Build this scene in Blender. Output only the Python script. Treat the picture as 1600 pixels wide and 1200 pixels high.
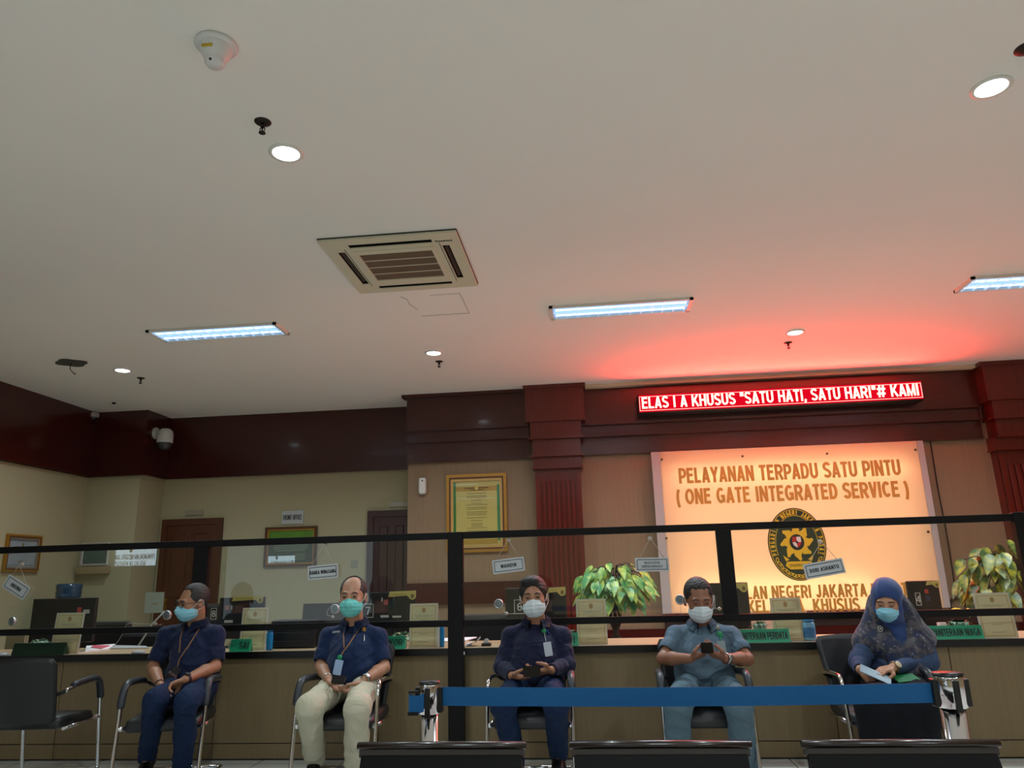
import bpy, bmesh, math, random
import numpy as np
from mathutils import Vector, Matrix
from mathutils.bvhtree import BVHTree
random.seed(7)
for o in list(bpy.data.objects): bpy.data.objects.remove(o)
SC = bpy.context.scene
COL = SC.collection
V = Vector
PI = math.pi

# ------------------------------------------------------------ camera
F_PX, YAW, PITCH, ROLL = 1157.0, math.radians(-5.87), math.radians(14.66), math.radians(-1.53)
EYE = 1.2
_fw = V((math.sin(YAW)*math.cos(PITCH), math.cos(YAW)*math.cos(PITCH), math.sin(PITCH)))
_rt = V((math.cos(YAW), -math.sin(YAW), 0))
_up = _rt.cross(_fw)
_c, _s = math.cos(ROLL), math.sin(ROLL)
RT, UP, FW = _c*_rt + _s*_up, -_s*_rt + _c*_up, _fw
CAMP = V((0, 0, EYE))
cam_d = bpy.data.cameras.new('camera')
cam_d.sensor_fit = 'HORIZONTAL'; cam_d.sensor_width = 36; cam_d.lens = 36*F_PX/1600
cam_d.clip_start = 0.05; cam_d.clip_end = 100
cam = bpy.data.objects.new('camera', cam_d); COL.objects.link(cam)
R3 = Matrix((RT, UP, -FW)).transposed()
cam.matrix_world = Matrix.Translation(CAMP) @ R3.to_4x4()
SC.camera = cam

def ray(x, y): return FW + RT*((x-800)/F_PX) - UP*((y-600)/F_PX)
def atY(x, y, Y):
    r = ray(x, y); return CAMP + r*(Y/r.y)
def atZ(x, y, Z):
    r = ray(x, y); return CAMP + r*((Z-EYE)/r.z)
def atX(x, y, X):
    r = ray(x, y); return CAMP + r*(X/r.x)

# ------------------------------------------------------------ world, colour management, lights
SC.view_settings.view_transform = 'Standard'
SC.view_settings.look = 'None'
SC.view_settings.gamma = 1.0
SC.view_settings.use_curve_mapping = False
SC.view_settings.exposure = 0.0
W = bpy.data.worlds.new('world'); SC.world = W; W.use_nodes = True
W.node_tree.nodes['Background'].inputs[0].default_value = (0.55, 0.65, 0.75, 1)
W.node_tree.nodes['Background'].inputs[1].default_value = 0.03

CEIL = 3.45
TROFFER_W, DOWN_W = 52.0, 18.0
def area_light(name, loc, sx, sy, power, color, rot=(0, 0, 0), spread=PI):
    d = bpy.data.lights.new(name, 'AREA'); d.shape = 'RECTANGLE'; d.size = sx; d.size_y = sy
    d.energy = power; d.color = color; d.spread = spread
    o = bpy.data.objects.new(name, d); COL.objects.link(o); o.location = loc; o.rotation_euler = rot
    return o
# daylight entering through the glazed entrance behind the visitors
DAY = area_light('daylight_entrance', (-6.6, -5.6, 1.7), 3.4, 2.6, 20, (0.78, 0.92, 1.0), (PI/2, 0, 0))

# ------------------------------------------------------------ materials
def lin(c):
    c = c/255.0
    return c/12.92 if c <= 0.04045 else ((c+0.055)/1.055)**2.4
def rgb(*c): return (lin(c[0]), lin(c[1]), lin(c[2]), 1)
MATS = {}
def mat(name, col, rough=0.5, metal=0.0, spec=0.5, coat=0.0, var=0.0, vscale=8.0, bump=0.0, bscale=60.0, wr=0.0, emit=0.0, ecol=None, stretch=None, alpha=1.0, sss=0.0, sheen=0.0):
    if name in MATS: return MATS[name]
    m = bpy.data.materials.new(name); m.use_nodes = True; nt = m.node_tree; N = nt.nodes; L = nt.links
    b = N['Principled BSDF']
    c = rgb(*col)
    b.inputs['Base Color'].default_value = c
    b.inputs['Roughness'].default_value = rough; b.inputs['Metallic'].default_value = metal
    b.inputs['Specular IOR Level'].default_value = spec; b.inputs['Coat Weight'].default_value = coat
    b.inputs['Coat Roughness'].default_value = 0.08
    if sheen: b.inputs['Sheen Weight'].default_value = sheen
    if sss:
        b.inputs['Subsurface Weight'].default_value = sss; b.inputs['Subsurface Radius'].default_value = (0.012, 0.005, 0.003)
    if emit:
        b.inputs['Emission Color'].default_value = rgb(*(ecol or col)); b.inputs['Emission Strength'].default_value = emit
    tc = N.new('ShaderNodeTexCoord'); mp = N.new('ShaderNodeMapping'); L.new(tc.outputs['Object'], mp.inputs[0])
    if stretch: mp.inputs['Scale'].default_value = stretch
    nz = N.new('ShaderNodeTexNoise'); nz.inputs['Scale'].default_value = vscale; nz.inputs['Detail'].default_value = 5
    L.new(mp.outputs[0], nz.inputs[0])
    mx = N.new('ShaderNodeMix'); mx.data_type = 'RGBA'
    mx.inputs[6].default_value = tuple(max(0, v*(1-var)) for v in c[:3])+(1,)
    mx.inputs[7].default_value = tuple(min(1, v*(1+var)) for v in c[:3])+(1,)
    L.new(nz.outputs[0], mx.inputs[0]); L.new(mx.outputs[2], b.inputs['Base Color'])
    if bump:
        n2 = N.new('ShaderNodeTexNoise'); n2.inputs['Scale'].default_value = bscale; n2.inputs['Detail'].default_value = 3
        L.new(mp.outputs[0], n2.inputs[0])
        bp = N.new('ShaderNodeBump'); bp.inputs['Strength'].default_value = bump; bp.inputs['Distance'].default_value = 0.004
        L.new(n2.outputs[0], bp.inputs['Height']); L.new(bp.outputs[0], b.inputs['Normal'])
    if wr:      # soft cloth wrinkles
        n3 = N.new('ShaderNodeTexNoise'); n3.inputs['Scale'].default_value = 7.5; n3.inputs['Detail'].default_value = 2.5; n3.inputs['Distortion'].default_value = 1.3
        L.new(tc.outputs['Object'], n3.inputs[0])
        b3 = N.new('ShaderNodeBump'); b3.inputs['Strength'].default_value = wr; b3.inputs['Distance'].default_value = 0.05
        L.new(n3.outputs[0], b3.inputs['Height'])
        if b.inputs['Normal'].is_linked: L.new(b.inputs['Normal'].links[0].from_socket, b3.inputs['Normal'])
        L.new(b3.outputs[0], b.inputs['Normal'])
    MATS[name] = m
    return m

def mat_wood(name, c1, c2, rough=0.35, coat=0.3, scale=(18, 18, 0.8), spec=0.5):
    if name in MATS: return MATS[name]
    m = mat(name, c1, rough=rough, coat=coat, spec=spec); nt = m.node_tree; N = nt.nodes; L = nt.links
    mp = N['Mapping']; mp.inputs['Scale'].default_value = scale
    nz = N['Noise Texture']; nz.inputs['Scale'].default_value = 2.2; nz.inputs['Detail'].default_value = 8; nz.inputs['Roughness'].default_value = 0.65
    mx = N['Mix']; mx.inputs[6].default_value = rgb(*c1); mx.inputs[7].default_value = rgb(*c2)
    return m

def mat_glass(name, tint=(0.93, 0.97, 0.96), refl=0.05):
    if name in MATS: return MATS[name]
    m = bpy.data.materials.new(name); m.use_nodes = True; nt = m.node_tree; N = nt.nodes; L = nt.links
    N.remove(N['Principled BSDF'])
    out = N['Material Output']; tr = N.new('ShaderNodeBsdfTransparent'); tr.inputs[0].default_value = tint+(1,)
    gl = N.new('ShaderNodeBsdfGlossy'); gl.inputs['Roughness'].default_value = 0.0
    lw = N.new('ShaderNodeLayerWeight'); lw.inputs[0].default_value = 0.5
    pw = N.new('ShaderNodeMath'); pw.operation = 'POWER'; pw.inputs[1].default_value = 5
    ml = N.new('ShaderNodeMath'); ml.operation = 'MULTIPLY_ADD'; ml.inputs[1].default_value = 0.9; ml.inputs[2].default_value = refl
    L.new(lw.outputs['Facing'], pw.inputs[0]); L.new(pw.outputs[0], ml.inputs[0])
    mx = N.new('ShaderNodeMixShader'); L.new(ml.outputs[0], mx.inputs[0]); L.new(tr.outputs[0], mx.inputs[1]); L.new(gl.outputs[0], mx.inputs[2])
    L.new(mx.outputs[0], out.inputs[0]); MATS[name] = m
    return m

def mat_emit(name, col, strength):
    if name in MATS: return MATS[name]
    m = bpy.data.materials.new(name); m.use_nodes = True; nt = m.node_tree; N = nt.nodes
    N.remove(N['Principled BSDF']); e = N.new('ShaderNodeEmission'); e.inputs[0].default_value = rgb(*col); e.inputs[1].default_value = strength
    nt.links.new(e.outputs[0], N['Material Output'].inputs[0]); MATS[name] = m
    return m

# ------------------------------------------------------------ mesh helpers
def link(name, bm, m, parent=None, smooth=False):
    me = bpy.data.meshes.new(name)
    if isinstance(bm, bmesh.types.BMesh):
        bmesh.ops.recalc_face_normals(bm, faces=bm.faces)
        bm.to_mesh(me); bm.free()
    else: me = bm
    for x in (m if isinstance(m, (list, tuple)) else [m]): me.materials.append(x)
    if smooth: me.polygons.foreach_set('use_smooth', [True]*len(me.polygons))
    o = bpy.data.objects.new(name, me); COL.objects.link(o)
    if parent:
        o.parent = parent
        if parent.get('_inv'): o.matrix_parent_inverse = Matrix([parent['_inv'][i*4:i*4+4] for i in range(4)])
    return o
def tag(o, label=None, cat=None, group=None, kind=None):
    if label: o['label'] = label
    if cat: o['category'] = cat
    if group: o['group'] = group
    if kind: o['kind'] = kind
    return o
def thing(name, label, cat, loc=(0, 0, 0), group=None, world=True):
    """an Empty at the base of a thing; with world=True its parts are given in world coordinates"""
    o = bpy.data.objects.new(name, None); COL.objects.link(o); o.empty_display_size = 0.1
    o.location = loc
    if world:
        inv = Matrix.Translation(loc).inverted(); o['_inv'] = [v for r in inv for v in r]
    return tag(o, label, cat, group)
def sub(bm_parent_obj): return bm_parent_obj
def copy_tree(o, parent=None):
    c = o.copy(); COL.objects.link(c)
    if parent: c.parent = parent
    for ch in list(o.children): copy_tree(ch, c)
    return c

def box(bm, x0, x1, y0, y1, z0, z1, mi=0, M=None, bev=0.0):
    t = bmesh.new()
    bmesh.ops.create_cube(t, size=1.0)
    for v in t.verts: v.co = V(((x0+x1)/2+v.co.x*(x1-x0), (y0+y1)/2+v.co.y*(y1-y0), (z0+z1)/2+v.co.z*(z1-z0)))
    if bev > 0: bmesh.ops.bevel(t, geom=t.edges[:], offset=bev, segments=2, affect='EDGES', profile=0.5)
    merge(bm, t, mi, M)
def merge(bm, t, mi=0, M=None):
    vm = {}
    for v in t.verts: vm[v] = bm.verts.new(M @ v.co if M else v.co)
    for f in t.faces:
        try: g = bm.faces.new([vm[v] for v in f.verts]); g.material_index = mi if mi is not None else f.material_index; g.smooth = f.smooth
        except ValueError: pass
    t.free()
def cyl(bm, p0, p1, r0, r1=None, n=20, mi=0, caps=True):
    r1 = r0 if r1 is None else r1
    p0, p1 = V(p0), V(p1); d = (p1-p0).normalized()
    a = d.orthogonal().normalized(); b = d.cross(a)
    A = [bm.verts.new(p0+(a*math.cos(2*PI*i/n)+b*math.sin(2*PI*i/n))*r0) for i in range(n)]
    B = [bm.verts.new(p1+(a*math.cos(2*PI*i/n)+b*math.sin(2*PI*i/n))*r1) for i in range(n)]
    for i in range(n):
        f = bm.faces.new((A[i], A[(i+1) % n], B[(i+1) % n], B[i])); f.smooth = True; f.material_index = mi
    if caps:
        bm.faces.new(A[::-1]).material_index = mi; bm.faces.new(B).material_index = mi
def tube(bm, pts, r, n=10, mi=0, caps=True, sx=1.0, sy=1.0, upv=None):
    """tube along points; r may be a list; elliptical by sx, sy"""
    pts = [V(p) for p in pts]; k = len(pts); rr = r if isinstance(r, (list, tuple)) else [r]*k
    T = [(pts[min(i+1, k-1)]-pts[max(i-1, 0)]).normalized() for i in range(k)]
    a = V(upv).normalized() if upv else T[0].orthogonal().normalized()
    rings = []
    for i in range(k):
        a = (a - T[i]*a.dot(T[i]))
        a = a.normalized() if a.length > 1e-6 else T[i].orthogonal().normalized()
        b = T[i].cross(a)
        rings.append([bm.verts.new(pts[i]+(a*math.cos(2*PI*j/n)*sx+b*math.sin(2*PI*j/n)*sy)*rr[i]) for j in range(n)])
    for i in range(k-1):
        for j in range(n):
            f = bm.faces.new((rings[i][j], rings[i][(j+1) % n], rings[i+1][(j+1) % n], rings[i+1][j])); f.smooth = True; f.material_index = mi
    if caps:
        bm.faces.new(rings[0][::-1]).material_index = mi; bm.faces.new(rings[-1]).material_index = mi
def bezier(pts, seg=8):
    """Catmull-Rom through the points"""
    P = [V(p) for p in pts]; P = [P[0]*2-P[1]]+P+[P[-1]*2-P[-2]]; out = []
    for i in range(1, len(P)-2):
        for s in range(seg):
            t = s/seg
            out.append(0.5*((2*P[i])+(P[i+1]-P[i-1])*t+(2*P[i-1]-5*P[i]+4*P[i+1]-P[i+2])*t*t+(3*P[i]-P[i-1]-3*P[i+1]+P[i+2])*t**3))
    out.append(P[-2]); return out
def lathe(bm, prof, M=None, n=28, mi=0):
    """prof = [(r, z)...] turned about local z"""
    rings = []
    for r, z in prof:
        if r < 1e-6: rings.append([bm.verts.new((M or Matrix()) @ V((0, 0, z)))])
        else: rings.append([bm.verts.new((M or Matrix()) @ V((r*math.cos(2*PI*i/n), r*math.sin(2*PI*i/n), z))) for i in range(n)])
    for A, B in zip(rings, rings[1:]):
        for i in range(n):
            j = (i+1) % n
            q = [A[0] if len(A) == 1 else A[i], A[0] if len(A) == 1 else A[j], B[0] if len(B) == 1 else B[j], B[0] if len(B) == 1 else B[i]]
            q = list(dict.fromkeys(q))
            if len(q) > 2:
                f = bm.faces.new(q); f.smooth = True; f.material_index = mi
def sphere(bm, c, r, mi=0, n=16, sc=(1, 1, 1), M=None):
    t = bmesh.new(); bmesh.ops.create_uvsphere(t, u_segments=n, v_segments=max(6, n//2), radius=r)
    for v in t.verts: v.co = V((v.co.x*sc[0], v.co.y*sc[1], v.co.z*sc[2]))
    for f in t.faces: f.smooth = True
    merge(bm, t, mi, Matrix.Translation(c) @ (M.to_4x4() if M else Matrix()))
def poly_prism(bm, pts2, z0, z1, M=None, mi=0):
    """extruded outline in local xy between z0 and z1"""
    M = M or Matrix()
    A = [bm.verts.new(M @ V((x, y, z0))) for x, y in pts2]; B = [bm.verts.new(M @ V((x, y, z1))) for x, y in pts2]
    bm.faces.new(A[::-1]).material_index = mi; bm.faces.new(B).material_index = mi
    n = len(A)
    for i in range(n): bm.faces.new((A[i], A[(i+1) % n], B[(i+1) % n], B[i])).material_index = mi
def rrect(w, h, r, n=5):
    o = []
    for cx, cy, a0 in ((w/2-r, h/2-r, 0), (-w/2+r, h/2-r, PI/2), (-w/2+r, -h/2+r, PI), (w/2-r, -h/2+r, 1.5*PI)):
        for i in range(n+1):
            a = a0+PI/2*i/n; o.append((cx+r*math.cos(a), cy+r*math.sin(a)))
    return o
def face_cam(loc, tilt=0.0, yaw=0.0, roll=0.0):
    """local x to the right, local y up, local z towards the visitors (-Y)"""
    return Matrix.Translation(loc) @ Matrix.Rotation(yaw, 4, 'Z') @ Matrix.Rotation(PI/2+tilt, 4, 'X') @ Matrix.Rotation(roll, 4, 'Z')
def text(bm, s, size, M, xs=1.0, ext=0.001, off=0.0, mi=0, align='CENTER', width=None, spacing=1.0):
    c = bpy.data.curves.new('t', 'FONT'); c.body = s; c.size = size; c.align_x = align; c.align_y = 'CENTER'
    c.offset = off*size; c.space_character = spacing; c.resolution_u = 3
    o = bpy.data.objects.new('t', c); COL.objects.link(o)
    dg = bpy.context.evaluated_depsgraph_get(); dg.update()
    me = bpy.data.meshes.new_from_object(o.evaluated_get(dg))
    t = bmesh.new(); t.from_mesh(me)
    bpy.data.objects.remove(o); bpy.data.curves.remove(c); bpy.data.meshes.remove(me)
    if not t.verts: t.free(); return
    xsn = [v.co.x for v in t.verts]; w = max(xsn)-min(xsn)
    if width: xs = width/w
    geo = bmesh.ops.extrude_face_region(t, geom=t.faces[:])
    for g in geo['geom']:
        if isinstance(g, bmesh.types.BMVert): g.co.z += ext
    for v in t.verts: v.co.x *= xs
    merge(bm, t, mi, M)
# ------------------------------------------------------------ a bold grotesque alphabet drawn with strokes
def _arc(cx, cy, rx, ry, a0, a1, n=10):
    return [(cx+rx*math.cos(math.radians(a0+(a1-a0)*i/n)), cy+ry*math.sin(math.radians(a0+(a1-a0)*i/n))) for i in range(n+1)]
def glyph(ch, t):
    """strokes on a cap height of 1, t = stroke weight; returns (advance width, [(points, closed)])"""
    h = t/2; W = .68; L, Rr, T, B, M = h+.03, W-h-.03, 1-h, h, .53
    v = lambda x: ([(x, 0), (x, 1)], 0); hz = lambda y, a=L-h, b=Rr+h: ([(a, y), (b, y)], 0)
    G = {
     'A': (.74, [([(.03+h*.9, 0), (.37, 1.0)], 0), ([(.37, 1.0), (.71-h*.9, 0)], 0), ([(.16, .27), (.58, .27)], 0)]),
     'B': (W, [v(L), ([(L, T)]+_arc(.36, .755, .21, .755-M, 90, -90)[::1]+[(L, M)], 0), ([(L, M)]+_arc(.37, (M+B)/2, .23, (M-B)/2, 90, -90)+[(L, B)], 0)]),
     'C': (.74, [(_arc(.38, .5, .38-h-.03, .5-h, 42, 318, 18), 0)]),
     'D': (.72, [v(L), ([(L, T)]+_arc(.32, .5, .72-.32-h-.03, .5-h, 90, -90, 14)+[(L, B)], 0)]),
     'E': (.64, [v(L), hz(T, L-h, .60), hz(M, L-h, .56), hz(B, L-h, .61)]),
     'F': (.60, [v(L), hz(T, L-h, .58), hz(M-.03, L-h, .52)]),
     'G': (.78, [(_arc(.39, .5, .39-h-.03, .5-h, 48, 335, 18), 0), ([(.40, .44), (.74, .44)], 0), ([(.74-h, .50), (.74-h, .06)], 0)]),
     'H': (.72, [v(L), v(.72-h-.03), hz(.52, L, .72-h-.03)]),
     'I': (.28, [v(.14)]),
     'J': (.56, [([(.53-h, 1), (.53-h, .30)]+_arc(.28, .29, .25-h, .29-h, 0, -172, 10), 0)]),
     'K': (.74, [v(L), ([(L, .30), (.66-h*.4, 1.0)], 0), ([(.30, .55), (.72-h*.6, 0)], 0)]),
     'L': (.60, [v(L), hz(B, L-h, .58)]),
     'M': (.86, [v(L), v(.86-h-.03), ([(L, 1), (.43, .06), (.86-h-.03, 1)], 0)]),
     'N': (.74, [v(L), v(.74-h-.03), ([(L, 1), (.74-h-.03, 0)], 0)]),
     'O': (.80, [(_arc(.40, .5, .40-h-.02, .5-h, 0, 342, 19), 1)]),
     'P': (.66, [v(L), ([(L, T)]+_arc(.36, (T+.42)/2, .27-h*.4, (T-.42)/2, 90, -90, 10)+[(L, .42)], 0)]),
     'R': (.72, [v(L), ([(L, T)]+_arc(.38, (T+.47)/2, .27-h*.4, (T-.47)/2, 90, -90, 10)+[(L, .47)], 0), ([(.36, .47), (.64, 0)], 0)]),
     'S': (.68, [(_arc(.34, .735, .27-h*.35, .265-h*.75, 20, 180, 9)+[(.13, .62)]+[(.25, .54), (.43, .47)]+_arc(.34, .28, .27-h*.35, .28-h, 20, -160, 9), 0)]),
     'T': (.64, [([(.32, 0), (.32, 1)], 0), hz(T, .02, .62)]),
     'U': (.72, [([(L, 1), (L, .36)]+_arc(.36, .34, .36-L, .34-h, 180, 360, 12)+[(.72-L, 1)], 0)]),
     'V': (.70, [([(.03+h*.8, 1), (.35, 0)], 0), ([(.35, 0), (.67-h*.8, 1)], 0)]),
     'W': (1.0, [([(.05+h*.6, 1), (.28, 0)], 0), ([(.28, 0), (.5, .95)], 0), ([(.5, .95), (.72, 0)], 0), ([(.72, 0), (.95-h*.6, 1)], 0)]),
     'Y': (.70, [([(.05+h*.5, 1), (.35, .42)], 0), ([(.35, .42), (.65-h*.5, 1)], 0), ([(.35, .48), (.35, 0)], 0)]),
     'Z': (.66, [hz(T, .04, .62), hz(B, .03, .63), ([(.10, B), (.56, T)], 0)]),
     '(': (.34, [(_arc(.50, .40, .36, .72, 128, 232, 10), 0)]), ')': (.34, [(_arc(-.16, .40, .36, .72, 52, -52, 10), 0)]),
     '"': (.42, [([(.12, 1), (.12, .66)], 0), ([(.30, 1), (.30, .66)], 0)]), ',': (.26, [([(.15, .16), (.10, -.14)], 0)]),
     '#': (.92, [([(.22, 0), (.34, 1)], 0), ([(.58, 0), (.70, 1)], 0), ([(.05, .70), (.90, .70)], 0), ([(.02, .30), (.86, .30)], 0)]),
     ' ': (.34, []),
     '4': (.68, [([(.48, 0), (.48, 1)], 0), ([(.48, .95), (.08, .30)], 0), ([(.05, .28), (.65, .28)], 0)]),
     '5': (.66, [([(.58, T), (.14, T), (.12, .56)]+_arc(.32, .32, .30-h, .32-h, 118, -150, 12), 0)]),
     '6': (.68, [(_arc(.34, .30, .31-h, .30-h, 0, 342, 16), 1), ([(.03+h, .32), (.06+h, .62)]+_arc(.38, .62, .29, .38-h, 175, 40, 8), 0)]),
     '7': (.66, [([(.04, T), (.58, T), (.42, .5), (.30, 0)], 0)]),
     '8': (.68, [(_arc(.34, .755, .26-h*.6, .245-h*.5, 0, 342, 14), 1), (_arc(.34, .28, .30-h*.7, .28-h, 0, 342, 14), 1)]),
    }
    return G.get(ch, G['I'])
def stext(bm, s, cap, M, ext=0.001, t=0.19, width=None, gap=.07, mi=0):
    """write s centred on M; cap = cap height; width = total width"""
    adv = [glyph(c, t)[0]+gap for c in s]; tot = sum(adv)-gap
    xs = (width/(tot*cap)) if width else 1.0
    x = -tot/2
    for ch, a in zip(s, adv):
        for k, (pts, closed) in enumerate(glyph(ch, t)[1]):
            # x squeezes the skeleton, the stroke keeps a balanced weight
            P = [V(((x+px)*cap*xs, (py-.5)*cap, 0)) for px, py in pts]; n = len(P); L = []; R = []
            for i in range(n):
                a0 = P[i-1] if (i > 0 or closed) else P[i]; a1 = P[(i+1) % n] if (i < n-1 or closed) else P[i]
                d = (a1-a0).normalized()
                d0 = (P[i]-a0).normalized() if (P[i]-a0).length > 1e-9 else d; ct = max(.55, d.dot(d0))
                q = V((-d.y*(0.5+0.5*min(1, xs*1.25)), d.x, 0))*(t*cap/2/ct); L.append(P[i]+q); R.append(P[i]-q)
            e0 = 0.00002*k; z0, z1 = 0, ext+e0
            vs = [[bm.verts.new(M @ V((p.x, p.y, z))) for p, z in ((L[i], z0), (R[i], z0), (R[i], z1), (L[i], z1))] for i in range(n)]
            for i in range(n if closed else n-1):
                A, B = vs[i], vs[(i+1) % n]
                for j in range(4): bm.faces.new((A[j], B[j], B[(j+1) % 4], A[(j+1) % 4])).material_index = mi
            if not closed: bm.faces.new(vs[0]); bm.faces.new(vs[-1][::-1])
        x += a
# ============================================================ the room
D = 5.46                         # front of the service counter
YL, YM, YR = 9.50, 8.98, 8.95    # back walls: left recess, centre, right
XL, XC = -6.48, -5.76            # left wall, side of the corner pier
m_ceil = mat('ceiling_paint', (236, 232, 222), rough=0.95, spec=0.1, var=0.02, vscale=0.6)
m_cream = mat('cream_wall_paint', (172, 164, 132), rough=0.8, spec=0.2, var=0.03, vscale=1.2)
m_floor = mat('floor_tile', (202, 204, 198), rough=0.22, var=0.08, vscale=2.5)
def tile_grout(m, s=0.6):
    nt = m.node_tree; N = nt.nodes; L = nt.links
    br = N.new('ShaderNodeTexBrick'); br.offset = 0; br.inputs['Scale'].default_value = 1.0
    br.inputs['Brick Width'].default_value = s; br.inputs['Row Height'].default_value = s; br.inputs['Mortar Size'].default_value = 0.004
    br.inputs['Mortar'].default_value = rgb(95, 98, 88)
    L.new(N['Texture Coordinate'].outputs['Object'], br.inputs[0])
    mx = N['Mix']; L.new(mx.outputs[2], br.inputs['Color1']); L.new(mx.outputs[2], br.inputs['Color2'])
    L.new(br.outputs[0], N['Principled BSDF'].inputs['Base Color'])
tile_grout(m_floor)
m_red = mat_wood('red_mahogany', (76, 24, 17), (50, 14, 10), rough=0.22, coat=0.25, scale=(1.2, 1.2, 14))
m_redv = mat_wood('red_mahogany_upright', (104, 28, 17), (74, 15, 10), rough=0.25, coat=0.25, scale=(14, 14, 0.9))
m_lam = mat_wood('brown_striped_laminate', (152, 128, 100), (124, 102, 78), rough=0.45, coat=0.0, scale=(30, 30, 0.5), spec=0.3)
m_door = mat_wood('door_wood', (92, 46, 24), (60, 28, 14), rough=0.35, coat=0.2, scale=(16, 16, 0.8))
m_door2 = mat_wood('dark_door_wood', (70, 28, 20), (44, 17, 12), rough=0.35, coat=0.2, scale=(16, 16, 0.8))
m_whitewood = mat('off_white_trim', (214, 200, 170), rough=0.6)

def struct(name, boxes, m, parent=None, bev=0.0):
    b = bmesh.new()
    for q in boxes: box(b, *q, bev=bev)
    o = link(name, b, m, parent)
    if not parent: o['kind'] = 'structure'
    return o
struct('floor', [(-11, 7.5, -5.7, 9.7, -0.12, 0)], m_floor)
struct('ceiling', [(-11, 7.5, -5.7, 9.7, CEIL, CEIL+0.12)], m_ceil)
struct('wall_left', [(XL-0.12, XL, 5.6, YL+0.1, 0, CEIL)], m_cream)
struct('wall_left_front', [(-11.12, -11, -5.7, 5.6, 0, CEIL), (-11, XL-0.12, 5.5, 5.6, 0, CEIL)], m_cream)
struct('wall_back_left', [(XC, -2.25, YL, YL+0.1, 0, CEIL)], m_cream)
struct('wall_corner_pier', [(XL, XC, YR, YL+0.1, 0, CEIL)], m_cream)
struct('wall_back_center', [(-2.25, -0.4, YM, YL+0.1, 0, CEIL)], m_lam)
wr = struct('wall_back_right', [(-0.4, 7.5, YR, YL+0.1, 0, CEIL)], m_lam)
struct('wall_right', [(7.5, 7.62, -5.7, 9.7, 0, CEIL)], m_cream)
# behind the visitors: glazed entrance between solid wall ends
struct('wall_front', [(-11, -8.4, -5.82, -5.7, 0, CEIL), (-4.8, 7.5, -5.82, -5.7, 0, CEIL), (-8.4, -4.8, -5.82, -5.7, 3.05, CEIL)], m_cream)
fr = bmesh.new()
for i in range(4):
    x = -8.4+i*3.6/3
    box(fr, x-0.03, x+0.03, -5.8, -5.72, 0, 3.05)
for z in (0.03, 2.2, 3.02): box(fr, -8.4, -4.8, -5.8, -5.72, z-0.03, z+0.03)
w1 = link('window_1', fr, mat('black_aluminium', (14, 14, 15), rough=0.45, var=0.05)); w1['kind'] = 'structure'
g = bmesh.new(); box(g, -8.37, -4.83, -5.765, -5.755, 0.05, 3.0)
link('window_pane', g, mat_glass('clear_glass', (0.95, 0.98, 0.98), 0.05), w1)

# red timber fascia under the ceiling
ZB = 2.61
struct('trim_1', [(XL, XL+0.05, 5.6, YR-0.05, ZB-0.01, CEIL), (XL, XC+0.05, YR-0.05, YR, ZB-0.01, CEIL), (XC, XC+0.05, YR, YL-0.05, ZB, CEIL),
                  (XL, XL+0.065, 5.6, YR-0.06, ZB-0.01, ZB+0.02), (XL, XC+0.065, YR-0.065, YR, ZB-0.01, ZB+0.02)], m_red)
struct('trim_2', [(XC, -2.25, YL-0.05, YL, ZB, CEIL), (XC, -2.25, YL-0.058, YL, ZB+0.16, ZB+0.17)], m_red)
def fascia(name, x0, x1, y, zs):
    bs = [(x0, x1, y-0.10, y, zs[0], CEIL), (x0, x1, y-0.07, y, zs[1], zs[0]), (x0, x1, y-0.04, y, ZB, zs[1]),
          (x0, x1, y-0.125, y, zs[0]-0.012, zs[0]+0.012), (x0, x1, y-0.095, y, zs[1]-0.012, zs[1]+0.012), (x0, x1, y-0.055, y, ZB-0.004, ZB+0.012)]
    return struct(name, bs, m_red)
fascia('trim_3', -2.25, -0.72, YM, (3.0, 2.86))
struct('trim_4', [(-2.30, -0.72, YM-0.17, YM, CEIL-0.035, CEIL)], m_red)
fascia('trim_5', -0.10, 4.50, YR, (2.97, 2.83))
struct('trim_6', [(-0.02, 4.50, YR-0.19, YR-0.02, CEIL-0.04, CEIL)], m_whitewood)
# red strip standing in for a band mirrored in the glass, and dark base of the right wall
struct('reflection_strip', [(-2.25, -0.65, YM-0.03, YM, 0.93, 1.15), (-2.25, -0.65, YM-0.045, YM, 1.14, 1.165), (-2.25, -0.65, YM-0.045, YM, 0.915, 0.94)], m_red)
struct('trim_8', [(-0.12, 5.0, YR-0.05, YR, 0.10, 0.60)], m_red)
struct('trim_9', [(0.75, 4.3, YR-0.04, YR, 0.60, 0.72)], mat('dark_brown_board', (38, 22, 14), rough=0.5))
struct('baseboard_back', [(-0.12, 5.0, YR-0.06, YR, 0, 0.1), (-2.25, -0.65, YM-0.02, YM, 0, 0.1)], m_red)

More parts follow.
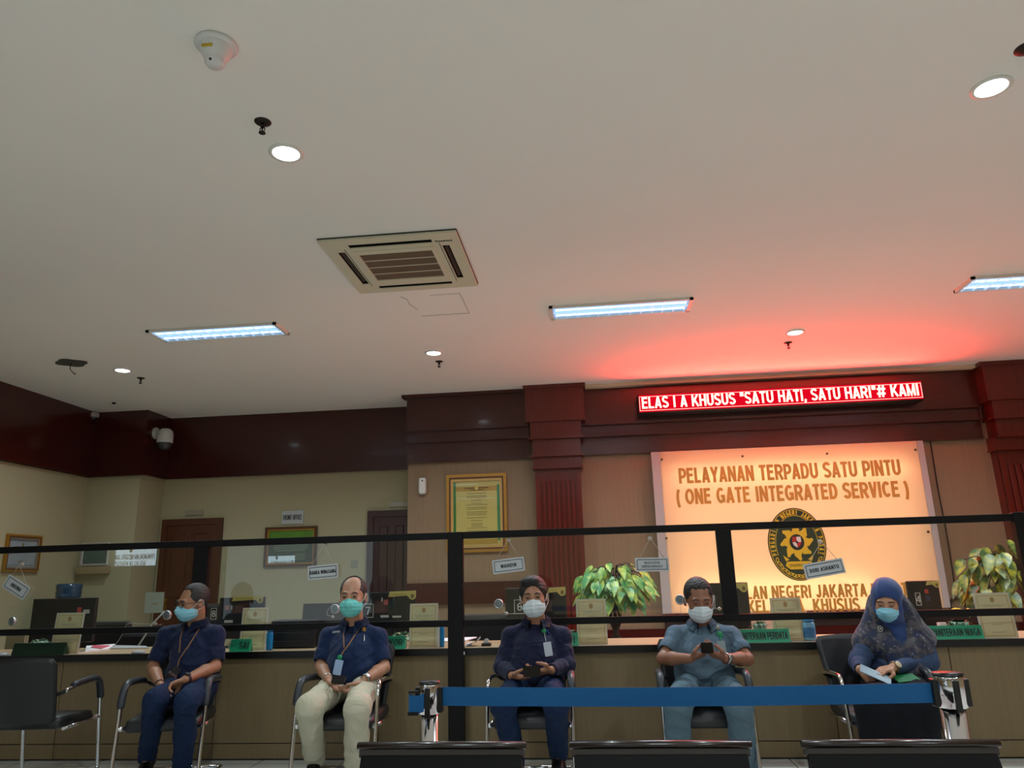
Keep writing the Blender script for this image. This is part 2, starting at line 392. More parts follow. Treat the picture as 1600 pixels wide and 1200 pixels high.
def pilaster(name, x0, x1, s0, s1):
    b = bmesh.new(); y = YR
    box(b, x0, x1, y-0.28, y, 3.0, CEIL-0.0)
    box(b, x0-0.02, x1+0.02, y-0.30, y, CEIL-0.05, CEIL-0.002)
    box(b, x0+0.05, x1-0.05, y-0.25, y, 2.82, 3.0)
    box(b, x0+0.03, x1-0.03, y-0.27, y, 2.79, 2.82)
    box(b, x0+0.07, x1-0.07, y-0.22, y, 2.60, 2.79)
    box(b, x0+0.04, x1-0.04, y-0.26, y, 2.58, 2.60)
    box(b, s0-0.02, s1+0.02, y-0.20, y, 2.46, 2.58)
    box(b, s0-0.03, s1+0.03, y-0.22, y, 2.44, 2.46)
    box(b, s0, s1, y-0.15, y, 0.0, 2.44)
    n = 7; w = (s1-s0-0.14)/n
    for i in range(n+1):
        xx = s0+0.07+i*w
        if i < n: box(b, xx+0.010, xx+w-0.010, y-0.17, y-0.14, 0.3, 2.30, bev=0.008)
    box(b, s0, s0+0.055, y-0.17, y-0.14, 0.2, 2.40); box(b, s1-0.055, s1, y-0.17, y-0.14, 0.2, 2.40)
    o = link(name, b, m_redv); o['kind'] = 'structure'
    return o
pilaster('column_left', -0.74, -0.03, -0.655, -0.115)
pilaster('column_right', 4.50, 5.30, 4.56, 5.20)

# ------------------------------------------------------------ doors
def door(name, x0, x1, top, m, n):
    o = struct(name, [(x0, x0+0.08, YL-0.05, YL-0.002, 0, top), (x1-0.08, x1, YL-0.05, YL-0.002, 0, top), (x0+0.08, x1-0.08, YL-0.05, YL-0.002, top-0.08, top)], m)
    b = bmesh.new(); box(b, x0+0.08, x1-0.08, YL-0.03, YL-0.003, 0.01, top-0.08); link('door_leaf', b, m, o)
    b = bmesh.new(); w = (x1-x0-0.16)
    for k in range(2):
        a = x0+0.08+0.08+k*(w/2-0.03)
        for z0, z1 in ((0.15, 0.95), (1.07, top-0.2)):
            box(b, a, a+w/2-0.13, YL-0.042, YL-0.028, z0, z1, bev=0.012)
    link('door_panel', b, m, o)
    b = bmesh.new(); hx = x1-0.14 if n == 2 else x0+0.14
    cyl(b, (hx, YL-0.03, 1.0), (hx, YL-0.08, 1.0), 0.02); box(b, hx-0.10, hx+0.012, YL-0.09, YL-0.075, 0.99, 1.01)
    box(b, hx-0.02, hx+0.02, YL-0.036, YL-0.029, 0.88, 1.06)
    link('door_handle', b, mat('brass', (170, 130, 60), rough=0.3, metal=1.0), o)
door('door_1', -5.71, -4.87, 2.07, m_door, 1)
door('door_2', -2.90, -2.26, 2.087, m_door2, 2)

# ============================================================ the service counter
m_ctop = mat_wood('pale_wood_laminate', (186, 164, 130), (170, 146, 112), rough=0.35, coat=0.1, scale=(0.8, 12, 12))
m_black = mat('black_lacquer', (10, 9, 9), rough=0.35, var=0.03)
m_clam = mat_wood('counter_front_laminate', (140, 121, 89), (116, 99, 71), rough=0.42, coat=0.0, scale=(24, 24, 0.45), spec=0.35)
ZC = 0.728
m_cn = None
ctr = thing('service_counter', 'long service counter with brown laminate front, pale top and black edge, behind the seated people', 'counter', (-0.8, D+0.3, 0))
b = bmesh.new(); box(b, -6.4, 5.6, D+0.02, D+0.62, ZC-0.03, ZC); link('countertop', b, m_ctop, ctr)
b = bmesh.new(); box(b, -6.4, 5.6, D-0.005, D+0.02, ZC-0.047, ZC+0.001, bev=0.002); link('edge_band', b, m_black, ctr)
xs = [-6.4, -5.2, -3.99, -2.78, -1.57, -0.36, 1.53, 2.3, 3.5, 4.7, 5.6]
for a, c in zip(xs, xs[1:]):
    b = bmesh.new(); box(b, a+0.003, c-0.003, D+0.025, D+0.045, 0.115, ZC-0.047); link('front_panel', b, m_clam, ctr)
    b = bmesh.new(); box(b, a+0.003, c-0.003, D+0.03, D+0.05, 0.012, 0.108); link('plinth', b, m_clam, ctr)
b = bmesh.new(); box(b, -6.4, 5.6, D+0.045, D+0.06, 0.0, ZC-0.03); link('carcass', b, m_black, ctr)

# ============================================================ glazed partition in front of the counter
m_frame = mat('black_frame', (9, 8, 9), spec=0.25, rough=0.5, var=0.05)
m_pane = mat_glass('partition_glass', (0.95, 0.975, 0.965), 0.045)
part = thing('counter_partition', 'black framed clear glass partition standing along the front of the counter', 'partition', (-1.0, 5.43, 0))
PY0, PY1 = 5.405, 5.448
def bars(name, q):
    b = bmesh.new(); box(b, *q, bev=0.002); return link(name, b, m_frame, part)
for x0, x1 in ((-6.4, -1.055), (-0.945, 5.2)):
    bars('top_rail', (x0, x1, PY0, PY1, 1.483, 1.532)); bars('middle_rail', (x0, x1, PY0, PY1, 0.876, 0.921))
bars('floor_post', (-1.055, -0.945, PY0-0.01, PY1+0.002, 0, 1.532))
bars('floor_post', (-4.91, -4.80, PY0-0.01, PY1+0.002, 0, 1.54)); bars('floor_post', (2.82, 2.945, PY0-0.01, PY1+0.002, 0, 1.54))
bars('post', (-2.99, -2.875, PY0, PY1, 0.921, 1.483)); bars('post', (0.852, 0.955, PY0, PY1, 0.921, 1.483))
for x0, x1 in ((-6.4, -4.91), (-4.80, -2.99), (-2.875, -1.055), (-0.945, 0.852), (0.955, 2.82), (2.945, 5.2)):
    b = bmesh.new(); box(b, x0, x1, 5.424, 5.430, 0.921, 1.483); link('glass_pane', b, m_pane, part)
b = bmesh.new(); box(b, -0.944, -0.936, PY0-0.006, PY0-0.002, 0.69, 0.71); link('latch', b, mat('white_plastic', (215, 215, 210), rough=0.4), part)

# ============================================================ ceiling fixtures
m_white = mat('white_metal', (222, 220, 208), rough=0.45, var=0.02)
m_whitep = MATS['white_plastic']
m_tube = mat_emit('fluorescent_tube', (200, 228, 255), 2.2)
m_louv = mat('mirror_louver', (215, 228, 240), rough=0.18, metal=0.9)
m_chrome = mat('chrome', (225, 225, 228), rough=0.10, metal=1.0)
def troffer(cx, cy, label, gain=1.0, tubes=2):
    t = thing('ceiling_lamp', label, 'lamp', (cx, cy, CEIL), 'recessed fluorescent lamps with louvres')
    w, d = 1.22, 0.31
    b = bmesh.new()
    for q in ((-w/2, w/2, -d/2, -d/2+0.018), (-w/2, w/2, d/2-0.018, d/2), (-w/2, -w/2+0.03, -d/2, d/2), (w/2-0.03, w/2, -d/2, d/2)):
        box(b, cx+q[0], cx+q[1], cy+q[2], cy+q[3], CEIL-0.022, CEIL-0.001)
    link('frame', b, m_white, t)
    b = bmesh.new(); box(b, cx-w/2+0.02, cx+w/2-0.02, cy-d/2+0.015, cy+d/2-0.015, CEIL-0.004, CEIL-0.001)
    link('reflector', b, mat('bright_reflector', (170, 205, 240), rough=0.3, emit=0.38, ecol=(110, 170, 240)), t)
    for k in range(tubes):
        yy = cy+(k-(tubes-1)/2)*0.13
        b = bmesh.new(); cyl(b, (cx-w/2+0.045, yy, CEIL-0.013), (cx+w/2-0.045, yy, CEIL-0.013), 0.008, n=10); link('tube', b, m_tube, t)
    b = bmesh.new()
    for i in range(13):
        x = cx-w/2+0.05+i*(w-0.1)/12
        box(b, x-0.0025, x+0.0025, cy-d/2+0.02, cy+d/2-0.02, CEIL-0.021, CEIL-0.003)
    box(b, cx-w/2+0.03, cx+w/2-0.03, cy-0.003, cy+0.003, CEIL-0.022, CEIL-0.003)
    link('louver', b, mat('louver_white', (215, 235, 250), rough=0.3, emit=0.45, ecol=(180, 220, 255)), t)
    l = area_light('lamp_light', (cx, cy, CEIL-0.03), w-0.1, d-0.06, TROFFER_W*gain, (0.80, 0.93, 1.0), spread=2.7); l.parent = t; l.matrix_parent_inverse = Matrix.Translation(t.location).inverted()
    return t
troffer(0.33, 6.145, 'middle recessed fluorescent ceiling lamp, between the air conditioner and the red ticker')
troffer(-3.315, 6.11, 'left recessed fluorescent ceiling lamp, left of the air conditioner', 0.55)
troffer(3.74, 6.08, 'right recessed fluorescent ceiling lamp, cut by the right edge of the photo', 1.1)
for x, y, gn in ((-3.3, 0.0, 0.55), (0.33, 0.0, 0.8), (3.74, 0.0, 1.0), (-3.3, -3.2, 0.7), (0.33, -3.2, 0.9), (3.74, -3.2, 0.9)):
    troffer(x, y, 'recessed fluorescent ceiling lamp behind the viewer, %s of the %s row' % ({-3.3: 'left', 0.33: 'middle', 3.74: 'right'}[x], 'nearer' if y > -1 else 'farther'), gn)
def downlight(p, label, r=0.070):
    cx, cy = p
    t = thing('downlight', label, 'lamp', (cx, cy, CEIL), 'round ceiling downlights')
    b = bmesh.new(); lathe(b, [(r+0.022, 0), (r+0.022, -0.006), (r+0.004, -0.010), (r, -0.006), (r, -0.001)], Matrix.Translation((cx, cy, CEIL-0.001)), 36)
    link('trim_ring', b, m_white, t)
    b = bmesh.new(); lathe(b, [(0, -0.004), (r*0.8, -0.0045), (r, -0.003)], Matrix.Translation((cx, cy, CEIL-0.001)), 36)
    link('diffuser', b, mat_emit('downlight_diffuser', (226, 246, 255), 14.0), t)
    l = area_light('downlight_light', (cx, cy, CEIL-0.02), 0.15, 0.15, DOWN_W, (0.84, 0.96, 1.0), spread=2.5); l.parent = t; l.matrix_parent_inverse = Matrix.Translation(t.location).inverted()
downlight((-1.54, 3.40), 'large bright downlight in the near ceiling, right of the small sprinkler')
downlight((2.035, 3.36), 'bright downlight near the upper right corner of the ceiling')
downlight((-1.53, 7.13), 'small far downlight in the ceiling left of the red pilaster')
downlight((2.06, 7.14), 'small far downlight in the red-lit ceiling above the ticker')
downlight((-4.9, 7.11), 'small far downlight at the left end of the ceiling')

m_dark = mat('dark_bronze', (44, 36, 30), rough=0.5, metal=0.6)
def sprinkler(p, label, s=1.0):
    x, y = p; z = CEIL
    t = thing('sprinkler', label, 'sprinkler', (x, y, z), 'ceiling sprinklers')
    b = bmesh.new(); lathe(b, [(0, -0.012), (0.02, -0.012), (0.04*s, -0.004), (0.042*s, -0.001), (0.042*s, 0)], Matrix.Translation((x, y, z)), 24); link('escutcheon', b, m_dark, t)
    b = bmesh.new(); cyl(b, (x, y, z-0.01), (x, y, z-0.03), 0.011, n=12)
    for sx in (-1, 1): tube(b, [(x, y, z-0.03), (x+sx*0.013, y, z-0.038), (x+sx*0.011, y, z-0.052), (x, y, z-0.06)], 0.0028, 6)
    cyl(b, (x, y, z-0.03), (x, y, z-0.056), 0.004, n=8); link('sprinkler_head', b, m_dark, t)
    b = bmesh.new(); lathe(b, [(0, -0.064), (0.017, -0.064), (0.017, -0.061), (0, -0.061)], Matrix.Translation((x, y, z)), 16); link('deflector', b, m_dark, t)
sprinkler((-1.545, 3.12), 'dark sprinkler just above the large near downlight')
sprinkler((-1.54, 7.45), 'dark sprinkler below the small downlight left of the red pilaster')
sprinkler((2.075, 7.48), 'dark sprinkler in the red-lit ceiling above the ticker')
sprinkler((-4.9, 7.44), 'dark sprinkler right of the small downlight at far left')
sprinkler((2.06, 3.09), 'dark sprinkler cut by the upper right corner of the photo', 1.3)

# dome detector
x, y = -1.5, 2.56
t = thing('ceiling_detector', 'white conical dome device on the near ceiling with a tiny yellow label', 'detector', (x, y, CEIL))
b = bmesh.new(); lathe(b, [(0.085, 0), (0.088, -0.012), (0.083, -0.018), (0.0, -0.019)], Matrix.Translation((x, y, CEIL-0.001)), 40); link('base_plate', b, m_whitep, t)
b = bmesh.new(); lathe(b, [(0.068, -0.015), (0.062, -0.045), (0.047, -0.075), (0.042, -0.08), (0.042, -0.098), (0.034, -0.108), (0, -0.11)], Matrix.Translation((x, y, CEIL)), 40); link('housing', b, m_whitep, t)
Mx = Matrix.Translation((x, y, CEIL))
b = bmesh.new(); sphere(b, (x+0.0, y-0.034, CEIL-0.100), 0.008, n=12); link('indicator', b, mat('dark_lens', (20, 20, 22), rough=0.2), t)
b = bmesh.new(); box(b, x-0.03, x+0.016, y-0.0625, y-0.056, CEIL-0.056, CEIL-0.044); link('sticker', b, mat('yellow_label', (190, 160, 30), rough=0.6, var=0.5, vscale=160), t)
# blank plate with a dangling wire
x, y = -5.22, 6.75
t = thing('junction_plate', 'dark oval plate on the far left ceiling with a short wire hanging from it', 'plate', (x, y, CEIL))
b = bmesh.new(); poly_prism(b, [(0.15*math.cos(a)*(1+0.12*math.cos(4*a)), 0.12*math.sin(a)*(1+0.12*math.cos(4*a))) for a in [2*PI*i/36 for i in range(36)]], -0.012, -0.001, Matrix.Translation((x, y, CEIL))); link('plate', b, mat('dull_grey_metal', (70, 72, 62), rough=0.6), t)
b = bmesh.new(); tube(b, bezier([(x, y, CEIL-0.01), (x+0.0, y-0.01, CEIL-0.07), (x+0.03, y, CEIL-0.11), (x+0.05, y, CEIL-0.13), (x+0.06, y, CEIL-0.115)]), 0.004, 6); link('wire', b, m_dark, t)
b = bmesh.new(); lathe(b, [(0, -0.02), (0.02, -0.018), (0.024, 0)], Matrix.Translation((atZ(178, 629, CEIL).x, atZ(178, 629, CEIL).y, CEIL)), 16)
tag(link('ceiling_sensor', b, m_dark), 'tiny dark sensor on the far left ceiling near the wall', 'sensor')

# ------------------------------------------------------------ cassette air conditioner
cx, cy, S = -1.277, 4.905, 0.475
ac = thing('air_conditioner', 'square white ceiling cassette air conditioner with brown centre grille', 'air conditioner', (cx, cy, CEIL))
m_ac = mat('ac_plastic', (205, 200, 172), rough=0.5, var=0.02)
z0 = CEIL-0.026
b = bmesh.new()
slots = [(-0.29, 0.29, -0.395, -0.345), (-0.29, 0.29, 0.345, 0.395), (-0.395, -0.345, -0.27, 0.27), (0.345, 0.395, -0.27, 0.27)]
# face plate as a grid of bars around slots and the central opening
edges = [-S, -0.395, -0.345, -0.29, 0.29, 0.345, 0.395, S]
for i in range(7):
    for j in range(7):
        x0, x1, y0, y1 = edges[i], edges[i+1], edges[j], edges[j+1]
        mxp, myp = (x0+x1)/2, (y0+y1)/2
        hole = (abs(mxp) < 0.27 and abs(myp) < 0.27) or any(a-1e-4 <= x0 and x1 <= c+1e-4 and min(abs(mxp), 9) >= 0 and e-0.021 <= y0 and y1 <= g2+0.021 and ((e <= myp <= g2)) for a, c, e, g2 in slots)
        if hole: continue
        box(b, cx+x0, cx+x1, cy+y0, cy+y1, z0, z0+0.006)
for q in ((-S, -S+0.006, -S, S), (S-0.006, S, -S, S), (-S+0.006, S-0.006, -S, -S+0.006), (-S+0.006, S-0.006, S-0.006, S)): box(b, cx+q[0], cx+q[1], cy+q[2], cy+q[3], z0+0.006, CEIL-0.002)
bmesh.ops.remove_doubles(b, verts=b.verts, dist=1e-5)
link('face_plate', b, m_ac, ac)
b = bmesh.new()
for q in ((-S-0.004, -S, -S, S), (S, S+0.004, -S, S), (-S, S, -S-0.004, -S), (-S, S, S, S+0.004)): box(b, cx+q[0], cx+q[1], cy+q[2], cy+q[3], CEIL-0.010, CEIL-0.001)
for q in ((-0.335, -0.331, -0.335, 0.335), (0.331, 0.335, -0.335, 0.335)): box(b, cx+q[0], cx+q[1], cy+q[2], cy+q[3], z0-0.002, z0+0.001)
link('edge_gasket', b, mat('grey_rubber', (60, 60, 55), rough=0.8), ac)
b = bmesh.new(); box(b, cx-0.44, cx+0.44, cy-0.44, cy+0.44, CEIL-0.0035, CEIL-0.001); link('duct', b, mat('dark_cavity', (12, 11, 10), rough=0.9), ac)
for a, c, e, g2 in slots[1:]:
    b = bmesh.new(); hor = (c-a) > 0.2; mx2, my2 = cx+(a+c)/2, cy+(e+g2)/2
    if hor: box(b, cx+a+0.01, cx+c-0.01, my2-0.014, my2+0.012, z0+0.010, z0+0.014, M=Matrix.Translation((0, my2, z0+0.012)) @ Matrix.Rotation(0.5, 4, 'X') @ Matrix.Translation((0, -my2, -z0-0.012)))
    else: box(b, mx2-0.014, mx2+0.012, cy+e+0.01, cy+g2-0.01, z0+0.010, z0+0.014, M=Matrix.Translation((mx2, 0, z0+0.012)) @ Matrix.Rotation(-0.6, 4, 'Y') @ Matrix.Translation((-mx2, 0, -z0-0.012)))
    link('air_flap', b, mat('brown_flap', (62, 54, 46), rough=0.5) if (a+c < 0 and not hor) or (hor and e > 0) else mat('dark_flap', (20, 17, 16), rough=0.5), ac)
m_gr = mat('grille_brown', (128, 104, 82), rough=0.6)
b = bmesh.new()
for i in range(61):
    x = -0.26+0.52*i/60; box(b, cx+x-0.0022, cx+x+0.0022, cy-0.235, cy+0.235, z0+0.002, z0+0.012)
for j in range(5): yy = -0.235+0.47*j/4; box(b, cx-0.262, cx+0.262, cy+yy-0.004, cy+yy+0.004, z0-0.001, z0+0.006, mi=1)
for i in range(33): yy = -0.235+0.47*i/32; box(b, cx-0.26, cx+0.26, cy+yy-0.0016, cy+yy+0.0016, z0+0.001, z0+0.004)
link('intake_grille', b, [m_gr, m_ac], ac)
b = bmesh.new()
for q in ((-0.29, 0.29, -0.29, -0.235), (-0.29, 0.29, 0.235, 0.29), (-0.29, -0.26, -0.235, 0.235), (0.26, 0.29, -0.235, 0.235)): box(b, cx+q[0], cx+q[1], cy+q[2], cy+q[3], z0-0.004, z0+0.01)
link('grille_frame', b, m_ac, ac)
b = bmesh.new(); text(b, 'PANASONIC', 0.028, Matrix.Translation((cx+0.37, cy-0.36, z0-0.001)) @ Matrix.Rotation(PI, 4, 'X') , ext=0.001, off=0.02, width=0.12)
link('lettering', b, mat('print_black', (24, 24, 26), rough=0.6), ac)
# access hatch cut in the ceiling
hx0, hx1, hy0, hy1 = -1.43, -0.98, 5.57, 6.04
b = bmesh.new(); e = 0.0018
box(b, hx1-e, hx1+e, hy0, hy1, CEIL-0.0012, CEIL-0.0002); box(b, hx0+0.02, hx1, hy1-e, hy1+e, CEIL-0.002, CEIL-0.0002); box(b, hx0+0.2, hx1, hy0-0.0015, hy0+0.0015, CEIL-0.0015, CEIL-0.0002)
tube(b, [(hx0-0.04, hy0-0.02, CEIL-0.002), (hx0, hy0+0.06, CEIL-0.002), (hx0-0.01, hy0+0.16, CEIL-0.002), (hx0+0.03, hy0+0.3, CEIL-0.002)], 0.0016, 5)
tag(link('access_hatch', b, mat('hatch_gap', (118, 108, 96), rough=0.9)), 'faint outline of a square access hatch in the ceiling behind the air conditioner', 'hatch')
# ============================================================ the big backlit sign
SY = 8.80
sx0, sx1, sz0, sz1 = 0.723, 3.784, 0.767, 2.592
sg = thing('backlit_sign', 'large backlit white acrylic sign with orange lettering and green oval court emblem', 'sign', (2.27, SY, sz0))
m_acr = mat('white_acrylic', (226, 222, 216), rough=0.35)
b = bmesh.new()
for q in ((sx0, 0.82, sz0, sz1), (3.718, sx1, sz0, sz1)):
    b = bmesh.new(); box(b, q[0], q[1], SY-0.004, SY+0.05, q[2], q[3]); link('side_strip', b, mat('grey_white_acrylic', (176, 170, 166), rough=0.3), sg)
b = bmesh.new()
box(b, 0.82, 3.72, SY+0.13, SY+0.14, sz0, sz1); box(b, 0.82, 0.83, SY+0.01, SY+0.13, sz0, sz1); box(b, 3.71, 3.72, SY+0.01, SY+0.13, sz0, sz1)
box(b, 0.83, 3.71, SY+0.01, SY+0.13, sz0, sz0+0.01)
link('light_box', b, mat('light_box_white', (240, 232, 220), rough=0.8), sg)
# translucent face
def mat_translucent(name, col, tcol):
    m = bpy.data.materials.new(name); m.use_nodes = True; nt = m.node_tree; N = nt.nodes; L = nt.links
    N.remove(N['Principled BSDF']); o = N['Material Output']
    t = N.new('ShaderNodeBsdfTranslucent'); t.inputs[0].default_value = rgb(*tcol)
    d = N.new('ShaderNodeBsdfDiffuse'); d.inputs[0].default_value = rgb(*col)
    a = N.new('ShaderNodeMixShader'); a.inputs[0].default_value = 0.55; L.new(d.outputs[0], a.inputs[1]); L.new(t.outputs[0], a.inputs[2])
    g = N.new('ShaderNodeBsdfGlossy'); g.inputs['Roughness'].default_value = 0.12
    c = N.new('ShaderNodeMixShader'); c.inputs[0].default_value = 0.03; L.new(a.outputs[0], c.inputs[1]); L.new(g.outputs[0], c.inputs[2])
    L.new(c.outputs[0], o.inputs[0]); return m
b = bmesh.new(); box(b, 0.82, 3.718, SY, SY+0.004, sz0, sz1); link('translucent_face', b, mat_translucent('opal_acrylic', (225, 205, 180), (250, 232, 205)), sg)
lx0, lx1 = atY(1150, 975, SY).x, atY(1263, 975, SY).x
b = bmesh.new(); box(b, lx0, lx1, SY, SY+0.004, 0.50, sz0); link('added_lit_panel', b, bpy.data.materials['opal_acrylic'], sg)  # added glowing panel, put in for a bright patch below the sign
WARM = (1.0, 0.82, 0.70)
def strip(x0, x1, z, power, h=0.02):
    l = area_light('sign_light', ((x0+x1)/2, SY+0.11, z), x1-x0, h, power, WARM, (-PI/2, 0, PI)); l.data.use_shadow = True
    l.rotation_euler = (PI/2, 0, 0)
    l.parent = sg; l.matrix_parent_inverse = Matrix.Translation(sg.location).inverted()
zt1 = atY(1235, 736, SY).z; zb1 = atY(1245, 916, SY).z; zb2 = atY(1250, 946, SY).z
strip(1.0, 3.55, zt1, 17); strip(1.0, 3.0, zb1, 15); strip(1.0, 3.2, zb2, 20); strip(0.9, 3.63, (zt1+zb1)/2, 22, 1.5); strip(lx0+0.02, lx1-0.02, 0.62, 5, 0.1)  # the last strip lights the added panel below the sign
leak = area_light('sign_light', (2.27, SY+0.035, sz1+0.004), 2.8, 0.05, 3, (1.0, 0.50, 0.25), (PI, 0, 0)); leak.parent = sg; leak.matrix_parent_inverse = Matrix.Translation(sg.location).inverted()
# lettering
m_let = mat('amber_letters', (196, 142, 62), rough=0.35, metal=0.1, var=0.25, vscale=1.5)
def sign_row(s, xa, xb, yc, h, w=True):
    A, B = atY(xa[0], xa[1], SY), atY(xb[0], xb[1], SY)
    bm = bmesh.new(); stext(bm, s, h, face_cam(V(((A.x+B.x)/2, SY-0.004, (A.z+B.z)/2))), ext=0.005, t=0.185, width=abs(B.x-A.x))
    link('lettering', bm, m_let, sg)
sign_row('PELAYANAN TERPADU SATU PINTU', (1060, 740), (1407, 734), 0, 0.18)
sign_row('( ONE GATE INTEGRATED SERVICE )', (1056, 773), (1420, 767), 0, 0.18)
sign_row('PENGADILAN NEGERI JAKARTA PUSAT', (1092, 928), (1418, 920.5), 0, 0.14)
sign_row('KELAS I A  KHUSUS', (1168, 948), (1343, 944.5), 0, 0.14)
for px, py in ((1034, 718), (1160, 713), (1292, 709), (1430, 703), (1041, 841), (1450, 831)):
    P = atY(px, py, SY); bm = bmesh.new(); cyl(bm, (P.x, SY-0.012, P.z), (P.x, SY+0.002, P.z), 0.013, n=14); link('standoff_screw', bm, mat('bronze_screw', (110, 80, 60), rough=0.3, metal=0.8), sg)
# oval emblem
EC = atY(1245, 850, SY); ea, eb = 0.315, 0.40
EMt = face_cam(V((EC.x, SY-0.008, EC.z)))
def ell_pts(a, bb, n=72): return [(a*math.cos(2*PI*i/n), bb*math.sin(2*PI*i/n)) for i in range(n)]
def ring(bm, a0, b0, a1, b1, z0, z1, M, n=72):
    q = []
    for i in range(n):
        t = 2*PI*i/n; c, s = math.cos(t), math.sin(t)
        q.append([bm.verts.new(M @ V((a*c, bb*s, z))) for a, bb, z in ((a0, b0, z0), (a1, b1, z0), (a1, b1, z1), (a0, b0, z1))])
    for i in range(n):
        A, B = q[i], q[(i+1) % n]
        for k in range(4): bm.faces.new((A[k], B[k], B[(k+1) % 4], A[(k+1) % 4]))
m_green = mat('emblem_green', (28, 44, 22), rough=0.4); m_yel = mat('emblem_yellow', (214, 176, 28), rough=0.4); m_blk = mat('emblem_black', (14, 14, 12), rough=0.4)
bm = bmesh.new(); poly_prism(bm, ell_pts(ea, eb), -0.006, 0.0, EMt); emb = link('emblem_disc', bm, m_green, sg)
bm = bmesh.new(); ring(bm, ea, eb, ea-0.010, eb-0.010, 0, 0.002, EMt); link('emblem_rim', bm, m_blk, sg)
bm = bmesh.new(); ring(bm, ea-0.012, eb-0.012, ea-0.018, eb-0.018, 0, 0.002, EMt)
for k in range(40):      # thin inner line broken at the foot
    t0 = -0.12*PI+1.24*PI*k/40; t1 = -0.12*PI+1.24*PI*(k+1)/40
    ai, bi = ea-0.082, eb-0.082
    poly_prism(bm, [(ai*math.cos(t0), bi*math.sin(t0)), ((ai-.005)*math.cos(t0), (bi-.005)*math.sin(t0)), ((ai-.005)*math.cos(t1), (bi-.005)*math.sin(t1)), (ai*math.cos(t1), bi*math.sin(t1))][::-1], 0, 0.002, EMt)
link('emblem_line', bm, m_yel, sg)
bm = bmesh.new()
S1 = 'PENGADILAN NEGERI JAKARTA PUSAT'
for i, ch in enumerate(S1):
    if ch == ' ': continue
    t = PI*1.10-(1.20*PI)*i/(len(S1)-1); a2, b2 = ea-0.050, eb-0.050
    px, py = a2*math.cos(t), b2*math.sin(t); ang = math.atan2(py/b2**2, px/a2**2)-PI/2
    stext(bm, ch, 0.050, EMt @ Matrix.Translation((px, py, 0)) @ Matrix.Rotation(ang, 4, 'Z'), ext=0.002, t=0.2, width=0.050*glyph(ch, .2)[0]*0.72)
link('emblem_lettering', bm, m_yel, sg)
bm = bmesh.new()
for k in range(17):       # chain along the lower rim
    t = 1.16*PI+0.68*PI*k/16; a2, b2 = ea-0.05, eb-0.05
    px, py = a2*math.cos(t), b2*math.sin(t); ang = math.atan2(py/b2**2, px/a2**2)+PI/2
    Mk = EMt @ Matrix.Translation((px, py, 0)) @ Matrix.Rotation(ang+(0.4 if k % 2 else -0.4), 4, 'Z')
    ring(bm, 0.030, 0.017, 0.021, 0.009, 0, 0.002+0.001*(k % 2), Mk, 20)
link('emblem_chain', bm, m_yel, sg)
bm = bmesh.new(); Sc = 0.02
for k in range(8):        # sun wheel with eight flames
    a0 = 2*PI*k/8; P = []
    for u, r, da in ((0, 0.10, -0.42), (1, 0.135, -0.30), (2, 0.150, -0.12), (3, 0.185, 0.10), (4, 0.172, 0.22), (5, 0.140, 0.22), (6, 0.118, 0.36), (7, 0.085, 0.42)):
        P.append((r*1.0*math.cos(a0+da), r*1.12*math.sin(a0+da)))
    poly_prism(bm, P, 0, 0.002+0.0003*k, EMt @ Matrix.Translation((0, Sc, 0)))
poly_prism(bm, ell_pts(0.115, 0.125, 40), 0, 0.0046, EMt @ Matrix.Translation((0, Sc, 0)))
for P in ([(-0.13, -0.19), (0.13, -0.19), (0.15, -0.235), (0.10, -0.275), (-0.10, -0.275), (-0.15, -0.235)], [(-0.14, -0.185), (-0.165, -0.12), (-0.10, -0.17)], [(0.14, -0.185), (0.165, -0.12), (0.10, -0.17)]): poly_prism(bm, P, 0, 0.003, EMt)
link('emblem_sun', bm, m_yel, sg)
bm = bmesh.new(); text(bm, 'DHARMMAYUKTI', 0.05, EMt @ Matrix.Translation((0, -0.235, 0.003)), ext=0.001, width=0.21); link('ribbon_lettering', bm, m_blk, sg)
bm = bmesh.new(); poly_prism(bm, ell_pts(0.080, 0.088, 40), 0.0046, 0.006, EMt @ Matrix.Translation((0, Sc, 0))); link('emblem_boss', bm, m_blk, sg)
sh = [(-0.045, 0.058), (0.045, 0.058), (0.048, 0.0), (0.035, -0.035), (0, -0.062), (-0.035, -0.035), (-0.048, 0.0)]
bm = bmesh.new(); poly_prism(bm, sh, 0.006, 0.008, EMt @ Matrix.Translation((0, Sc, 0))); link('shield', bm, mat('shield_white', (220, 210, 200), rough=0.4), sg)
bm = bmesh.new()
poly_prism(bm, [(-0.045, 0.058), (0, 0.058), (0, 0), (-0.048, 0)], 0.008, 0.009, EMt @ Matrix.Translation((0, Sc, 0)))
poly_prism(bm, [(0, 0), (0.048, 0), (0.035, -0.035), (0, -0.062)], 0.008, 0.009, EMt @ Matrix.Translation((0, Sc, 0)))
link('shield_quarters', bm, mat('shield_red', (180, 24, 20), rough=0.4), sg)
bm = bmesh.new(); poly_prism(bm, [((0.022 if i % 2 else 0.010)*math.cos(PI*i/5), (0.022 if i % 2 else 0.010)*math.sin(PI*i/5)) for i in range(10)], 0.009, 0.010, EMt @ Matrix.Translation((0, Sc, 0))); link('shield_star', bm, m_blk, sg)

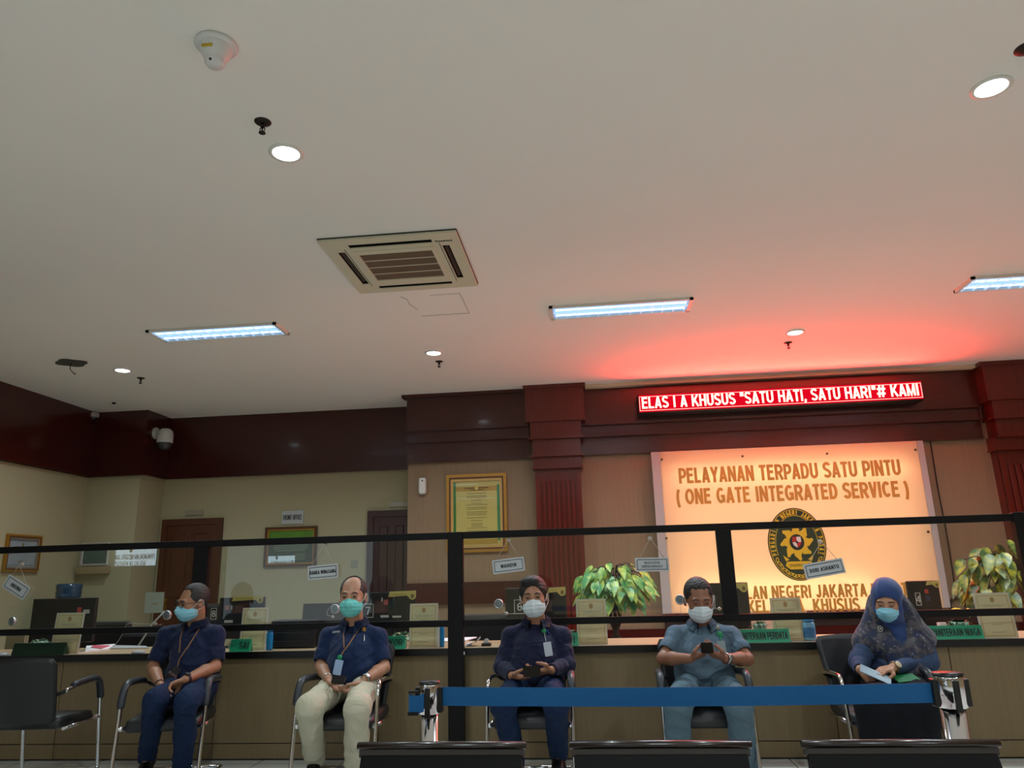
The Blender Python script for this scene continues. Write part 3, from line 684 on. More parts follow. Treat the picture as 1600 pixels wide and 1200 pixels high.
# ============================================================ red LED ticker
LY = 8.64
tk = thing('led_ticker', 'long red glowing LED ticker with pale scrolling text, fixed under the ceiling', 'LED display', (2.2, LY, 3.04))
b = bmesh.new(); box(b, 0.60, 3.815, LY, YR-0.10, 3.035, 3.262, bev=0.006); link('casing', b, mat('black_casing', (14, 8, 8), rough=0.4), tk)
b = bmesh.new(); box(b, 0.612, 3.803, LY-0.004, LY-0.001, 3.045, 3.252); link('led_panel', b, mat_emit('led_red_field', (214, 6, 30), 1.15), tk)
b = bmesh.new()
for q in ((0.618, 3.797, 3.060, 3.065), (0.618, 3.797, 3.226, 3.231), (0.618, 0.624, 3.060, 3.231), (3.791, 3.797, 3.060, 3.231)): box(b, q[0], q[1], LY-0.007, LY-0.004, q[2], q[3])
m_led = mat_emit('led_pink_white', (255, 150, 140), 3.0)
link('border_line', b, m_led, tk)
b = bmesh.new(); stext(b, 'ELAS I A KHUSUS "SATU HATI, SATU HARI"# KAMI', 0.138, face_cam(V((2.205, LY-0.004, 3.155))), ext=0.003, t=0.16, width=3.12); link('lettering', b, mat_emit('led_text', (255, 175, 150), 3.6), tk)
l = area_light('ticker_light', (2.2, LY-0.01, 3.15), 3.15, 0.18, 135, (1.0, 0.018, 0.014), (-PI/2, 0, 0)); l.parent = tk; l.matrix_parent_inverse = Matrix.Translation(tk.location).inverted()
l.rotation_euler = (PI/2, 0, PI)

# ============================================================ things on the walls
m_gold = mat('gold_moulding', (176, 128, 52), rough=0.38, metal=0.5, var=0.25, vscale=90, bump=0.4, bscale=120)
m_bronze = mat('dark_gold_moulding', (88, 58, 24), rough=0.4, metal=0.4, var=0.3, vscale=90)
m_ink = mat('faded_ink', (134, 120, 74), rough=0.8)
def frame_pic(name, label, M, w, h, fw, m_out, m_in, paper, extra=None, cat='picture frame', lines=None, glass=True):
    """local x right, y up, z towards the viewer; origin at the centre of the frame"""
    loc = M.translation.copy(); t = thing(name, label, cat, loc)
    b = bmesh.new()
    for (a, c, d, e) in ((-w/2, w/2, h/2-fw*0.62, h/2), (-w/2, w/2, -h/2, -h/2+fw*0.62), (-w/2, -w/2+fw*0.62, -h/2+fw*0.62, h/2-fw*0.62), (w/2-fw*0.62, w/2, -h/2+fw*0.62, h/2-fw*0.62)): box(b, a, c, d, e, 0.0, 0.035, M=M)
    link('frame', b, m_out, t)
    b = bmesh.new(); g = fw*0.62; g1 = fw*0.42
    for (a, c, d, e) in ((-w/2+g1, w/2-g1, h/2-g, h/2-g1), (-w/2+g1, w/2-g1, -h/2+g1, -h/2+g), (-w/2+g1, -w/2+g, -h/2+g, h/2-g), (w/2-g, w/2-g1, -h/2+g, h/2-g)): box(b, a, c, d, e, 0.035, 0.037, M=M)
    link('bead_moulding', b, mat('bead_brown', (84, 44, 18), rough=0.4, var=0.7, vscale=160), t); b = bmesh.new()
    for (a, c, d, e) in ((-w/2+g, w/2-g, h/2-fw, h/2-g), (-w/2+g, w/2-g, -h/2+g, -h/2+fw), (-w/2+g, -w/2+fw, -h/2+fw, h/2-fw), (w/2-fw, w/2-g, -h/2+fw, h/2-fw)): box(b, a, c, d, e, 0.0, 0.024, M=M)
    link('inner_moulding', b, m_in, t)
    b = bmesh.new(); box(b, -w/2+fw, w/2-fw, -h/2+fw, h/2-fw, 0.002, 0.008, M=M); link('sheet', b, paper, t)
    if extra: extra(t, M, w-2*fw, h-2*fw)
    if lines:
        b = bmesh.new()
        for (yy, ww, hh) in lines: box(b, -ww/2, ww/2, yy-hh/2, yy+hh/2, 0.0086, 0.0092, M=M)
        link('printed_lines', b, m_ink, t)
    if glass:
        b = bmesh.new(); box(b, -w/2+fw, w/2-fw, -h/2+fw, h/2-fw, 0.014, 0.016, M=M); link('glass', b, mat_glass('picture_glass', (0.97, 0.98, 0.97), 0.05), t)
    return t
def rectm(name, m, t, M, x0, x1, y0, y1, z=0.0084):
    b = bmesh.new(); box(b, x0, x1, y0, y1, z, z+0.0008, M=M); link(name, b, m, t)
def ex_gold(t, M, w, h):
    rectm('green_edge', mat('certificate_green', (40, 130, 50), rough=0.6), t, M, -w/2, -w/2+0.03, -h/2+0.05, h/2-0.01)
    rectm('green_edge', mat('certificate_teal', (60, 140, 90), rough=0.6), t, M, w/2-0.035, w/2, -h/2+0.05, h/2-0.05)
    rectm('gold_band', mat('certificate_gold', (190, 148, 52), rough=0.5), t, M, -w/2+0.03, w/2-0.035, h/2-0.12, h/2-0.065)
    rectm('gold_band', MATS['certificate_gold'], t, M, -w/2+0.03, w/2-0.035, -h/2+0.01, -h/2+0.07)
    b = bmesh.new(); poly_prism(b, ell_pts(0.022, 0.026, 24), 0.009, 0.010, M @ Matrix.Translation((0, h/2-0.085, 0))); link('seal', b, mat('seal_gold', (220, 190, 90), rough=0.5), t)
gx0, gx1, gz0, gz1 = -1.762, -1.022, 1.505, 2.44
Mg = face_cam(V(((gx0+gx1)/2, YM-0.002, (gz0+gz1)/2)))
ls = [(0.30-0.0, 0.30, 0.010), (0.275, 0.16, 0.008)]
random.seed(3)
yy = 0.235
while yy > -0.26:
    ls.append((yy, random.choice((0.14, 0.24, 0.27, 0.25)), 0.006)); yy -= random.choice((0.018, 0.018, 0.034))
frame_pic('framed_certificate', 'tall gilt framed yellow certificate with green edges on the brown striped wall', Mg, gx1-gx0, gz1-gz0, 0.085, m_gold, mat('pale_gold_moulding', (196, 160, 96), rough=0.4, metal=0.3, var=0.1, vscale=60), mat('cream_paper', (206, 190, 108), rough=0.6, var=0.06, vscale=5), ex_gold, lines=ls)
def ex_green(t, M, w, h):
    rectm('green_header', mat('header_green', (96, 150, 40), rough=0.6, var=0.35, vscale=5), t, M, -w/2, w/2, h/2-0.10, h/2)
    b = bmesh.new()
    for k, ww in enumerate((0.44, 0.46, 0.46, 0.45, 0.40)): box(b, -ww/2, ww/2, 0.035-k*0.022, 0.041-k*0.022, 0.0086, 0.0092, M=M)
    for k in range(4): box(b, 0.06, 0.2, -0.10-k*0.022, -0.095-k*0.022, 0.0086, 0.0092, M=M)
    link('printed_lines', b, mat('pale_ink', (150, 165, 120), rough=0.7), t)
frame_pic('framed_poster', 'wide gilt framed dark poster with a green header below the FRONT OFFICE plate', face_cam(V((-3.926, YL-0.002, 1.667))), 0.70, 0.51, 0.05, m_bronze, m_gold, mat('dark_olive_print', (62, 74, 44), rough=0.6, var=0.2, vscale=6), ex_green)
# certificate on the left wall (its plane faces +X)
PA, PB, PC, PD = atX(9.3, 835, XL), atX(64, 836.5, XL), atX(0.75, 893.5, XL), atX(55, 893, XL)
yl0, yl1 = (PA.y+PC.y)/2, (PB.y+PD.y)/2; zl0, zl1 = (PC.z+PD.z)/2, (PA.z+PB.z)/2
Ml = Matrix.Translation((XL+0.002, (yl0+yl1)/2, (zl0+zl1)/2)) @ Matrix.Rotation(PI/2, 4, 'Z') @ Matrix.Rotation(PI/2, 4, 'X')
def ex_left(t, M, w, h):
    b = bmesh.new(); poly_prism(b, ell_pts(0.016, 0.022, 20), 0.009, 0.010, M @ Matrix.Translation((0, h/2-0.06, 0))); link('seal', b, m_ink, t)
    rectm('inner_line', mat('thin_black_line', (30, 30, 34), rough=0.6), t, M, -w/2+0.012, w/2-0.012, h/2-0.022, h/2-0.018)
    rectm('inner_line', MATS['thin_black_line'], t, M, -w/2+0.012, w/2-0.012, -h/2+0.018, -h/2+0.022)
frame_pic('framed_certificate', 'gilt framed pale blue certificate on the left side wall', Ml, yl1-yl0, zl1-zl0, 0.05, m_gold, mat('silver_moulding', (150, 140, 120), rough=0.4, metal=0.4), mat('pale_blue_paper', (164, 172, 182), rough=0.5), ex_left, lines=[(0.07, 0.22, 0.006), (-0.09, 0.1, 0.006), (-0.11, 0.08, 0.005)])
# small white framed picture over a beige box on the corner pier
A, B = atY(131, 849, YR), atY(169, 883, YR)
frame_pic('framed_photo', 'small white framed sea-green picture on the corner pier', face_cam(V(((A.x+B.x)/2, YR-0.002, (A.z+B.z)/2))), B.x-A.x, A.z-B.z, 0.02, mat('white_frame', (205, 205, 200), rough=0.5), MATS['white_frame'], mat('sea_green_print', (70, 100, 96), rough=0.5, var=0.4, vscale=12))
A, B = atY(128, 886, YR), atY(172, 896, YR)
b = bmesh.new(); box(b, A.x, B.x, YR-0.12, YR-0.002, B.z, A.z, bev=0.004); tag(link('wall_box', b, mat('beige_plastic', (150, 128, 92), rough=0.5)), 'beige flat box on the corner pier just under the small white picture', 'box')
# plates above the doors and the FRONT OFFICE plate
for q, lab in (((291, 798, 318, 805), 'blank beige plate on the wall above the left door'), ((609, 784.5, 640, 791.5), 'blank pale plate on the wall above the dark red right door')):
    A, B = atY(q[0], q[1], YL), atY(q[2], q[3], YL)
    b = bmesh.new(); box(b, A.x, B.x, YL-0.014, YL-0.001, B.z, A.z, bev=0.003); tag(link('door_plate', b, mat('plate_beige', (150, 142, 122), rough=0.5) if q[0] < 400 else mat('plate_pale', (170, 164, 146), rough=0.5)), lab, 'door sign')
A, B = atY(441.5, 798.5, YL), atY(474, 818.5, YL)
t = thing('wall_sign', 'small pale FRONT OFFICE plate on the cream wall above the dark poster', 'sign', V(((A.x+B.x)/2, YL, (A.z+B.z)/2)))
b = bmesh.new(); box(b, A.x, B.x, YL-0.014, YL-0.001, B.z, A.z, bev=0.003); link('plate', b, mat('silver_plate', (176, 180, 178), rough=0.4), t)
b = bmesh.new(); stext(b, 'FRONT OFFICE', 0.065, face_cam(V(((A.x+B.x)/2, YL-0.014, (A.z+B.z)/2))), ext=0.001, t=0.16, width=(B.x-A.x)*0.86); link('lettering', b, MATS['print_black'], t)
# light switch
A = atY(553.5, 881, YL); b = bmesh.new(); box(b, A.x-0.04, A.x+0.04, YL-0.012, YL-0.001, A.z-0.045, A.z+0.045, bev=0.004); box(b, A.x-0.018, A.x+0.018, YL-0.018, YL-0.01, A.z-0.025, A.z+0.025, bev=0.002)
tag(link('light_switch', b, mat('switch_ivory', (150, 148, 128), rough=0.5)), 'square ivory light switch on the cream wall left of the dark red door', 'switch')
# air freshener
A = atY(661.5, 760, YM)
t = thing('air_freshener', 'white upright air freshener dispenser on the brown wall left of the gilt certificate', 'dispenser', V((A.x, YM, A.z-0.09)))
b = bmesh.new(); box(b, A.x-0.045, A.x+0.045, YM-0.08, YM-0.002, A.z-0.10, A.z+0.10, bev=0.022); link('casing', b, m_whitep, t)
b = bmesh.new(); cyl(b, (A.x+0.005, YM-0.075, A.z+0.06), (A.x+0.005, YM-0.083, A.z+0.06), 0.009, n=14); link('nozzle', b, MATS['dark_lens'], t)
# dome camera on the fascia of the side pier
P0 = atX(244, 677, XC+0.06); by = P0.y
P1 = atY(261, 683, P0.y-0.22)
t = thing('security_camera', 'large white dome security camera hanging from a wall arm on the dark fascia', 'camera', P0)
b = bmesh.new(); 
M0 = Matrix.Translation((XC+0.05, P0.y, P0.z)) @ Matrix.Rotation(PI/2, 4, 'Y')
lathe(b, [(0.0, 0.04), (0.06, 0.038), (0.075, 0.02), (0.078, 0.0)], M0, 28); link('wall_mount', b, m_whitep, t)
dc = V((P0.x+0.17, P0.y-0.06, P0.z-0.09))
b = bmesh.new(); tube(b, bezier([(XC+0.07, P0.y, P0.z), (XC+0.13, P0.y-0.02, P0.z+0.01), (dc.x, dc.y, dc.z+0.10)]), 0.02, 12); link('arm', b, m_whitep, t)
b = bmesh.new(); lathe(b, [(0, 0.13), (0.05, 0.128), (0.085, 0.10), (0.098, 0.06), (0.10, -0.04), (0.098, -0.06), (0.0, -0.062)], Matrix.Translation(dc), 32); link('housing', b, m_whitep, t)
b = bmesh.new(); lathe(b, [(0.096, -0.06), (0.090, -0.095), (0.066, -0.135), (0.03, -0.152), (0, -0.156)], Matrix.Translation(dc), 32); link('dome', b, mat('smoked_dome', (60, 60, 62), rough=0.12), t)
# small dome camera in the corner
P = atY(147, 650, YR-0.10)
t = thing('security_camera', 'small pale dome camera high in the left corner below the ceiling', 'camera', P)
b = bmesh.new(); lathe(b, [(0, 0.05), (0.05, 0.048), (0.062, 0.03), (0.062, 0.0), (0.05, -0.02)], Matrix.Translation(P), 24); cyl(b, P+V((0, 0, 0.045)), (P.x, P.y, CEIL-0.001), 0.02, n=12); link('housing', b, mat('pinkish_plastic', (170, 160, 158), rough=0.4), t)
b = bmesh.new(); sphere(b, P+V((0, -0.01, -0.015)), 0.04, n=16); link('dome', b, MATS['smoked_dome'], t)
# cable hanging right of the big sign with a coil at its foot
pts = [atY(1454, 690, YR-0.012), atY(1466, 765, YR-0.012), atY(1474, 805, YR-0.012), atY(1482, 850, YR-0.012), atY(1490, 900, YR-0.012), atY(1494, 930, YR-0.012)]
b = bmesh.new(); tube(b, bezier(pts), 0.006, 6)
cc = atY(1496, 946, YR-0.012)
for k in range(3): tube(b, [cc+V((math.cos(a)*(0.085-0.006*k), -0.01*k, math.sin(a)*(0.085-0.005*k))) for a in [2*PI*i/28 for i in range(29)]], 0.006, 6)
tag(link('cable', b, mat('brown_cable', (40, 26, 20), rough=0.6)), 'thin dark cable hanging on the brown wall right of the big sign, coiled below', 'cable')

# illuminated sign box over the waiting area, seen mirrored in the glass
WB = -5.60; RYd = 5.424+(5.424-WB)
A, B = atY(164, 855, RYd), atY(243.5, 884.5, RYd)
t = thing('entrance_sign', 'white illuminated court name sign on the entrance wall, seen mirrored in the left glass', 'sign', V(((A.x+B.x)/2, WB, B.z)))
b = bmesh.new(); box(b, A.x, B.x, WB-0.1, WB-0.004, B.z, A.z, bev=0.004); link('light_box', b, m_white, t)
b = bmesh.new(); box(b, A.x+0.02, B.x-0.02, WB-0.004, WB, B.z+0.02, A.z-0.02); link('lit_face', b, mat_emit('sign_face_lit', (205, 228, 240), 6.5), t)
Mb = Matrix.Translation(((A.x+B.x)/2, WB+0.001, (A.z+B.z)/2)) @ Matrix.Rotation(PI, 4, 'Z') @ Matrix.Rotation(PI/2, 4, 'X')
hh = A.z-B.z; b = bmesh.new()
stext(b, 'PENGADILAN NEGERI JAKARTA', hh*0.25, Mb @ Matrix.Translation((0, -0.02*hh, 0)), ext=0.001, t=.13, width=(B.x-A.x)*0.93)
stext(b, 'KELAS IA KHUSUS', hh*0.25, Mb @ Matrix.Translation((0, -0.35*hh, 0)), ext=0.001, t=.13, width=(B.x-A.x)*0.6)
poly_prism(b, ell_pts(hh*0.09, hh*0.13, 20), 0, 0.001, Mb @ Matrix.Translation((0, 0.33*hh, 0)))
link('lettering', b, MATS['print_black'], t)

# ============================================================ name boards hung on the glass
m_board = mat('white_board', (196, 204, 208), rough=0.4); m_str = mat('white_string', (190, 186, 176), rough=0.8); m_cup = mat('suction_cup', (200, 190, 180), rough=0.2)
GY = 5.395
def hanging(txt, c, size, ang, hook, label, lines=0.62):
    C0 = atY(c[0], c[1], GY); H0 = atY(hook[0], hook[1], GY); k = (C0-CAMP).length/F_PX*1.0
    sc = k*0.965; w, h = size[0]*sc, size[1]*sc
    t = thing('hanging_name_board', label, 'sign', C0, 'white boards hung on the partition glass')
    M = face_cam(C0, roll=math.radians(ang))
    b = bmesh.new(); poly_prism(b, rrect(w, h, 0.006), -0.003, 0, M); link('board', b, m_board, t)
    b = bmesh.new(); i0, i1 = 0.012, 0.016
    for q in ((-w/2+i0, w/2-i0, h/2-i1, h/2-i0), (-w/2+i0, w/2-i0, -h/2+i0, -h/2+i1), (-w/2+i0, -w/2+i1, -h/2+i0, h/2-i0), (w/2-i1, w/2-i0, -h/2+i0, h/2-i0)): box(b, q[0], q[1], q[2], q[3], 0, 0.001, M=M)
    link('border', b, MATS['print_black'], t)
    b = bmesh.new(); L = txt.split('\n'); ts = h*0.36/len(L)*(1.25 if len(L) > 1 else 1)
    for i, s in enumerate(L):
        stext(b, s, ts*0.72, M @ Matrix.Translation((0, ((len(L)-1)/2-i)*h*0.26, 0)), ext=0.001, t=0.2, width=w*lines*(0.6/0.8 if len(L) > 1 and i == 0 else 1))
    link('lettering', b, MATS['print_black'], t)
    b = bmesh.new()
    for s in (-1, 1): tube(b, [M @ V((s*w*0.36, h/2-0.002, 0.001)), H0+V((0, -0.006, 0))], 0.0018, 5)
    link('string', b, m_str, t)
    b = bmesh.new(); Mh = face_cam(V((H0.x, PY0+0.018, H0.z))); lathe(b, [(0.016, 0.0), (0.010, 0.006), (0.005, 0.010), (0.005, 0.022), (0, 0.024)], Mh, 20); link('suction_hook', b, m_cup, t)
hanging('HIKUNA', (25, 917.5), (37, 18), -29, (31, 881), 'white name board tilted steeply, leftmost on the glass', 0.46)
hanging('DAMEA WINGSANG', (504.5, 893.5), (47.5, 21), 3.5, (506, 851), 'white name board on the glass above the man in cream trousers', 0.86)
hanging('WAHIDIN', (794.5, 883.5), (50.5, 21.5), 5.5, (794, 843), 'white name board on the glass just left above the man in a long-sleeved navy shirt', 0.5)
hanging('MOHON\nMENUNGGU', (1019, 882), (51.5, 21), -0.5, (1016, 841), 'white board reading MOHON MENUNGGU beside the leafy plant', 0.62)
hanging('DORI ASRANTO', (1288, 888.5), (57, 21.5), 8.5, (1283, 846), 'white name board tilted up to the right in front of the oval emblem', 0.74)
P = atY(241, 941.5, 5.418)
b = bmesh.new(); box(b, P.x-0.073, P.x+0.073, 5.417, 5.4185, P.z-0.074, P.z+0.074); box(b, P.x-0.02, P.x+0.03, 5.4162, 5.417, P.z-0.012, P.z-0.006, mi=1)
tag(link('taped_notice', b, [mat('tissue_paper', (150, 156, 140), rough=0.8), m_ink]), 'pale square paper notice taped on the left glass pane', 'paper')
# ============================================================ on and behind the counter
ZT = ZC+0.0005
m_scr = mat('monitor_black', (20, 20, 23), rough=0.4, var=0.1)
m_num = mat('number_white', (200, 205, 205), rough=0.5)
m_banner = mat('banner_yellow', (214, 204, 120), rough=0.5, emit=0.0)
def monitor(q, Y, label, num=None, numq=None, banner=None, stickers=(), mt=None):
    """q = left, top, right, bottom of the casing in the photo, stands on the counter"""
    A, B = atY(q[0], q[1], Y), atY(q[2], q[1], Y); zb = ZT+0.06; zt = A.z
    t = thing('monitor', label, 'monitor', V(((A.x+B.x)/2, Y, ZT)), 'monitors on the counter')
    b = bmesh.new(); box(b, A.x, B.x, Y, Y+0.035, zb, zt, bev=0.008); link('casing', b, mt or m_scr, t)
    b = bmesh.new(); box(b, A.x+0.012, B.x-0.012, Y+0.035, Y+0.038, zb+0.012, zt-0.012); link('screen', b, MATS['dark_lens'], t)
    cx = (A.x+B.x)/2; b = bmesh.new(); box(b, cx-0.03, cx+0.03, Y-0.012, Y+0.002, ZT+0.01, zb+0.12, bev=0.004); box(b, cx-0.11, cx+0.11, Y-0.07, Y+0.10, ZT, ZT+0.012, bev=0.004); link('stand', b, m_scr, t)
    yb = Y-0.0006
    if num is not None:
        P, Q = atY(numq[0], numq[1], Y), atY(numq[2], numq[3], Y); w = Q.x-P.x; h = P.z-Q.z; c = V(((P.x+Q.x)/2, yb, (P.z+Q.z)/2))
        M = face_cam(c); b = bmesh.new(); e = 0.005; box(b, -w/2, w/2, -h/2, h/2, 0, 0.001, M=M); nc = link('number_card', b, MATS['print_black'], t)
        b = bmesh.new()
        for s in ((-w/2, w/2, h/2-e, h/2), (-w/2, w/2, -h/2, -h/2+e), (-w/2, -w/2+e, -h/2, h/2), (w/2-e, w/2, -h/2, h/2)): box(b, s[0], s[1], s[2], s[3], 0.001, 0.002, M=M)
        stext(b, num, h*0.55, M @ Matrix.Translation((0, 0, 0.001)), ext=0.0012, t=0.14); link('numeral', b, m_num, nc)
    if banner:
        P, Q = atY(banner[0], banner[1], Y), atY(banner[2], banner[3], Y); w = Q.x-P.x; h = P.z-Q.z
        M = face_cam(V((P.x, yb-0.003, P.z))); r = h*0.42
        pts = [(0.012, 0), (w, 0.004)] + [(w-r+r*math.cos(a)+0.0, -h+r+r*math.sin(a)) for a in [0.0-0.25*k for k in range(11)]] + [(w-2.6*r, -h*0.5), (0.0, -h*0.62)]
        b = bmesh.new(); poly_prism(b, pts, 0, 0.003, M); bn = link('yellow_header', b, m_banner, t)
        b = bmesh.new(); poly_prism(b, [(w-r+0.5*r*math.cos(a), -h+r+0.6*r*math.sin(a)) for a in [2*PI*k/16 for k in range(16)]], 0.003, 0.0036, M)
        for k in range(5): box(b, 0.04+k*(w-0.11)/5, 0.04+(k+0.7)*(w-0.11)/5, -h*0.36, -h*0.30, 0.003, 0.0036, M=M)
        link('header_print', b, m_ink, bn)
    for (x, y, w, h, c) in stickers:
        P = atY(x, y, Y); b = bmesh.new(); box(b, P.x-w/2, P.x+w/2, yb-0.0008, yb+0.0006, P.z-h/2, P.z+h/2); link('sticker', b, c, t)
    return t
m_sr = mat('sticker_red', (190, 70, 62), rough=0.5); m_sw = mat('sticker_white', (190, 192, 188), rough=0.5); m_sp = mat('sticker_pink', (170, 96, 96), rough=0.5)
monitor((52, 936, 151, 980), 5.86, 'large dark monitor on the left end of the counter, blue bottle above it', stickers=((124, 953, 0.035, 0.04, m_sr), (135, 955.5, 0.055, 0.03, m_sw)))
monitor((343, 934, 413, 985), 5.90, 'black monitor with a yellow header strip right of the man with glasses', '8', (330, 950, 338, 968), (363, 932.5, 411, 942.5), ((355, 949.5, 0.035, 0.035, m_sp), (362, 949.5, 0.014, 0.03, m_sw), (357, 971, 0.07, 0.02, m_sw)))
monitor((566, 926, 650, 975), 5.90, 'black monitor with numeral 7 and a yellow header, right of the man in cream trousers', '7', (566, 943.5, 583.5, 965), (607, 924.5, 650, 937), ((597, 937, 0.012, 0.03, m_sw), (603, 941, 0.034, 0.04, m_sp), (601, 963, 0.065, 0.018, m_sw), (620, 963.5, 0.07, 0.014, m_sw)))
monitor((789, 919, 884, 975), 5.90, 'black monitor with numeral 6 behind the man in a long-sleeved navy shirt', '6', (803, 937, 821, 959), (855, 918.5, 884, 931))
monitor((1108, 911, 1168, 962), 5.90, 'dark monitor with a yellow header behind the black post beside the man in grey', '5', (1103, 930, 1118, 951), (1140, 912, 1168, 925))
monitor((1416, 908, 1466, 962), 5.90, 'black monitor with numeral 4 right of the woman in a blue headscarf', '4', (1429, 926, 1440.5, 946), (1445, 908.5, 1468, 918), ((1447.5, 924, 0.026, 0.03, m_sr), (1450, 935, 0.03, 0.04, mat('sticker_blue', (50, 56, 84), rough=0.5))))
# laptop with open lid left of the man in cream trousers
A, B = atY(472, 943, 5.87), atY(545, 940, 5.87)
t = thing('laptop', 'brown-grey open laptop lid seen from behind, left of the man in cream trousers', 'laptop', V(((A.x+B.x)/2, 5.85, ZT)))
b = bmesh.new(); M = Matrix.Translation((0, 5.86, ZT+0.02)) @ Matrix.Rotation(-0.12, 4, 'X'); box(b, A.x, B.x, 0, 0.008, 0.0, A.z-ZT-0.02, M=M, bev=0.003); box(b, A.x+0.01, B.x-0.25, -0.001, 0.0, 0.14, 0.146, mi=1, M=M)
link('lid', b, [mat('laptop_brown', (66, 58, 56), rough=0.4), mat('lid_mark', (110, 104, 100), rough=0.4)], t)
b = bmesh.new(); box(b, A.x, B.x, 5.86, 6.06, ZT, ZT+0.02, bev=0.004); link('keyboard_base', b, m_scr, t)
# black printer
A, B = atY(421, 982, 5.66), atY(491, 982, 5.66)
t = thing('printer', 'low black printer on the counter below the laptop', 'printer', V(((A.x+B.x)/2, 5.9, ZT)))
b = bmesh.new(); box(b, A.x, B.x, 5.68, 5.85, ZT, 0.93, bev=0.012); link('body', b, m_scr, t)
b = bmesh.new(); box(b, A.x+0.03, B.x-0.05, 5.672, 5.682, ZT+0.11, ZT+0.115); box(b, A.x+0.03, B.x-0.05, 5.672, 5.682, ZT+0.05, ZT+0.054); link('paper_slot', b, mat('slot_grey', (60, 60, 62), rough=0.5), t)

m_sheet = mat('cream_card', (214, 204, 160), rough=0.45, var=0.04); m_line = mat('brown_thin_line', (176, 138, 88), rough=0.6); m_ac2 = mat('acrylic_edge', (205, 205, 200), rough=0.15); m_mark = mat('grey_print', (168, 164, 136), rough=0.6)
def stand_sign(q, Y, label):
    """q = left, top, right, bottom"""
    A, B, Cc = atY(q[0], q[1], Y), atY(q[2], q[1], Y), atY((q[0]+q[2])/2, q[3], Y)
    w = B.x-A.x; h = A.z-ZT; cx = (A.x+B.x)/2
    t = thing('acrylic_sign_stand', label, 'sign stand', V((cx, Y, ZT)), 'cream information cards in acrylic stands')
    M = Matrix.Translation((cx, Y, ZT)) @ Matrix.Rotation(PI/2-0.10, 4, 'X')
    b = bmesh.new(); poly_prism(b, [(-w/2-0.006, 0), (w/2+0.006, 0), (w/2+0.006, h+0.006), (-w/2-0.006, h+0.006)], -0.004, 0, M); box(b, -w/2-0.006, w/2+0.006, 0.0, 0.004, -0.09, 0.0, M=Matrix.Translation((cx, Y, ZT)) @ Matrix.Rotation(PI/2, 4, 'X')); link('holder', b, m_ac2, t)
    b = bmesh.new(); box(b, -w/2, w/2, 0.004, h, 0.0, 0.001, M=M); link('card', b, m_sheet, t)
    b = bmesh.new(); i = 0.012
    for s in ((-w/2+i, w/2-i, h-i-0.003, h-i), (-w/2+i, w/2-i, i, i+0.003), (-w/2+i, -w/2+i+0.003, i, h-i), (w/2-i-0.003, w/2-i, i, h-i), (-w/2+i, w/2-i, h*0.66, h*0.66+0.002), (-w/2+i, w/2-i, h*0.34, h*0.34+0.002)): box(b, s[0], s[1], s[2], s[3], 0.001, 0.0015, M=M)
    link('border', b, m_line, t)
    b = bmesh.new(); poly_prism(b, ell_pts(0.014, 0.018, 20), 0.001, 0.002, M @ Matrix.Translation((0, h*0.86, 0))); link('emblem', b, m_line, t)
    b = bmesh.new()
    for yy, ww in ((0.73, 0.7), (0.70, 0.55), (0.62, 0.3), (0.30, 0.34), (0.12, 0.4)): box(b, -w*ww/2, w*ww/2, h*yy, h*yy+0.004, 0.001, 0.0015, M=M)
    link('printed_lines', b, m_mark, t)
stand_sign((86, 959, 127.5, 1016), 5.56, 'cream card in an acrylic stand in front of the leftmost monitor')
stand_sign((378, 951, 416, 1014), 5.60, 'cream card in an acrylic stand left of the plain blue bottle')
stand_sign((640.5, 944.5, 682, 1007), 5.56, 'cream card in an acrylic stand just left of the thick central post')
stand_sign((900.5, 937.5, 945, 1003), 5.56, 'cream card in an acrylic stand in front of the big leafy plant')
stand_sign((1205, 935.5, 1249.5, 1001), 5.56, 'cream card in an acrylic stand left of the sanitizer bottle')
stand_sign((1524, 928, 1578, 997), 5.52, 'cream card in an acrylic stand at the right end of the counter')

m_np = mat('nameplate_green', (20, 150, 108), rough=0.35); m_npd = mat('nameplate_dark_green', (10, 44, 28), rough=0.4); m_npt = mat('nameplate_print', (6, 40, 30), rough=0.5)
def nameplate(x0, x1, ytop, label, txt=None, tw=None, tx=None, m=None, Y=5.52, dark=False):
    A, B = atY(x0, ytop, Y), atY(x1, ytop, Y); h = 0.085
    t = thing('name_plate', label, 'name plate', V(((A.x+B.x)/2, Y, ZT)), 'green desk name plates')
    b = bmesh.new(); prof = [(-0.03, 0), (0.03, 0), (0.004, h), (-0.004, h)]
    L = [b.verts.new((A.x, Y+y, ZT+z)) for y, z in prof]; R = [b.verts.new((B.x, Y+y, ZT+z)) for y, z in prof]
    b.faces.new(L); b.faces.new(R[::-1])
    for i in range(4): b.faces.new((L[i], L[(i+1) % 4], R[(i+1) % 4], R[i]))
    link('prism', b, m or m_np, t)
    if txt:
        b = bmesh.new(); a = math.atan2(0.026, h)
        M = Matrix.Translation((atY(tx, ytop, Y).x, Y-0.0172, ZT+h/2)) @ Matrix.Rotation(PI/2-a, 4, 'X')
        stext(b, txt, 0.050, M, ext=0.001, t=0.15, width=tw); link('lettering', b, m_npt, t)
def wpx(a, c, Y=5.52): return atY(c, 1000, Y).x-atY(a, 1000, Y).x
nameplate(24, 105, 1003, 'dark green prism name plate at the left end of the counter', m=m_npd)
nameplate(362, 393, 998, 'short green name plate beside the chair of the man with glasses', 'SAI', wpx(376, 391), 383.5)
nameplate(590, 634, 995, 'green name plate ending in KOR right of the man in cream trousers', 'TIPKOR', wpx(594, 630), 612)
nameplate(880, 903, 988, 'small green name plate peeking out right of the man in a long-sleeved navy shirt', 'I', 0.01, 897)
nameplate(1110, 1232, 984, 'long green name plate ending in TERAAN PERDATA below the acrylic stand', 'KEPANITERAAN PERDATA', wpx(1141, 1229), 1185)
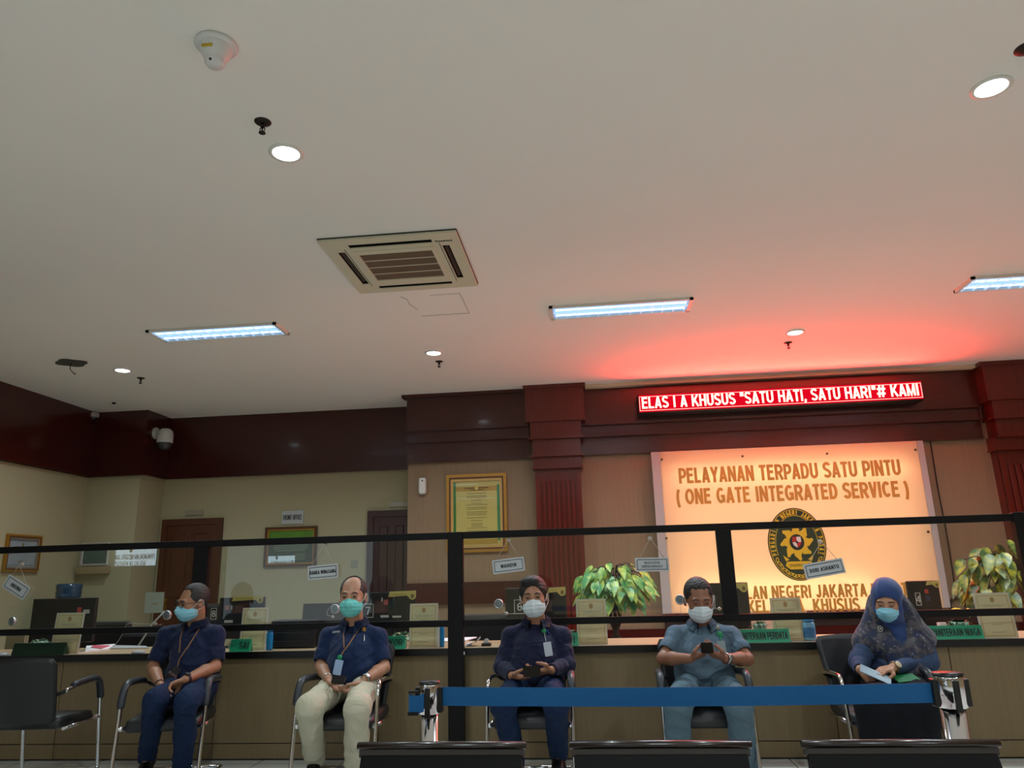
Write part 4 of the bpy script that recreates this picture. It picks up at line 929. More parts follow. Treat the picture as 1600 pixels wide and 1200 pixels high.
nameplate(1398, 1533, 982, 'long green name plate ending in TERAAN NIAGA right of the woman', 'KEPANITERAAN NIAGA', wpx(1443, 1529), 1486)

def bottle(px, y0, y1, w, label, m, mcap, Y=5.56, lab=None):
    A = atY(px, y1, Y); ht = atY(px, y0, Y).z-ZT; r = w*Y/F_PX/2*1.02
    t = thing('sanitizer_bottle', label, 'bottle', V((A.x, Y, ZT)), 'hand sanitizer bottles on the counter')
    M = Matrix.Translation((A.x, Y, ZT)) @ Matrix.Diagonal((1, 0.7, 1, 1))
    b = bmesh.new(); lathe(b, [(0, 0), (r*0.95, 0.002), (r, 0.012), (r, ht*0.78), (r*0.9, ht*0.84), (r*0.45, ht*0.87), (r*0.4, ht*0.9)], M, 24); link('bottle_body', b, m, t)
    b = bmesh.new(); lathe(b, [(r*0.5, ht*0.88), (r*0.95, ht*0.885), (r*0.9, ht*0.985), (r*0.7, ht), (0, ht)], M, 24); link('cap', b, mcap, t)
    if lab:
        b = bmesh.new(); lathe(b, [(r*1.01, ht*0.15), (r*1.015, ht*0.16), (r*1.015, ht*0.6), (r*1.01, ht*0.61)], M, 24); link('bottle_label', b, lab, t)
m_bl = mat('bottle_blue', (24, 130, 190), rough=0.3); m_clr = mat('bottle_pale_blue', (120, 175, 205), rough=0.25)
bottle(420.5, 983, 1015, 10, 'plain bright blue bottle on the counter near the printer', m_bl, m_bl)
bottle(691, 974, 1007, 6.5, 'slim blue bottle by the thick central post', m_bl, m_bl)
bottle(1266, 967, 1000, 17, 'pale blue sanitizer bottle with a blue cap and label, left of the woman', m_clr, mat('cap_blue', (60, 150, 210), rough=0.3), lab=mat('label_blue', (70, 130, 180), rough=0.5, var=0.5, vscale=90))
b = bmesh.new(); P = atY(685.5, 1007, 5.57); box(b, P.x-0.012, P.x+0.012, 5.55, 5.58, ZT, ZT+0.155, bev=0.003); tag(link('white_carton', b, m_whitep), 'narrow white carton between the acrylic stand and the slim blue bottle', 'box')

# small round intercom speakers on thin arms
m_silver = mat('brushed_silver', (196, 198, 204), rough=0.25, metal=0.6); m_wire = mat('pale_wire', (190, 190, 186), rough=0.3, metal=0.2)
def intercom(disc, r, wire, label, ball=None, thick=0.0016, Y=5.50, arm=None, basep=None):
    P = atY(disc[0], disc[1], Y); rr = r*Y/F_PX
    t = thing('desk_intercom', label, 'intercom', V((P.x, Y, ZT)), 'round silver intercom speakers')
    M = face_cam(P, yaw=-0.25)
    b = bmesh.new(); lathe(b, [(0, 0.010), (rr*0.78, 0.010), (rr*0.85, 0.014), (rr, 0.010), (rr*1.02, 0.0), (rr*0.95, -0.012), (0, -0.016)], M, 28); link('speaker_disc', b, m_silver, t)
    b = bmesh.new(); lathe(b, [(0, 0.0135), (rr*0.35, 0.013), (rr*0.74, 0.0105)], M, 24); link('speaker_grille', b, mat('grille_grey', (132, 140, 148), rough=0.35, metal=0.4), t)
    b = bmesh.new(); tube(b, bezier([atY(x, y, Y+0.01) for x, y in wire]), thick, 6); link('wire', b, m_wire, t)
    if ball:
        b = bmesh.new(); sphere(b, atY(ball[0], ball[1], Y), 0.012, n=14); link('joint', b, m_wire, t)
    if arm:
        b = bmesh.new(); tube(b, [atY(x, y, Y+0.005) for x, y in arm], 0.0062, 10); link('arm', b, m_whitep, t)
    if basep:
        Q = atY(basep, 1000, Y); b = bmesh.new(); lathe(b, [(0, 0.022), (0.02, 0.02), (0.045, 0.012), (0.05, 0.0), (0, 0)], Matrix.Translation((Q.x, Y+0.02, ZT)), 24); link('base', b, mat('base_grey', (150, 156, 156), rough=0.4), t)
intercom((19.5, 971), 7, [(2, 990), (6, 975), (12, 958), (18, 951), (25, 948)], 'round silver intercom speaker at the far left end of the glass', basep=4)
intercom((261.5, 961), 7, [(252, 975), (249, 976), (225, 975), (206, 974), (198, 976), (190, 993), (178, 1011)], 'round silver intercom speaker on a white arm left of the man with glasses', ball=(243, 974.5), arm=[(216, 1009), (238, 975), (257, 955.5)], basep=216)
intercom((524, 951.5), 7, [(517, 963), (511, 960), (513, 952), (521, 944)], 'round silver intercom speaker left of the head of the man in cream trousers', ball=(520, 964), basep=515)
intercom((779.5, 943.5), 7, [(786, 948), (788, 956), (793, 959), (815, 958.5)], 'round silver intercom speaker left of numeral 6', ball=(791.5, 958.5), basep=792)
intercom((1063, 937), 7.2, [(1063, 945), (1064, 955), (1066, 962)], 'round silver intercom speaker left of the head of the man in grey', basep=1066)
intercom((1140, 962), 3.5, [(1112, 951), (1113, 932), (1117, 932), (1118, 950), (1132, 951), (1140, 955), (1141, 966)], 'tiny intercom joint and bent wire right of the head of the man in grey', ball=(1124, 951), basep=1138, Y=5.62)

# papers, stapler
def papers(pts, Z, label, m, name='paper_sheet', bend=0.0, cat='paper', k=1):
    P = [atZ(x, y, ZT+Z) for x, y in pts]; b = bmesh.new()
    vs = [b.verts.new(p) for p in P]; f = b.faces.new(vs); f.normal_update()
    if f.normal.z < 0: f.normal_flip()
    bmesh.ops.extrude_face_region(b, geom=[f])
    b.verts.ensure_lookup_table()
    for v in vs: v.co.z = ZT+Z-0.004*k if Z > 0.004*k else ZT+0.0002
    tag(link(name, b, m), label, cat)
m_pap = mat('white_paper', (226, 228, 230), rough=0.6)
papers([(133, 1017), (170, 1013), (180, 1006), (135, 1009)], 0.012, 'thick white paper pile on the counter right of the leftmost acrylic stand', m_pap, k=3)
papers([(142, 1011), (158, 1013), (172, 1008), (146, 1008)], 0.018, 'pink folder on the white paper pile', mat('pink_folder', (190, 70, 90), rough=0.5), 'folder', cat='folder', k=1)
papers([(168, 1013), (232, 1012), (228, 1009), (180, 1008)], 0.006, 'grey-white papers around the foot of the white intercom arm', mat('grey_paper', (150, 156, 156), rough=0.6))
papers([(684, 1002), (728, 1000), (745, 995), (686, 997)], 0.010, 'white papers lying on both sides of the thick central post', m_pap, k=2)
P0, P1 = atY(728, 1002, 5.62), atY(749, 993, 5.62)
b = bmesh.new()
for k in range(4):
    for i in range(8):
        u0, u1 = i/8, (i+1)/8; f = lambda u: ZT+0.004+0.004*k+0.045*u**2.2
        q = [(P0.x+(P1.x-P0.x)*u0, 5.56+0.01*k, f(u0)), (P0.x+(P1.x-P0.x)*u1, 5.56+0.01*k, f(u1)), (P0.x+(P1.x-P0.x)*u1, 5.70, f(u1)), (P0.x+(P1.x-P0.x)*u0, 5.70, f(u0))]
        b.faces.new([b.verts.new(v) for v in q])
tag(link('open_booklet', b, m_pap), 'white papers curling up just right of the thick central post', 'paper')
P = atY(760, 999, 5.60); t = thing('tape_dispenser', 'small black and white tape dispenser on the counter right of the curling papers', 'tape dispenser', V((P.x, 5.6, ZT)))
b = bmesh.new(); box(b, P.x-0.035, P.x+0.035, 5.57, 5.62, ZT, ZT+0.02, bev=0.006); link('base', b, m_scr, t)
b = bmesh.new(); cyl(b, (P.x, 5.585, ZT+0.032), (P.x, 5.605, ZT+0.032), 0.019, n=20); link('tape_roll', b, m_sw, t)
P = atY(388, 998, 5.80); b = bmesh.new(); 
for k in range(3): tube(b, bezier([(P.x-0.14, 5.80, ZT+0.03+0.01*k), (P.x-0.05, 5.80, ZT+0.045+0.012*k), (P.x+0.02, 5.80, ZT+0.085+0.012*k)]), 0.003, 4, sy=26.0, upv=(0, 0, 1))
box(b, P.x-0.13, P.x+0.01, 5.74, 5.84, ZT, ZT+0.03)
tag(link('document_folder', b, mat('folder_teal_white', (160, 176, 172), rough=0.6)), 'open folder of papers behind the chair of the man with glasses', 'folder')

# small plants
m_leafd = mat('dark_leaf', (30, 62, 34), rough=0.45, var=0.5, vscale=40); m_leafg = mat('grass_leaf', (58, 84, 30), rough=0.5, var=0.5, vscale=30); m_leafw = mat('white_edged_leaf', (110, 140, 110), rough=0.5, var=0.7, vscale=45); m_pot = mat('pale_green_pot', (120, 150, 128), rough=0.35)
def leaf(b, base, d, upn, L, Wd, droop=0.5, n=6, heart=False, mi=0, fold=0.25):
    d = V(d).normalized(); side = d.cross(V(upn)); side = side.normalized() if side.length > 1e-4 else V((1, 0, 0)); nrm = side.cross(d)
    rows = []
    for i in range(n+1):
        u = i/n; w = Wd*(math.sin(PI*min(1, u*0.92+0.08))**0.8)*(1.25-0.75*u if heart else 1)/2 if i < n else 0
        p = V(base)+d*(L*u)+V((0, 0, -1))*(droop*L*u*u)
        rows.append((p-side*w+nrm*w*fold, p, p+side*w+nrm*w*fold))
    vr = [[b.verts.new(q) for q in r] for r in rows]
    for A, B in zip(vr, vr[1:]):
        for k in range(2):
            f = b.faces.new((A[k], A[k+1], B[k+1], B[k])); f.material_index = mi; f.smooth = True
def small_plant(px, ybase, Y, label, m, potm, w, h, n, kind='grass', lift=0.0, pw=0.05, ph=0.055):
    P = atY(px, ybase, Y); t = thing('potted_plant', label, 'plant', V((P.x, Y, ZT)), 'small pots on the counter')
    b = bmesh.new(); lathe(b, [(0, 0.0), (pw*0.75, 0.0), (pw, ph), (pw*0.92, ph), (pw*0.85, ph*0.8), (0, ph*0.8)], Matrix.Translation((P.x, Y, ZT)), 20); link('pot', b, potm, t)
    b = bmesh.new(); rnd = random.Random(px)
    for k in range(n):
        a = rnd.uniform(0, 2*PI); e = rnd.uniform(0.25, 1.4)
        d = V((math.cos(a)*math.cos(e), math.sin(a)*math.cos(e), math.sin(e)))
        leaf(b, V((P.x, Y, ZT+ph*0.8))+V((math.cos(a), math.sin(a), 0))*pw*0.4, d, (0, 0, 1), rnd.uniform(0.5, 1)*h, 0.012 if kind == 'grass' else 0.035, droop=0.35 if kind == 'grass' else 0.55, n=4)
    link('foliage', b, m, t)
    if kind == 'flower':
        b = bmesh.new()
        for k in range(26):
            a = rnd.uniform(0, 2*PI); r = rnd.uniform(0, w); q = V((P.x+r*math.cos(a), Y+r*0.6*math.sin(a), ZT+ph+rnd.uniform(0.055, 0.085)))
            sphere(b, q, rnd.uniform(0.010, 0.016), n=8, sc=(1, 1, 0.6))
        link('flowers', b, mat('yellow_petals', (226, 186, 30), rough=0.6), t)
small_plant(62, 1003, 5.66, 'small plant with white-edged leaves left of the leftmost acrylic stand', m_leafw, m_pot, 0.08, 0.09, 46, 'leafy', pw=0.055, ph=0.09)
small_plant(628, 995, 5.68, 'small leafy plant behind the name plate ending in KOR', m_leafw, m_pot, 0.08, 0.10, 46, 'leafy', pw=0.05, ph=0.08)
small_plant(890, 990, 5.68, 'small dark plant beside the right shoulder of the man in long sleeves', m_leafd, m_pot, 0.06, 0.09, 30, 'leafy', pw=0.04, ph=0.08)
small_plant(1188, 985, 5.66, 'small grassy plant in a pale green pot behind the PERDATA name plate', m_leafg, m_pot, 0.08, 0.075, 90, 'grass', pw=0.048, ph=0.115)
small_plant(1500, 983, 5.66, 'small pot of yellow flowers behind the NIAGA name plate', m_leafd, m_pot, 0.12, 0.09, 60, 'flower', pw=0.06, ph=0.10)
P = atY(1472, 980, 5.60); b = bmesh.new(); cyl(b, (P.x, 5.60, ZT), (P.x, 5.60, ZT+0.10), 0.026, 0.029, n=20)
t = tag(link('pen_holder', b, mat('patterned_cup', (170, 150, 140), rough=0.4, var=0.6, vscale=60)), 'pale patterned pen cup left of the yellow flowers', 'cup')
P = atY(665, 1000, 5.75); 

# big leafy plants
def mat_leaf(name, g, y):
    m = mat(name, g, rough=0.42); N = m.node_tree.nodes; L = m.node_tree.links
    N['Mix'].inputs[6].default_value = rgb(*g); N['Mix'].inputs[7].default_value = rgb(*y)
    N['Noise Texture'].inputs['Scale'].default_value = 14; N['Noise Texture'].inputs['Detail'].default_value = 8
    r = N.new('ShaderNodeValToRGB'); r.color_ramp.elements[0].position = 0.42; r.color_ramp.elements[1].position = 0.62
    L.new(N['Noise Texture'].outputs[0], r.inputs[0]); L.new(r.outputs[0], N['Mix'].inputs[0])
    return m
def big_plant(px, Y, label, top, spread, zc, m, seed, n, lean=0.0, L0=0.16):
    P = atY(px, 975, Y); rnd = random.Random(seed)
    t = thing('potted_tree', label, 'plant', V((P.x, Y, 0)), 'tall leafy pot plants behind the counter')
    b = bmesh.new(); lathe(b, [(0, 0), (0.13, 0), (0.17, 0.32), (0.185, 0.34), (0.17, 0.345), (0.15, 0.30), (0, 0.30)], Matrix.Translation((P.x, Y, 0)), 28); link('pot', b, mat('brown_pot', (80, 50, 32), rough=0.5), t)
    st = bmesh.new(); lf = bmesh.new()
    for k in range(3):
        tube(st, bezier([(P.x+0.03*k-0.03, Y, 0.3), (P.x+0.05*(k-1), Y+0.02*k, 0.6), (P.x-0.04*(k-1), Y, 0.85), (P.x+0.06*(k-1), Y, zc)]), [0.016]*25, 8)
    for k in range(n):
        a = rnd.uniform(0, 2*PI); ph = math.acos(rnd.uniform(-0.75, 1)); r = rnd.uniform(0.45, 1.05)
        q = V((P.x+lean+spread*r*math.sin(ph)*math.cos(a), Y+spread*0.8*r*math.sin(ph)*math.sin(a), zc+top*r*math.cos(ph)))
        if k % 3 == 0: tube(st, bezier([V((P.x+lean*0.5, Y, zc-0.10)), V((P.x+lean*0.7, Y, zc+0.05)).lerp(q, 0.5)+V((0, 0, 0.05)), q], 4), 0.005, 5)
        out = V((math.cos(a), math.sin(a), 0)); d = out*rnd.uniform(0.2, 0.8)+V((rnd.uniform(-.25, .25), rnd.uniform(-.25, .25), -rnd.uniform(0.5, 1.1)))
        leaf(lf, q, d, out*0.8+V((0, -0.7, 0.6)), rnd.uniform(0.75, 1.15)*L0, rnd.uniform(0.45, 0.6)*L0, droop=0.15, n=7, heart=True)
    link('stem', st, mat('dark_stem', (52, 38, 26), rough=0.7), t); link('foliage', lf, m, t)
big_plant(962, 6.75, 'big leafy plant with drooping green leaves behind the counter, left of the big sign', 0.20, 0.30, 1.12, mat_leaf('variegated_leaf', (44, 128, 62), (168, 186, 70)), 5, 330, L0=0.135)
big_plant(1575, 7.0, 'leafy plant with yellowish leaves at the right edge, behind the counter', 0.30, 0.36, 1.12, mat_leaf('yellow_green_leaf', (58, 88, 34), (168, 158, 40)), 9, 130, lean=0.03, L0=0.17)

# water dispenser with blue bottle
P = atY(107, 930, 8.2)
t = thing('water_dispenser', 'black water dispenser with a blue bottle on top, behind the leftmost monitor', 'water dispenser', V((P.x, 8.2, 0)))
zt = atY(107, 937, 8.2).z; b = bmesh.new(); box(b, P.x-0.16, P.x+0.16, 8.04, 8.36, 0, zt-0.02, bev=0.02); link('cabinet', b, m_scr, t)
b = bmesh.new(); r = 0.135; h = atY(107, 912, 8.2).z-zt
lathe(b, [(0.03, -0.04), (0.05, -0.01), (r*0.9, 0.02), (r, 0.04), (r*0.93, 0.055), (r, 0.07), (r*0.94, h*0.62), (r, h*0.7), (r, h*0.93), (r*0.9, h), (0, h)], Matrix.Translation((P.x, 8.2, zt)), 36)
link('water_bottle', b, mat('blue_bottle', (22, 62, 92), rough=0.15, spec=0.7), t)
# staff chairs behind the counter
def staff_chair(px, Y, w, ztop, label, m):
    P = atY(px, 960, Y); x = P.x
    t = thing('office_chair', label, 'chair', V((x, Y, 0)), 'office chairs behind the counter')
    b = bmesh.new(); box(b, -w/2, w/2, -0.04, 0.04, 0.5, ztop, bev=0.035, M=Matrix.Translation((x, Y+0.2, 0))); link('backrest', b, m, t)
    b = bmesh.new(); box(b, x-0.24, x+0.24, Y-0.26, Y+0.2, 0.40, 0.48, bev=0.03); link('seat', b, m, t)
    b = bmesh.new(); cyl(b, (x, Y, 0.1), (x, Y, 0.41), 0.03); link('column', b, m_scr, t)
    b = bmesh.new()
    for k in range(5): a = 2*PI*k/5; tube(b, [(x, Y, 0.10), (x+0.28*math.cos(a), Y+0.28*math.sin(a), 0.06)], 0.02, 8); sphere(b, (x+0.28*math.cos(a), Y+0.28*math.sin(a), 0.03), 0.03, n=10)
    link('base', b, m_scr, t)
m_oc = mat('office_chair_black', (16, 15, 16), rough=0.6)
staff_chair(215, 6.6, 0.5, 0.80, 'low black office chair behind the counter left of the man with glasses', m_oc)
staff_chair(148, 6.7, 0.48, 0.90, 'black office chair behind the leftmost monitor', m_oc)
staff_chair(300, 7.5, 0.5, 1.02, 'black office chair behind the man with glasses', m_oc)
staff_chair(755, 6.5, 0.44, 0.90, 'black office chair right of the thick central post', m_oc)
# beige cabinet at far left behind the counter
A, B = atY(10, 993, 6.3), atY(43, 993, 6.3); b = bmesh.new(); box(b, A.x, B.x, 6.3, 6.6, 0, 0.86, bev=0.01)
b2 = bmesh.new(); box(b2, A.x+0.01, B.x-0.01, 6.285, 6.3, 0.45, 0.84, bev=0.004)
t = thing('cabinet', 'beige cabinet behind the far left end of the counter', 'cabinet', V(((A.x+B.x)/2, 6.4, 0))); link('body', b, mat('beige_cabinet', (150, 142, 112), rough=0.5), t); link('door', b2, MATS['beige_cabinet'], t)

# ============================================================ queue stanchions with a blue belt
m_belt = mat('blue_belt', (14, 84, 134), rough=0.55, bump=0.3, bscale=700, spec=0.3)
def stanchion(px, py, Y, label, r=0.0255):
    P = atY(px, py, Y); x, zt = P.x, P.z
    t = thing('stanchion', label, 'queue post', V((x, Y, 0)), 'chrome queue posts')
    b = bmesh.new(); cyl(b, (x, Y, 0.015), (x, Y, zt-0.09), r, n=32); link('post', b, m_chrome, t)
    b = bmesh.new(); lathe(b, [(r*1.08, -0.088), (r*1.22, -0.086), (r*1.22, -0.008), (r*1.1, 0.0), (0, 0.001)], Matrix.Translation((x, Y, zt)), 32); link('belt_head', b, m_chrome, t)
    b = bmesh.new()
    for s in (-1, 1): box(b, x+s*(r*1.3)-0.008, x+s*(r*1.3)+0.008, Y-0.014, Y+0.014, zt-0.085, zt-0.012, bev=0.003)
    box(b, x-0.007, x+0.009, Y-r*1.3-0.004, Y-r*1.2+0.004, zt-0.096, zt-0.012, bev=0.002)  # black strip standing in for a dark reflection on the chrome head
    lathe(b, [(r*1.24, -0.004), (r*1.24, 0.0035), (0, 0.004)], Matrix.Translation((x, Y, zt)), 32)
    link('slots_and_reflection', b, m_black, t)
    b = bmesh.new(); lathe(b, [(0.16, 0), (0.16, 0.012), (0.12, 0.02), (0.03, 0.03), (0.03, 0.05), (0, 0.05)], Matrix.Translation((x, Y, 0)), 40); link('base', b, m_chrome, t)
    return x, zt
SYq = 2.35
xa, za = stanchion(671, 1066, SYq, 'chrome queue post left, holding the left end of the blue belt')
xb, zb_ = stanchion(1480, 1053, SYq, 'chrome queue post right, in front of the woman in a blue headscarf', r=0.032)
t = thing('belt', 'blue retractable belt stretched between the two chrome queue posts', 'barrier belt', V(((xa+xb)/2, SYq, 0)))
def strap(name, p, q, z0a, z0b, hh):
    b = bmesh.new(); n = 24; rows = []
    for i in range(n+1):
        u = i/n; x = p+(q-p)*u; z = z0a+(z0b-z0a)*u-0.006*math.sin(PI*u)
        rows.append([b.verts.new((x, SYq+dy, z+dz)) for dy, dz in ((-0.0008, 0), (-0.0008, hh), (0.0008, hh), (0.0008, 0))])
    for A, B in zip(rows, rows[1:]):
        for k in range(4): b.faces.new((A[k], B[k], B[(k+1) % 4], A[(k+1) % 4]))
    b.faces.new(rows[0]); b.faces.new(rows[-1][::-1]); link(name, b, m_belt, t)
strap('belt_strap', xa+0.038, xb-0.045, za-0.066, zb_-0.075, 0.052)
A = atY(643.5, 1088, SYq); SYo = SYq; SYq = SYq-0.037; strap('belt_end', A.x, xa-0.009, za-0.076, za-0.076, 0.050)
b = bmesh.new()
box(b, A.x, A.x+0.03, SYq-0.006, SYq+0.006, za-0.026, za-0.018); box(b, A.x-0.002, A.x+0.03, SYq-0.006, SYq+0.006, za-0.086, za-0.077); link('belt_clip', b, m_black, t); SYq = SYo

# ============================================================ waiting bench in the foreground
m_bench = mat('bench_black', (9, 6, 5), rough=0.55, spec=0.12); m_cap = mat('bench_cap_brown', (30, 19, 15), rough=0.25, coat=0.3)
BY = 2.10
zb3 = atY(690, 1160, BY).z
bn = thing('waiting_bench', 'dark three-seat waiting bench in the near foreground, its backrests cut by the bottom edge', 'bench', V((0.15, BY-0.3, 0)))
for x0, x1 in ((560, 822), (890, 1173), (1252, 1560)):
    A, B = atY(x0, 1160, BY).x, atY(x1, 1160, BY).x; zt = zb3
    b = bmesh.new(); n = 16
    prof = [(-0.004, -0.006), (-0.006, 0.0), (0.0, 0.003), (0.022, 0.002), (0.026, -0.008), (0.02, -0.014), (0.0, -0.012)]
    cyl_pts = []
    tube(b, [(A, BY, zt-0.008), ((A+B)/2, BY, zt-0.007), (B, BY, zt-0.008)], 0.010, 12, sx=1.5, upv=(0, 1, 0)); link('top_rail', b, m_cap, bn)
    b = bmesh.new(); box(b, A+0.004, B-0.004, BY-0.008, BY+0.010, zt-0.036, zt-0.012, bev=0.003); link('back_band', b, m_cap, bn)
    b = bmesh.new()
    t2 = bmesh.new(); bmesh.ops.create_grid(t2, x_segments=12, y_segments=12, size=0.5)
    for v in t2.verts:
        u, w = v.co.x+0.5, v.co.y+0.5
        v.co = V((A+0.012+(B-A-0.024)*u, BY-0.012-0.03*math.sin(PI*w)+0.0*u-0.10*(1-w), zt-0.42+0.39*w))
    g = bmesh.ops.extrude_face_region(t2, geom=t2.faces[:])
    for v in g['geom']:
        if isinstance(v, bmesh.types.BMVert): v.co.y += 0.012
    merge(b, t2); link('backrest', b, m_bench, bn)
    b = bmesh.new(); box(b, A+0.0, B-0.0, BY-0.50, BY-0.08, 0.37, 0.40, bev=0.012); link('seat', b, m_bench, bn)
    b = bmesh.new()
    b.free()
    for xx in (A+0.012, B-0.028):
        b = bmesh.new(); tube(b, [(xx+0.008, BY+0.002, zt-0.03), (xx+0.008, BY-0.03, 0.55), (xx+0.008, BY-0.10, 0.41)], 0.010, 8); link('side_bracket', b, m_bench, bn)
b = bmesh.new(); box(b, atY(560, 1160, BY).x, atY(1560, 1160, BY).x, BY-0.31, BY-0.25, 0.31, 0.37); link('beam', b, m_bench, bn)
for x in (-0.45, 0.75):
    b = bmesh.new(); box(b, x-0.025, x+0.025, BY-0.305, BY-0.255, 0.03, 0.31); box(b, x-0.03, x+0.03, BY-0.55, BY-0.02, 0, 0.035, bev=0.01); link('leg', b, m_chrome, bn)
# ============================================================ visitor chairs
m_seat = mat('chair_leatherette', (26, 27, 30), rough=0.42, bump=0.15, bscale=300)
m_pad = mat('arm_pad_grey', (46, 50, 56), rough=0.4)
def make_chair(label):
    t = thing('visitor_chair', label, 'chair', (0, 0, 0), 'chrome framed visitor chairs', world=False)
    for s in (-1, 1):
        X = s*0.255
        b = bmesh.new()
        pts = bezier([(X, 0.27, 0.014), (X, 0.0, 0.014), (X, -0.24, 0.014), (X, -0.272, 0.03), (X, -0.270, 0.06), (X, -0.235, 0.30), (X, -0.205, 0.50), (X*0.99, -0.18, 0.575), (X*0.985, -0.12, 0.60), (X*0.97, 0.06, 0.595), (X*0.93, 0.20, 0.575)], 6)
        tube(b, pts, 0.0125, 10, sx=1.0, sy=1.0); link('side_frame', b, m_chrome, t)
        b = bmesh.new()
        pp = bezier([(X, -0.217, 0.47), (X, -0.203, 0.53), (X*0.99, -0.175, 0.590), (X*0.985, -0.11, 0.615), (X*0.97, 0.05, 0.608), (X*0.95, 0.13, 0.598)], 6)
        tube(b, pp, [0.012]+[0.0205]*(len(pp)-2)+[0.012], 12, sx=1.15, sy=0.95, upv=(1, 0, 0)); link('armrest', b, m_pad, t)
        b = bmesh.new(); tube(b, [(X, -0.228, 0.355), (X*0.88, -0.20, 0.352)], 0.015, 10); tube(b, [(X*0.95, -0.2, 0.352), (X*0.9, 0.16, 0.345)], 0.010, 8); link('seat_bracket', b, m_chrome, t)
    b = bmesh.new(); tube(b, [(-0.255, 0.268, 0.016), (0.255, 0.268, 0.016)], 0.0125, 10); link('floor_bar', b, m_chrome, t)
    b = bmesh.new(); t2 = bmesh.new(); box(t2, -0.225, 0.225, -0.225, 0.20, 0.345, 0.415, bev=0.030)
    for v in t2.verts:
        if v.co.y < 0: v.co.z -= 0.025*(v.co.y/0.22)**2
        if v.co.z > 0.38: v.co.z += 0.008*(abs(v.co.x)/0.22)**2
    for f in t2.faces: f.smooth = True
    merge(b, t2); link('seat', b, m_seat, t)
    t2 = bmesh.new(); bmesh.ops.create_grid(t2, x_segments=14, y_segments=14, size=0.5)
    for v in t2.verts:
        u, w = v.co.x*2, v.co.y+0.5
        hw = 0.190+0.038*w
        y = 0.210+0.10*w+0.03*w*w-0.035*math.cos(u*PI/2)*-1-0.035
        r = 0.0
        if w > 0.9 or w < 0.1:
            e = (abs(w-0.5)-0.4)/0.1; hw *= (1-0.10*e*e)
        v.co = V((u*hw, y+0.0, 0.36+0.43*w-0.010*(u*u)*(1 if w > 0.5 else -1)))
    g = bmesh.ops.extrude_face_region(t2, geom=t2.faces[:])
    for v in g['geom']:
        if isinstance(v, bmesh.types.BMVert): v.co.y += 0.026
    bmesh.ops.recalc_face_normals(t2, faces=t2.faces); bmesh.ops.bevel(t2, geom=[e for e in t2.edges if len(e.link_faces) == 2 and e.calc_face_angle(0) > 1.0], offset=0.006, segments=2, affect='EDGES')
    for f in t2.faces: f.smooth = True
    b = bmesh.new(); merge(b, t2); link('backrest', b, m_seat, t)
    for s in (-1, 1):
        b = bmesh.new(); tube(b, bezier([(s*0.235, 0.195, 0.575), (s*0.222, 0.205, 0.565), (s*0.18, 0.212, 0.55)]), 0.012, 8)
        link('back_bracket', b, MATS['black_lacquer'], t)
    return t
def bare_arm(t, side):
    for c in list(t.children):
        if c.name.startswith('armrest') and sum(v.co.x for v in c.data.vertices)*side > 0: bpy.data.objects.remove(c)
def chair_at(px, py, rot, label, src=None, Yf=4.71, Yc=4.95):
    t = make_chair(label) if src is None else copy_tree(src)
    P = atY(px, py, Yf); t.location = (P.x+math.sin(rot)*0.25*-1, Yc, 0); t.rotation_euler = (0, 0, rot); t['label'] = label
    return t
ch = chair_at(522, 1150, 0.0, 'chrome framed black chair under the man in cream trousers')
chair_at(250, 1133, 0.22, 'chrome framed black chair under the man with glasses', ch)
c3 = chair_at(827.5, 1130, 0.0, 'chrome framed black chair under the man in a long-sleeved navy shirt', ch)
chair_at(1108, 1130, 0.0, 'chrome framed black chair under the man in grey', ch)
c5 = chair_at(1401, 1130, 0.03, 'chrome framed black chair under the woman, its backrest showing left of her', ch)
c5 = c5; ec = chair_at(60, 1130, PI, 'empty black chair seen from behind at the left edge of the photo', ch)
ec.location = (atY(85, 1190, 5.15).x+0.06, 4.90, 0); ec.rotation_euler = (0, 0, PI+0.12)
bare_arm(ch, 1); bare_arm(c3, -1); bare_arm(c5, -1)

